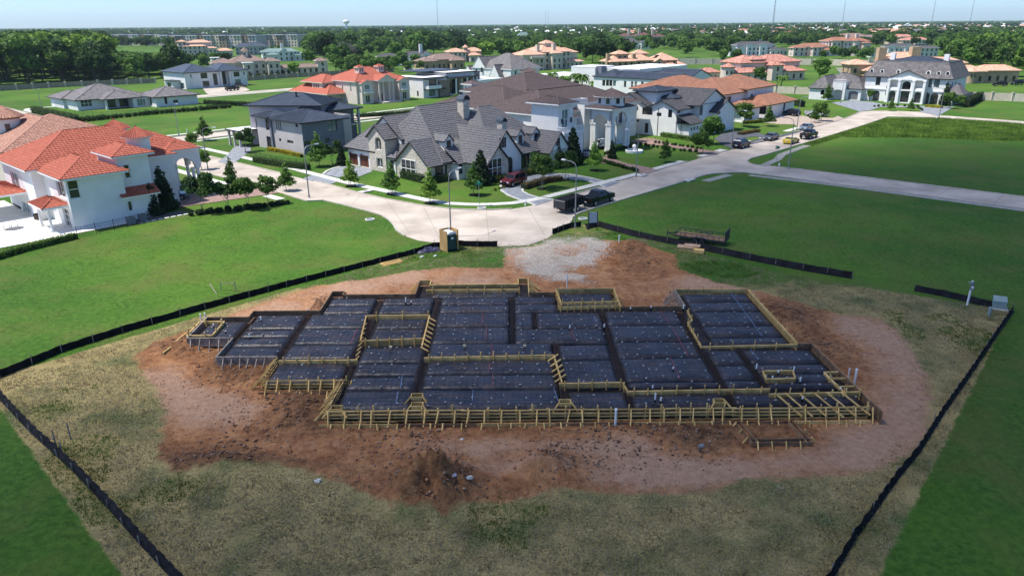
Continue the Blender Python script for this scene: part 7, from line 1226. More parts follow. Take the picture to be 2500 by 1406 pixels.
for k in range(46):
    px = random.choice((random.uniform(1240, 1720), random.uniform(1240, 1720), random.uniform(0, 1240), random.uniform(1720, 2500))); D_ = random.uniform(1500, 4200); d = ray(px, 70); w, dp, h_ = random.uniform(14, 60), random.uniform(12, 30), random.uniform(5, 10)
    t = MB().hexa([(-w / 2, 0, 0), (w / 2, 0, 0), (w / 2, dp, 0), (-w / 2, dp, 0), (-w / 2, 0, h_ * .75), (w / 2, 0, h_ * .75), (w / 2, dp, h_), (-w / 2, dp, h_)]).build('distant_shed', SHED); t.location = (d[0] / d[1] * D_, D_, 0); tag(t, 'tiny white shed roof showing between the trees near the horizon', 'shed', 'white sheds near the horizon')
# the far town: hundreds of pale roofs too small to tell apart
def far_town():
    r = random.Random(31)
    for name, m, n, lo, hi in (('distant_town', SHED, 420, 1150, 2600), ('distant_roofs', TILEP, 300, 1350, 2600), ('distant_left_town', SHED, 140, -100, 1150)):
        mb = MB()
        for k in range(n):
            px, D_ = r.uniform(lo, hi), 1100 * (4.2 ** r.random()); d = ray(px, 70); x, y, w, dp, h_ = d[0] / d[1] * D_, D_, r.uniform(9, 26), r.uniform(8, 14), r.uniform(6, 10.5)
            mb.box(x - w / 2, x + w / 2, y, y + dp, 0, h_ * .7); a = [(x - w / 2 - .6, y - .6, h_ * .7), (x + w / 2 + .6, y - .6, h_ * .7), (x + w / 2 + .6, y + dp + .6, h_ * .7), (x - w / 2 - .6, y + dp + .6, h_ * .7)]; e, f = (x - w * .25, y + dp / 2, h_), (x + w * .25, y + dp / 2, h_)
            mb.poly([a[0], a[1], f, e]).poly([a[1], a[2], f]).poly([a[2], a[3], e, f]).poly([a[3], a[0], e])
        tag(mb.build(name, m), {'distant_town': 'pale specks of the distant town below the right horizon', 'distant_roofs': 'pinkish roofs of the distant suburbs below the right horizon', 'distant_left_town': 'pale specks of distant houses below the left horizon'}[name], 'town', kind='stuff')
far_town()
# ---------------------------------------------------------------- vegetation
LEAFD = leafmat('oak_leaves', (0.019, 0.048, 0.012), (0.072, 0.136, 0.027)); LEAFM = leafmat('mid_green_leaves', (0.042, 0.100, 0.019), (0.156, 0.270, 0.043)); LEAFB = leafmat('bright_green_leaves', (0.094, 0.198, 0.023), (0.270, 0.416, 0.058)); LEAFV = leafmat('very_dark_leaves', (0.011, 0.026, 0.011), (0.042, 0.074, 0.024), .15)
LEAFY = leafmat('yellow_flowers', (0.160, 0.192, 0.022), (.55, .42, .02), .2); LEAFH = leafmat('clipped_hedge_leaves', (0.022, 0.054, 0.013), (0.072, 0.125, 0.027), .15); LEAFG = leafmat('grey_twigs', (0.160, 0.152, 0.135), (.20, .19, .18), .1); LEAFR = leafmat('russet_leaves', (0.080, 0.048, 0.022), (0.192, 0.136, 0.045), .2); LEAFL = leafmat('lime_hedge_leaves', (0.112, 0.144, 0.018), (.20, .22, .025), .15)
def leaves(blobs, n, size, seed, shell=.55, flat=.25):
    r = np.random.default_rng(seed); w = np.array([b[3] ** 2 * b[4] for b in blobs]); w = w / w.sum(); k = r.choice(len(blobs), n, p=w); B = np.array([b[:5] for b in blobs])[k]
    d = r.normal(size=(n, 3)); d /= np.linalg.norm(d, axis=1, keepdims=True); rad = shell + (1.06 - shell) * r.random(n) ** .6; lump = 1 + .16 * np.sin(d[:, 0] * 7 + k * 2) * np.cos(d[:, 2] * 6 + k)
    c = B[:, :3] + d * (rad * lump)[:, None] * np.stack([B[:, 3], B[:, 3], B[:, 4]], 1)
    nrm = d + r.normal(size=(n, 3)) * .8 + np.array([0, 0, flat]); nrm /= np.linalg.norm(nrm, axis=1, keepdims=True); a = np.cross(nrm, r.normal(size=(n, 3))); a /= np.linalg.norm(a, axis=1, keepdims=True); b = np.cross(nrm, a); s = size * (.6 + .8 * r.random(n))[:, None]
    V = np.stack([c - a * s - b * s * .55, c + a * s * .2 - b * s * .7, c + a * s + b * s * .5, c - a * s * .3 + b * s * .75], 1).reshape(-1, 3); return V, np.arange(4 * n).reshape(n, 4)
def blobset(kind, h, seed):
    r = random.Random(seed); out = []
    if kind == 'oak':
        for k in range(11): a = r.uniform(0, 6.28); q = r.uniform(.1, .30) * h; z = h * r.uniform(.42, .82); out.append((q * math.cos(a), q * math.sin(a), z, h * r.uniform(.13, .22), h * r.uniform(.10, .16)))
        out.append((0, 0, h * .80, h * .22, h * .18))
    elif kind == 'cone':
        for k in range(9): z = h * (.30 + .66 * k / 8); q = h * .22 * (1.12 - k / 8); a = r.uniform(0, 6.28); out.append((q * .55 * math.cos(a), q * .55 * math.sin(a), z, q * .75 + .12, h * .085)); a += 2.4; out.append((q * .6 * math.cos(a), q * .6 * math.sin(a), z - .05 * h, q * .6 + .1, h * .07))
    elif kind == 'pyr':
        for k in range(8): z = h * (.10 + .84 * k / 7); q = h * .24 * (1.1 - k / 7.5); out.append((r.uniform(-.1, .1), r.uniform(-.1, .1), z, q + .1, h * .12))
    elif kind == 'vase':
        for k in range(10): a = r.uniform(0, 6.28); q = h * r.uniform(.1, .34); out.append((q * math.cos(a), q * math.sin(a), h * r.uniform(.58, .92), h * r.uniform(.13, .2), h * r.uniform(.09, .14)))
    elif kind == 'ball': out = [(0, 0, h * .5, h * .52, h * .5), (h * .15, 0, h * .45, h * .4, h * .42), (-h * .12, h * .15, h * .5, h * .4, h * .4)]
    return out
def make_tree(kind, h, n, size, lm, seed, bark=BARK, trunk=.02, name='tree', multi=1):
    t = thing(name, 'tree', 'tree'); bl = blobset(kind, h, seed); V, Fc = leaves(bl, n, size, seed); raw('crown', V, Fc, lm, t); tb = MB(); r = random.Random(seed)
    for m in range(multi):
        a0 = 6.28 * m / multi; dx = .06 * h * math.cos(a0) * (multi > 1); dy = .06 * h * math.sin(a0) * (multi > 1); top = h * (.55 if kind != 'cone' else .85); p = Vector((dx * .3, dy * .3, -.05)); R_ = trunk * h / math.sqrt(multi)
        for k in range(4): q = Vector((dx * (.3 + k * .6) + r.uniform(-.02, .02) * h, dy * (.3 + k * .6) + r.uniform(-.02, .02) * h, top * (k + 1) / 4)); tb.tube(p, q, R_ * (1 - k * .2), R_ * (.8 - k * .2), 7); p = q
    for b in bl[:6 if kind in ('oak', 'vase') else 3]: tb.tube((0, 0, h * .34), (b[0], b[1], b[2]), trunk * h * .45, trunk * h * .12, 5)
    tb.build('trunk', bark, t); return t
OAKS = [make_tree('oak', 12, 1500, .50, m, 100 + i, trunk=.022) for i, m in enumerate((LEAFD, LEAFD, LEAFM, LEAFD, LEAFM, LEAFB))]
YOUNG = [make_tree('cone', 5, 1500, .15, LEAFM, 200 + i, trunk=.009, name='young_tree') for i in range(2)] + [make_tree('cone', 5, 1300, .15, LEAFB, 205, trunk=.009, name='young_tree')]
VASE = [make_tree('vase', 4, 1300, .15, m, 210 + i, BARKP, .014, 'crape_myrtle', 3) for i, m in enumerate((LEAFM, LEAFD))]
MAGN = make_tree('pyr', 5, 1700, .19, LEAFV, 220, name='magnolia'); ROUND = make_tree('oak', 6, 1500, .24, LEAFM, 231, trunk=.018, name='round_tree'); SHRUB = [make_tree('ball', 1.0, 260, .12, m, 240 + i, name='shrub', trunk=.02) for i, m in enumerate((LEAFH, LEAFV, LEAFL, LEAFY, LEAFR, LEAFM))]; DEAD = make_tree('oak', 12, 900, .22, LEAFG, 250, trunk=.02, name='bare_tree')
PROTO = OAKS + YOUNG + VASE + [MAGN, ROUND, DEAD] + SHRUB
def plant(proto, px, py, h, label, h0=None, xyz=None, cat='tree', group=None, rz=None):
    x, y = G(px, py) if xyz is None else xyz; base = {'young_tree': 5, 'crape_myrtle': 4, 'magnolia': 5, 'round_tree': 6, 'shrub': 1, 'tree': 12, 'bare_tree': 12}[proto.name.split('.')[0]]; k = h / base
    o = copy_tree(proto, (x, y, 0), random.uniform(0, 6.28) if rz is None else rz, (k * random.uniform(.9, 1.1), k * random.uniform(.9, 1.1), k), label, group=group); o['category'] = cat; return o
def ring(px, py, label='tree'):
    x, y = G(px, py); t = thing('mulch_ring', label, 'mulch ring', (x, y, 0), group='mulch rings round the street trees'); MB().lathe([(.02, .10), (.6, .07), (.72, .05)], 16).build('mulch', MULCH, t); MB().lathe([(.72, 0), (.78, 0), (.78, .13), (.72, .13), (.72, 0)], 16).build('edging', BLACKP, t)
    for a in (0.4, 2.5, 4.6): MB().bar((.62 * math.cos(a), .62 * math.sin(a), 0), (.5 * math.cos(a), .5 * math.sin(a), 1.1), .04, .04, (1, 0, 0)).build('tree_stake', WOODG, t)
for px, py, h, pr, lab in ((857, 455, 4.6, YOUNG[2], 'by the apron of the shingled house garage'), (957, 475, 5.0, YOUNG[0], 'on the verge before the stone tower of the shingled house'), (1050, 497, 5.2, YOUNG[2], 'at the bend of the verge before the stone gable'), (1157, 477, 5.0, YOUNG[1], 'on the corner lawn beside the green street name sign'), (1323, 462, 5.2, VASE[0], 'with pale trunks inside the ring drive, left one'), (1380, 440, 4.8, VASE[1], 'with pale trunks inside the ring drive, right one'), (1450, 417, 5.2, YOUNG[2], 'on the lawn right of the ring drive')):
    plant(pr, px, py, h, 'young green tree ' + lab); ring(px, py, 'black edged mulch ring under the tree ' + lab.replace(' of the shingled house', '').replace(' before the stone gable', '').replace(' at the bend of the verge', ' on the verge').replace(' beside the green street name sign', '').replace(' with pale trunks', '').replace(' before the stone tower', ' by the stone tower'))
for px, py, h, pr, lab in ((780, 408, 6.2, YOUNG[0], 'slender young tree at the right corner of the grey house'), (812, 402, 4.2, VASE[1], 'bushy tree between the grey house and the garage'), (835, 405, 3.8, MAGN, 'dark conical shrub tree left of the brown garage doors'), (600, 372, 4.6, VASE[1], 'spreading tree before the carport of the grey house'), (700, 467, 4.4, YOUNG[0], 'young tree at the kerb by the brick driveway'), (565, 440, 3.8, YOUNG[1], 'thin young tree on the left street verge'), (493, 415, 3.6, ROUND, 'small round tree on the left street verge'), (500, 344, 5.4, YOUNG[0], 'slender tree on the back street verge'), (470, 362, 3.4, ROUND, 'small dark tree right of the red villa roof'),
        (496, 519, 5.4, VASE[1], 'crape myrtle beside the villa drive, nearest to the villa'), (557, 514, 4.6, VASE[1], 'crape myrtle beside the villa drive, second from the villa'), (608, 509, 4.6, VASE[0], 'crape myrtle beside the villa drive, third from the villa'), (655, 500, 4.0, VASE[0], 'crape myrtle beside the villa drive, nearest to the street'), (378, 526, 4.2, MAGN, 'dark conical tree at the right corner of the villa, shorter one'), (405, 512, 5.8, MAGN, 'dark conical tree at the right corner of the villa, taller one'),
        (1175, 452, 5.6, MAGN, 'dark slender tree before the stone arch gable'), (1318, 425, 3.8, VASE[1], 'bushy tree before the right windows of the shingled house'), (1358, 408, 5.0, MAGN, 'dark tree before the rightmost gable of the shingled house'), (1398, 402, 6.6, MAGN, 'tall dark pyramid tree left of the portico drive'), (1494, 388, 3.4, MAGN, 'small conifer at the front corner of the portico'), (1625, 397, 4.2, YOUNG[0], 'thin young tree on the verge before the portico lawn'), (1715, 377, 4.4, ROUND, 'dark small tree by the second paver drive'), (1740, 352, 6.0, ROUND, 'dark green tree on the lawn of the farmhouse'), (1718, 322, 5.0, MAGN, 'dark conifer at the right gable of the farmhouse'), (1760, 300, 4.0, ROUND, 'bushy tree left of the terracotta garage'), (1816, 311, 6.0, ROUND, 'dark tree before the low terracotta garage'), (1875, 309, 5.2, YOUNG[1], 'light young tree on the lawn by the beige drive'), (1988, 300, 4.6, YOUNG[1], 'thin tree on the verge, left of two by the white pickup'), (2004, 297, 5.0, ROUND, 'leafy tree on the verge, right of two by the white pickup'), (2018, 250, 5.6, YOUNG[0], 'young tree before the left garage wing of the mansard mansion'), (2174, 272, 3.6, YOUNG[1], 'left thin tree in the oval bed of the mansard mansion'), (2222, 272, 3.6, YOUNG[1], 'right thin tree in the oval bed of the mansard mansion'), (2305, 258, 6.6, MAGN, 'dark tree at the right corner of the mansard mansion'), (2318, 266, 4.8, ROUND, 'small tree on the lawn right of the mansard mansion'), (2122, 246, 3.6, ROUND, 'round bush tree beside the arched carport'), (1855, 206, 7.0, ROUND, 'round clipped tree before the arched loggia'), (2000, 205, 10.5, ROUND, 'big spreading tree right of the arched red tile mansion'), (1800, 157, 9, ROUND, 'dark tree at the long cream wall, right one'), (1765, 158, 9, ROUND, 'dark tree at the long cream wall, left one'), (1120, 265, 4.4, VASE[0], 'shrub tree before the glazed front of the flat roofed house'), (1172, 250, 5.0, YOUNG[2], 'light tree on the back street right of the flat roofed house'), (1985, 240, 4.0, MAGN, 'small dark shrub tree left of the mansard garage'), (2340, 262, 3.6, ROUND, 'low bushy tree at the right wall of the mansard mansion')): plant(pr, px, py, h, lab)
# palms
def palm(px, py, h, label):
    x, y = G(px, py); t = thing('palm_tree', label, 'palm', (x, y, 0)); MB().tube((0, 0, 0), (.2, 0, h), .28, .2, 8).build('trunk', BARKP, t); V = []; Fc = []; r = random.Random(px)
    for k in range(26):
        a = 6.28 * k / 26 + r.uniform(-.1, .1); up = r.uniform(.1, 1.1); L_ = 2.6; p = Vector((.2, 0, h)); pts = [p + Vector((math.cos(a) * L_ * f, math.sin(a) * L_ * f, up * L_ * f - 1.5 * f * f * L_ * .7)) for f in np.linspace(0, 1, 6)]; sd = Vector((-math.sin(a), math.cos(a), 0))
        for q, s, f in zip(pts[:-1], pts[1:], range(5)):
            for e in (-1, 1): i = len(V); w = .5 * (1 - f * .12); V += [tuple(q), tuple(s), tuple(s + sd * e * w + Vector((0, 0, -.3))), tuple(q + sd * e * w + Vector((0, 0, -.25)))]; Fc.append([i, i + 1, i + 2, i + 3])
    raw('fronds', np.array(V), np.array(Fc), LEAFM, t)
for a in ((1345, 222, 6.0, 'left palm before the white cubist house'), (1376, 224, 5.2, 'shorter palm beside the left palm of the cubist house'), (1403, 228, 6.4, 'middle palm before the white cubist house'), (1420, 229, 6.2, 'right palm before the white cubist house'), (1452, 226, 3.4, 'small palm left of the blue metal roofed house'), (1905, 220, 4.5, 'palm behind the terracotta roof'), (935, 168, 6, 'palm before the left blue roofed house'), (985, 170, 7, 'palm between the two blue roofed houses'), (1080, 152, 6, 'palm right of the pointed blue roofed house')): palm(*a)
# hedges and shrub rows
def hedge(pts, h, w, label, lm=LEAFH, dens=150, size=.11):
    P = resample(pts, .5); x0, y0 = P[0].x, P[0].y; t = thing('hedge', label, 'hedge', (x0, y0, 0)); L_ = sum((b - a).length for a, b in zip(P[:-1], P[1:])); n = int(L_ * dens); r = np.random.default_rng(int(abs(x0) * 7)); k = r.random(n) * (len(P) - 1); i = k.astype(int); f = (k - i)[:, None]; A = np.array([(p.x - x0, p.y - y0) for p in P]); c = A[i] * (1 - f) + A[np.minimum(i + 1, len(P) - 1)] * f; Nn = np.array([(q.x, q.y) for q in normals(P)])[i]
    face = r.random(n); off = np.where(face < .4, -w / 2, np.where(face < .6, w / 2, (r.random(n) - .5) * w)); z = np.where(face < .6, r.random(n) * h, h) * (.93 + .14 * fbm(c[:, 0], c[:, 1], .9, 3)); C3 = np.column_stack([c + Nn * off[:, None], z]); C3 += r.normal(size=C3.shape) * .05
    nr = np.where((face < .6)[:, None], np.column_stack([Nn * np.sign(off)[:, None], np.zeros(n)]), np.array([0, 0, 1.])) + r.normal(size=(n, 3)) * .6; nr /= np.linalg.norm(nr, axis=1, keepdims=True); a = np.cross(nr, r.normal(size=(n, 3))); a /= np.linalg.norm(a, axis=1, keepdims=True); b = np.cross(nr, a); V = np.stack([C3 - a * size, C3 - b * size * .6, C3 + a * size, C3 + b * size * .6], 1).reshape(-1, 3)
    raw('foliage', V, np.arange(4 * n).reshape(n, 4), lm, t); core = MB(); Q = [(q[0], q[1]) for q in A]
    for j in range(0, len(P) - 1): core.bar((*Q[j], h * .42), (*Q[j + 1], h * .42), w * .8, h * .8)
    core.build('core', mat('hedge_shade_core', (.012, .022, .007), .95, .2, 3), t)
hedge(P_((982, 434), (1035, 447)), 1.3, 1.0, 'clipped dark hedge under the triple window of the stone gable'); hedge(P_((1050, 447), (1095, 442)), 1.1, 1.2, 'clipped dark hedge right of the stone gable corner'); hedge(P_((1205, 446), (1242, 440)), 1.0, 1.4, 'lime green hedge below the arched stone window', LEAFL); hedge(P_((1272, 432), (1340, 418)), 1.0, 1.4, 'lime green hedge below the right windows of the shingled house', LEAFL); hedge(P_((1278, 462), (1330, 446), (1370, 441)), .8, 1.3, 'russet shrub bed inside the ring drive', LEAFR)
hedge(P_((622, 396), (690, 408), (755, 415)), 1.1, 1.0, 'dark hedge along the fence of the grey house'); hedge(P_((655, 368), (700, 376), (737, 385)), .7, .7, 'row of yellow flowering shrubs at the grey house wall', LEAFY); hedge(P_((84, 276), (140, 289), (190, 300)), 1.9, 1.6, 'dense clipped hedge at the left corner of the ranch house', dens=60, size=.22); hedge(P_((640, 300), (600, 300), (480, 250)), .01, .01, 'x') if False else None
hedge(P_((870, 287), (950, 283), (1010, 278)), 1.0, 1.2, 'low hedge before the red roofed house', dens=60, size=.2); hedge(P_((1060, 266), (1170, 262)), 1.0, 2.0, 'planted bed before the flat roofed house', LEAFM, 60, .2); hedge(P_((1880, 245), (1960, 262)), 1.8, 1.5, 'tall hedge behind the beige drive lawn', dens=50, size=.24); hedge(P_((2360, 262), (2392, 244)), 2.4, 1.6, 'dark hedge right of the mansard mansion', LEAFV, 60, .22); hedge(P_((1690, 338), (1760, 318)), .8, 1.2, 'mixed flower bed beside the farmhouse', LEAFR, 80, .16); hedge(P_((1615, 333), (1690, 345)), .9, .9, 'low hedge along the farmhouse wall', LEAFM, 80, .16)
hedge(P_((1805, 330), (1850, 322)), .6, 1.4, 'planted island in the dark stamped driveway', LEAFR, 80, .15); hedge(P_((1815, 303), (1880, 298)), .7, .9, 'hedge before the low terracotta garages', LEAFL, 60, .18); hedge(P_((500, 255), (640, 262)), 1.3, 1.2, 'hedge along the fence behind the grey house', dens=45, size=.25); hedge(P_((-30, 640), (60, 613), (185, 582)), .7, .9, 'low hedge along the white patio of the villa', LEAFM, 160, .11); hedge(P_((2260, 262), (2300, 265)), .6, 1.2, 'flower bed under the right windows of the mansard mansion', LEAFY, 60, .2); hedge(P_((1080, 600), (1081, 600.5)), .3, .3, 'x') if False else None
def shrub_row(pts, n, h, label, pr, jitter=.15, name='shrub', cat='shrub'):
    P = resample(pts, .4); L_ = len(P) - 1
    for k in range(n): p = P[round(L_ * k / max(1, n - 1))]; plant(pr, 0, 0, h * random.uniform(.85, 1.15), label, xyz=(p.x + random.uniform(-jitter, jitter), p.y + random.uniform(-jitter, jitter)), cat=cat, group=label)
shrub_row(P_((205, 298), (345, 283), (470, 272), (560, 264)), 34, 1.3, 'round shrub in the row along the ranch house lawn', SHRUB[0]); shrub_row(P_((470, 527), (540, 518), (620, 511), (700, 499)), 22, .75, 'low round shrub along the brick drive of the villa', SHRUB[1]); shrub_row(P_((1468, 396), (1500, 405), (1555, 420)), 16, .65, 'clipped ball shrub along the first paver drive', SHRUB[0]); shrub_row(P_((1478, 378), (1500, 370), (1560, 355), (1610, 362), (1640, 368), (1700, 372)), 26, .65, 'clipped ball shrub round the fountain lawn', SHRUB[0]); shrub_row(P_((1600, 350), (1660, 358), (1710, 365)), 12, .6, 'clipped ball shrub along the second paver drive', SHRUB[0]); shrub_row(P_((1210, 466), (1240, 458), (1270, 450)), 7, .5, 'lime ground cover clump by the red SUV', SHRUB[2]); shrub_row(P_((2135, 262), (2180, 259), (2240, 263), (2250, 271)), 14, .7, 'low shrub in the oval bed of the mansard mansion', SHRUB[0]); shrub_row(P_((560, 188), (640, 190), (760, 178)), 14, 2.2, 'garden shrub before the cupola villa', SHRUB[0]); shrub_row(P_((1080, 430), (1100, 432)), 3, .7, 'russet shrub by the small white bay', SHRUB[4])
# fountain on the portico lawn
x, y = G(1548, 372); t = thing('garden_fountain', 'round white fountain with a ball on the portico lawn', 'fountain', (x, y, 0)); MB().lathe([(1.7, 0), (1.75, .45), (1.55, .5), (1.5, .25), (.01, .22)], 24).build('basin', TRIMW, t); MB().lathe([(.25, .2), (.18, .7), (.3, .8)], 12).build('pedestal', TRIMW, t); MB().ball((0, 0, 1.15), .42, 14).build('ball', TRIMW, t, True)
def iron_fence(pts, label, h=1.3, step=2.0):
    P = resample(pts, step); x0, y0 = P[0].x, P[0].y; t = thing('iron_fence', label, 'fence', (x0, y0, 0))
    for a, b in zip(P[:-1], P[1:]):
        m = MB(); A, B = Vector((a.x - x0, a.y - y0, 0)), Vector((b.x - x0, b.y - y0, 0)); U = Vector((0, 0, h)); m.bar(A + U * .95, B + U * .95, .03, .03); m.bar(A + U * .15, B + U * .15, .03, .03)
        for k in range(8): q = A.lerp(B, k / 8); m.bar(q + U * .05, q + U, .018, .018, (1, 0, 0))
        m.build('fence_panel', DARK, t); MB().bar(A, A + U * 1.08, .06, .06, (1, 0, 0)).build('post', DARK, t)
iron_fence(P_((190, 580), (280, 562), (372, 540)), 'black iron fence beside the white villa'); iron_fence(P_((612, 386), (690, 402), (760, 410)), 'black iron fence along the hedge of the grey house'); iron_fence(P_((120, 277), (250, 286), (420, 273), (560, 258)), 'thin dark fence along the ranch house lawn', step=4); iron_fence(P_((1560, 340), (1640, 350)), 'black iron fence at the farmhouse side', h=1.1)
# villa side yard: stepping stones, condensers, patio furniture
for k in range(9): x, y = xy(33.8 + k * .85, 96.5); o = MB().box(-.3, .3, -.22, .22, 0, .07).build('stepping_stone', PATIO); o.location = (x, y, 0); o.rotation_euler.z = TH; tag(o, 'square pale stepping stone beside the white villa', 'stepping stone', 'stepping stones beside the villa')
for k, (px, py, l) in enumerate(((322, 548, 'left'), (350, 541, 'right'))): x, y = G(px, py); t = thing('air_conditioner', l + ' grey air conditioner by the white villa wall', 'air conditioner', (x, y, .05), TH); MB().box(-.42, .42, -.42, .42, 0, .95).build('case', GREYD, t); MB().lathe([(.34, .955), (.01, .97)], 16).build('fan_grille', DARK, t)
x, y = G(28, 560); t = thing('patio_table', 'round white patio table on the villa terrace', 'table', (x, y, .09)); MB().lathe([(0.01, .74), (1.1, .74), (1.1, .70), (.01, .70)], 18).build('table_top', PATIO, t); [MB().tube((.8 * math.cos(a), .8 * math.sin(a), 0), (.7 * math.cos(a), .7 * math.sin(a), .7), .06, .05, 6).build('leg', PATIO, t) for a in (.5, 2.1, 3.6, 5.2)]
for px, py, r, l in ((105, 535, .3, 'left'), (150, 530, 2.0, 'right')): x, y = G(px, py); t = thing('patio_sofa', 'dark wicker sofa under the villa porch, %s one' % l, 'sofa', (x, y, .09), TH + r); WK = mat('dark_wicker', (.03, .022, .02), .8, .3, 8); MB().box(-.9, .9, -.4, .4, 0, .42).build('seat', WK, t); MB().box(-.9, .9, .28, .42, .42, .8).build('backrest', WK, t); [MB().box(a - .08, a + .08, -.4, .28, .42, .62).build('armrest', WK, t) for a in (-.82, .82)]
# ---------------------------------------------------------------- woods
def scatter(poly, n, dmin, seed, clear=15):
    r = random.Random(seed); xs, ys = [p[0] for p in poly], [p[1] for p in poly]; out = []; tries = 0; grid = {}
    while len(out) < n and tries < n * 30:
        tries += 1; x, y = r.uniform(min(xs), max(xs)), r.uniform(min(ys), max(ys))
        if not inside(poly, x, y) or any((x - a) ** 2 + (y - b) ** 2 < clear ** 2 for a, b in HOUSES): continue
        g = (int(x // dmin), int(y // dmin))
        if any((x - a) ** 2 + (y - b) ** 2 < dmin ** 2 for i in (-1, 0, 1) for j in (-1, 0, 1) for a, b in grid.get((g[0] + i, g[1] + j), ())): continue
        grid.setdefault(g, []).append((x, y)); out.append((x, y))
    return out
WOODS = [(P_((-60, 218), (0, 209), (200, 200), (375, 196), (465, 178), (450, 150), (255, 132), (0, 132), (-60, 135)), 560, 5.0, 18.5, 'large dark tree in the woods behind the tan wall on the left'), (P_((770, 170), (900, 160), (1000, 150), (1120, 128), (1120, 105), (860, 105), (740, 130)), 90, 8.5, 16.5, 'large dark tree in the central woods behind the cupola villa'), (P_((1220, 150), (1260, 140), (1320, 120), (1250, 112), (1180, 125)), 16, 9, 12, 'tree between the orange roofed house and the salmon mansion'), (P_((1440, 160), (1490, 158), (1500, 130), (1440, 130)), 8, 9, 15, 'dark tree between the salmon and brown tile mansions'), (P_((2390, 182), (2490, 196), (2560, 205), (2560, 130), (2300, 128), (2330, 160)), 60, 9, 14, 'tree in the woods at the right edge'), (P_((1660, 145), (1790, 145), (1780, 110), (1660, 112)), 30, 10, 11, 'tree in the park left of the white gabled house'), (P_((1930, 128), (2000, 128), (2000, 105), (1900, 105)), 16, 11, 11, 'tree left of the pink mansion'), (P_((2080, 118), (2200, 122), (2330, 125), (2330, 105), (2100, 105)), 22, 12, 11, 'tree behind the pink and charcoal roofed houses'), (P_((1480, 128), (1640, 140), (1660, 104), (1480, 100)), 40, 8, 9, 'tree before the dark red roofed villa'), (P_((1990, 150), (2120, 150), (2130, 142), (1990, 142)), 10, 8, 8, 'low tree along the cream wall of the pink mansion'), (P_((2290, 150), (2420, 165), (2420, 130), (2300, 130)), 40, 7, 12, 'tree right of the charcoal roofed house'), (P_((830, 186), (1000, 178), (1020, 165), (860, 168)), 22, 7, 8, 'garden tree behind the tan wall near the blue roofed houses'), (P_((480, 165), (560, 175), (560, 155), (470, 155)), 6, 10, 9, 'tree in front of the stacked salmon house'), (P_((560, 130), (680, 135), (690, 122), (560, 122)), 12, 11, 14, 'tree before the right apartment block'), (P_((1000, 172), (1060, 176), (900, 170), (820, 178), (830, 185)), 8, 9, 7, 'garden tree behind the red roofed house')]
TREES = []
for i, (poly, n, dm, h, lab) in enumerate(WOODS):
    for (x, y) in scatter(poly, n, dm, 300 + i):
        hh = h * random.uniform(.75, 1.2); px_ = CX + x / y * F / math.cos(PITCH)
        if 250 < px_ < 745 and y > 330: hh = min(hh, max(4.5, 23.5 - .032 * y))
        TREES.append((hh / math.hypot(x, y), x, y, hh, lab))
TREES.sort(reverse=True); REST = TREES[270:]
for _, x, y, h, lab in TREES[:270]:
    i = random.choices(range(6), (3, 3, 3, 3, 2, 1.2))[0]; px_ = CX + x / y * F / math.cos(PITCH); l2 = ('dark', 'dark', 'mid green', 'dark', 'mid green', 'bright green')[i] + ' ' + lab.replace('large dark ', '')
    if 'tan wall' in lab: l2 = l2.replace(' on the left', '') + (', far left', ', left of middle', ', right of middle', ', right end')[min(3, max(0, int((px_ + 40) / 125)))]; l2 = l2.replace('tree in the woods', 'tree %s the woods' % ('at the front of' if y < 345 else 'inside' if y < 430 else 'deep in'))
    elif 'right edge' in lab: l2 = l2.replace('tree in the woods', 'tree %s the woods' % ('at the front of' if y < 330 else 'deep in'))
    plant(OAKS[i], 0, 0, h, l2, xyz=(x, y), group=lab)
for px, py, h, pr, lab in ((1190, 152, 13, OAKS[5], 'bright green spreading tree right of the orange roofed house'), (1265, 140, 12, OAKS[5], 'bright green tree left of the salmon mansion'), (430, 190, 17, OAKS[0], 'largest dark oak beside the white house with dark hipped roof'), (1465, 158, 15, OAKS[1], 'dark oak right of the salmon mansion'), (840, 155, 14, DEAD, 'bare grey tree in the central woods'), (858, 156, 13, DEAD, 'second bare grey tree in the central woods, right one'), (820, 172, 9, OAKS[2], 'green garden tree left of the red house roofs'), (720, 188, 7, OAKS[5], 'pale green tree right of the cupola villa gate'), (500, 172, 9, OAKS[4], 'leafy tree behind the dark hipped roof')): plant(pr, px, py, h, lab)
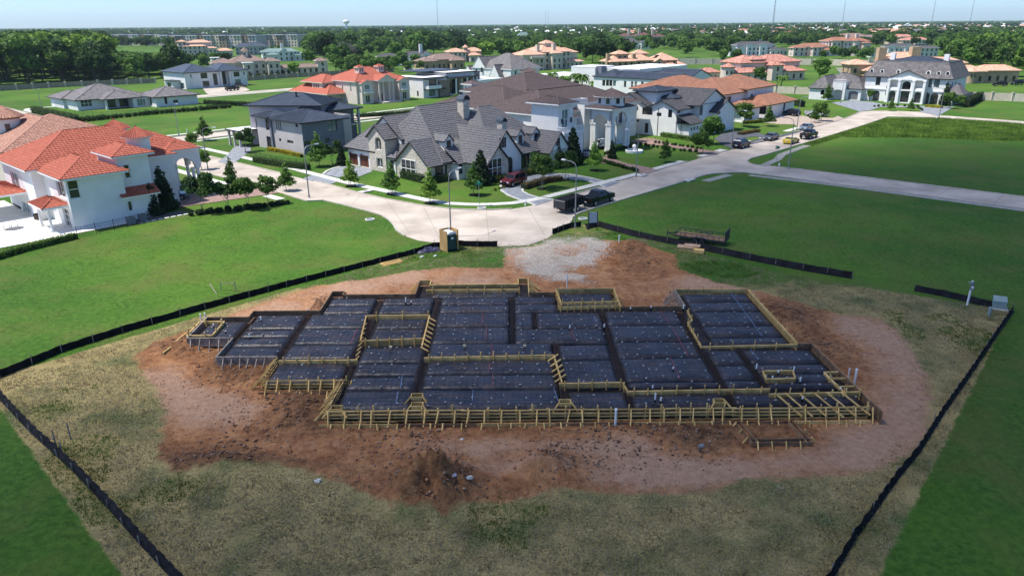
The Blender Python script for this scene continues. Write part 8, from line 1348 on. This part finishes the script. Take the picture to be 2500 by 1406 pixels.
# everything beyond reads as one mass of woods: instances on points
def far_woods():
    src = bpy.data.collections.new('woods_sources')
    for i, o in enumerate((OAKS[0], OAKS[2], OAKS[4])):
        bl = blobset('oak', 12, 400 + i); V, Fc = leaves(bl, 420, .95, 400 + i); ob = raw('far_tree_%d' % i, V, Fc, (LEAFD, LEAFM, LEAFM)[i]); COL.objects.unlink(ob); src.objects.link(ob)
    pts = [(x, y, h / 12) for _, x, y, h, l in REST]; r = random.Random(5); D_ = 470.0
    while D_ < 6500:
        n = int(1.9 * D_ / (9 + D_ * .004) * .62)
        for k in range(min(n, 420)):
            a = r.uniform(-.80, .80); x, y = D_ * math.tan(a) * .999, D_; d = D_ * r.uniform(.975, 1.03); x, y = x, d; px = CX + x / y * F / math.cos(PITCH) * .995
            gate = vnoise(np.array([x]), np.array([y]), .0016, 9)[0] + .5 * vnoise(np.array([x]), np.array([y]), .006, 19)[0]
            if D_ < 1000 and any((x - p) ** 2 + (y - q) ** 2 < 34 ** 2 for p, q in HOUSES): continue
            if D_ < 700 and 1540 < px < 2340: continue
            if (D_ < 880 and 240 < px < 750) or (D_ < 620 and 880 < px < 1200): continue
            if gate < .47: continue
            pts.append((x, y, r.uniform(.7, 1.15) * (1 if D_ < 2000 else 1.15)))
        D_ *= 1.022 if D_ < 1500 else 1.035
    m = bpy.data.meshes.new('distant_woods'); m.from_pydata([(p[0], p[1], 0) for p in pts], [], []); at_ = m.attributes.new('sc', 'FLOAT', 'POINT'); at_.data.foreach_set('value', [p[2] for p in pts]); o = bpy.data.objects.new('distant_woods', m); COL.objects.link(o); tag(o, 'mass of distant green woods stretching to the horizon', 'woods', kind='stuff')
    ng = bpy.data.node_groups.new('scatter_trees', 'GeometryNodeTree'); ng.interface.new_socket('Geometry', in_out='INPUT', socket_type='NodeSocketGeometry'); ng.interface.new_socket('Geometry', in_out='OUTPUT', socket_type='NodeSocketGeometry'); N, L = ng.nodes, ng.links
    gi, go, ip, ci, rv, na, cx = N.new('NodeGroupInput'), N.new('NodeGroupOutput'), N.new('GeometryNodeInstanceOnPoints'), N.new('GeometryNodeCollectionInfo'), N.new('FunctionNodeRandomValue'), N.new('GeometryNodeInputNamedAttribute'), N.new('ShaderNodeCombineXYZ')
    ci.inputs['Collection'].default_value = src; ci.inputs['Separate Children'].default_value = True; ci.inputs['Reset Children'].default_value = True; ip.inputs['Pick Instance'].default_value = True; na.data_type = 'FLOAT'; na.inputs['Name'].default_value = 'sc'; rv.data_type = 'FLOAT'; rv.inputs[3].default_value = 6.28
    L.new(gi.outputs[0], ip.inputs['Points']); L.new(ci.outputs[0], ip.inputs['Instance']); L.new(rv.outputs[1], cx.inputs[2]); L.new(cx.outputs[0], ip.inputs['Rotation']); L.new(na.outputs[0], ip.inputs['Scale']); L.new(ip.outputs[0], go.inputs[0]); md = o.modifiers.new('scatter', 'NODES'); md.node_group = ng
far_woods()
for p in PROTO:      # the patterns themselves are not part of the place
    for c in list(p.children): bpy.data.objects.remove(c)
    bpy.data.objects.remove(p)
# ---------------------------------------------------------------- grass tufts, clods, gravel: countless small stuff
def tufts(name, label, X, Y, h, m, blades=4, seed=1, spread=.06, width=.018, lean=.5):
    r = np.random.default_rng(seed); n = len(X); k = blades; x = np.repeat(X, k) + r.normal(size=n * k) * spread; y = np.repeat(Y, k) + r.normal(size=n * k) * spread; z = hz(x, y) * ((x > -81) & (x < 97) & (y > 14) & (y < 100)); hh = np.repeat(h, k) * (.5 + .8 * r.random(n * k)); a = r.random(n * k) * 6.283; lx, ly = np.cos(a) * hh * lean * r.random(n * k), np.sin(a) * hh * lean * r.random(n * k); w = width * (.7 + .8 * r.random(n * k)); wx, wy = -np.sin(a) * w, np.cos(a) * w
    V = np.stack([np.stack([x - wx, y - wy, z - .01], 1), np.stack([x + wx, y + wy, z - .01], 1), np.stack([x + lx, y + ly, z + hh], 1)], 1).reshape(-1, 3); o = raw(name, V, np.arange(3 * n * k).reshape(-1, 3), m); return tag(o, label, 'grass', kind='stuff')
STRAW = leafmat('straw_blades', (.14, .115, .055), (.42, .36, .21), 0, .3, .8); GRASSB = leafmat('green_blades', (.045, .09, .016), (.14, .22, .045), 0, .4, .5); GRASST = leafmat('tall_grass_blades', (.075, .15, .02), (.22, .33, .05), 0, .4, .25)
def field(n, x0, x1, y0, y1, seed, dens=None):
    r = np.random.default_rng(seed); y = y0 + (y1 - y0) * r.random(n) ** 1.25; x = x0 + (x1 - x0) * r.random(n); return x, y, r.random(n)
x, y, u = field(230000, -40, 46, 18, 84, 1); dl, dd, dg = polydist(x, y, LOT), polydist(x, y, DIRT), polydist(x, y, GRAVEL); k = (dl > .1) & (dd + (u - .5) * 2.4 < 0) & (dg < 0) & (fbm(x, y, .45, 41) + .25 * fbm(x, y, 2.2, 44) > .42); g = fbm(x, y, .16, 42) > .66
tufts('dry_grass', 'matted straw coloured grass on the fenced lot', x[k & ~g], y[k & ~g], (.05 + .10 * u[k & ~g]), STRAW, 3, 2, .11, .024, 1.8); tufts('green_grass_patches', 'green grass patches among the dry grass of the lot', x[k & g], y[k & g], .06 + .12 * u[k & g], GRASSB, 4, 3, .08, .02, 1.0)
x, y, u = field(150000, -78, 95, 14, 98, 5); k = (polydist(x, y, LOT) < -.1) & (polydist(x, y, ROADPOLY) < -.4) & (np.abs(x) < y * .78) & (fbm(x, y, .5, 45) > .45); s_, t_ = stf(x, y); k &= ~((s_ > 53) & (s_ < 54) & (t_ > 94)) & ~((t_ > 96.9) & (s_ < 56)); tufts('lawn_grass', 'short mown grass of the lawns round the lot', x[k], y[k], .035 + .055 * u[k], GRASSB, 4, 6, .10, .018, .9)
pl = [xy(166, 53.2), xy(205, 53.6), xy(213.5, 44), xy(213, -20), xy(190, -20), xy(185, 20), xy(176, 40)]; r = np.random.default_rng(8); x = r.uniform(70, 190, 150000); y = r.uniform(120, 220, 150000); k = polydist(x, y, pl) > 0; x, y = x[k][:26000], y[k][:26000]; tufts('tall_grass', 'tall unmown grass along the far edge of the right-hand lot', x, y, .35 + .5 * fbm(x, y, .12, 46) * r.random(len(x)), GRASST, 5, 9, .25, .06, .7)
pl = [xy(150, 55.4), xy(205, 55.4), xy(205, 53), xy(150, 54.0)]; x = r.uniform(60, 110, 60000); y = r.uniform(140, 190, 60000); k = polydist(x, y, pl) > 0; tufts('verge_grass', 'rough grass on the verge beside the black pickup', x[k], y[k], .25 + .3 * r.random(k.sum()), GRASST, 5, 10, .2, .05, .7)
def pebbles(name, label, x, y, s, m, seed, cat):
    r = np.random.default_rng(seed); n = len(x); base = np.array([(1, 0, 0), (-.9, .2, 0), (.1, 1, .1), (0, -1, 0), (.1, 0, .8), (0, .1, -.6)]); a = r.random(n) * 6.283; c, d = np.cos(a), np.sin(a); P = base[None] * (s[:, None, None] * (.7 + .6 * r.random((n, 6, 1)))); P = np.stack([P[..., 0] * c[:, None] - P[..., 1] * d[:, None], P[..., 0] * d[:, None] + P[..., 1] * c[:, None], P[..., 2] * .8], -1); P += np.stack([x, y, hz(x, y) + s * .25], -1)[:, None]; T = np.array([(0, 2, 4), (2, 1, 4), (1, 3, 4), (3, 0, 4), (2, 0, 5), (1, 2, 5), (3, 1, 5), (0, 3, 5)]); Fc = (np.arange(n)[:, None, None] * 6 + T[None]).reshape(-1, 3); return tag(raw(name, P.reshape(-1, 3), Fc, m), label, cat, kind='stuff')
CLOD = mat('soil_clods', (.09, .05, .033), .95, 0, 2.2, col2=(.34, .21, .14), world=True, contrast=(.4,.6)); STONEG = mat('white_gravel', (.40, .35, .28), .9, 0, 7, col2=(.78, .73, .65), world=True)
x, y, u = field(60000, -32, 36, 26, 82, 11); dd = polydist(x, y, DIRT); k = (dd > .2) & (polydist(x, y, GRAVEL) < 0) & (polydist(x, y, OUTL) < -.6); x, y, u = x[k], y[k], u[k]; hot = np.zeros(len(x))
for px, py, rr in ((1040, 1205, 2.2), (1090, 1190, 2), (1340, 1135, 2.4), (540, 1132, 3.5), (1545, 603, 2.6), (700, 985, 3.6), (570, 905, 3.4), (440, 850, 2.6), (1930, 770, 3.2), (2010, 850, 3), (1640, 730, 2), (1700, 1075, 2.6), (790, 735, 1.6), (1500, 1060, 4), (1000, 1060, 4), (1580, 645, 2.4)): a, b = G(px, py); hot += np.exp(-((x - a) ** 2 + (y - b) ** 2) / rr ** 2)
k = u < .10 + .9 * np.clip(hot, 0, 1); r = np.random.default_rng(12); s = .018 + .05 * r.random(k.sum()) ** 2.5 + .11 * np.clip(hot[k], 0, 1) * r.random(k.sum()) ** 2.2; pebbles('soil_clods', 'reddish brown clods of dug soil round the foundation', x[k], y[k], s, CLOD, 13, 'soil')
a, b = np.array(GRAVEL).T; x, y = r.uniform(a.min() - 1, a.max() + 1, 16000), r.uniform(b.min() - 1, b.max() + 1, 16000); d = polydist(x, y, GRAVEL); k = (d + r.normal(size=16000) * .5 > -.1) & (fbm(x, y, .35, 47) > .42); pebbles('crushed_stone', 'crushed white stone of the construction entrance', x[k], y[k], .03 + .05 * r.random(k.sum()) ** 2, STONEG, 14, 'gravel')
for px, py, s, lab, m in ((1107, 1202, .22, 'white plastic scrap on the soil heap', PVC), (1147, 1198, .2, 'flat pale stone right of the soil heap', CONCW), (777, 1175, .22, 'pale block left of the soil heap', CONCW), (1245, 715, .3, 'pale rag by the back forms', PVC), (1128, 1073, .12, 'white scrap before the near form wall', PVC), (1712, 1090, .2, 'grey scrap below the porch pit', STEEL), (1030, 628, .22, 'pale scrap left of two below the portable toilet', PVC), (1062, 626, .24, 'pale scrap right of two below the portable toilet', PVC)):
    x, y, z = at(px, py); rr = random.Random(px); P = [(rr.uniform(.7, 1.2) * s * math.cos(q * 1.047), rr.uniform(.5, 1) * s * math.sin(q * 1.047)) for q in range(6)]; o = MB().prism(P, 0, s * .35).prism([(q[0] * .6 + s * .3, q[1] * .6) for q in P], s * .36, s * .7).build('debris', m); o.location = (x, y, z - .01); tag(o, lab, 'debris')
# ---------------------------------------------------------------- air
hb = MB().box(-9000, 9000, -200, 7000, -1.5, 110).build('haze', None); m = bpy.data.materials.new('haze_air'); m.use_nodes = True; N = m.node_tree.nodes; N.remove(N['Principled BSDF']); pv = N.new('ShaderNodeVolumePrincipled'); pv.inputs['Color'].default_value = (.74, .92, 1, 1); pv.inputs['Density'].default_value = .000065; pv.inputs['Anisotropy'].default_value = .3; m.node_tree.links.new(pv.outputs[0], N['Material Output'].inputs['Volume']); hb.data.materials.append(m); tag(hb, 'thin pale blue haze over the plain', 'haze', kind='stuff')
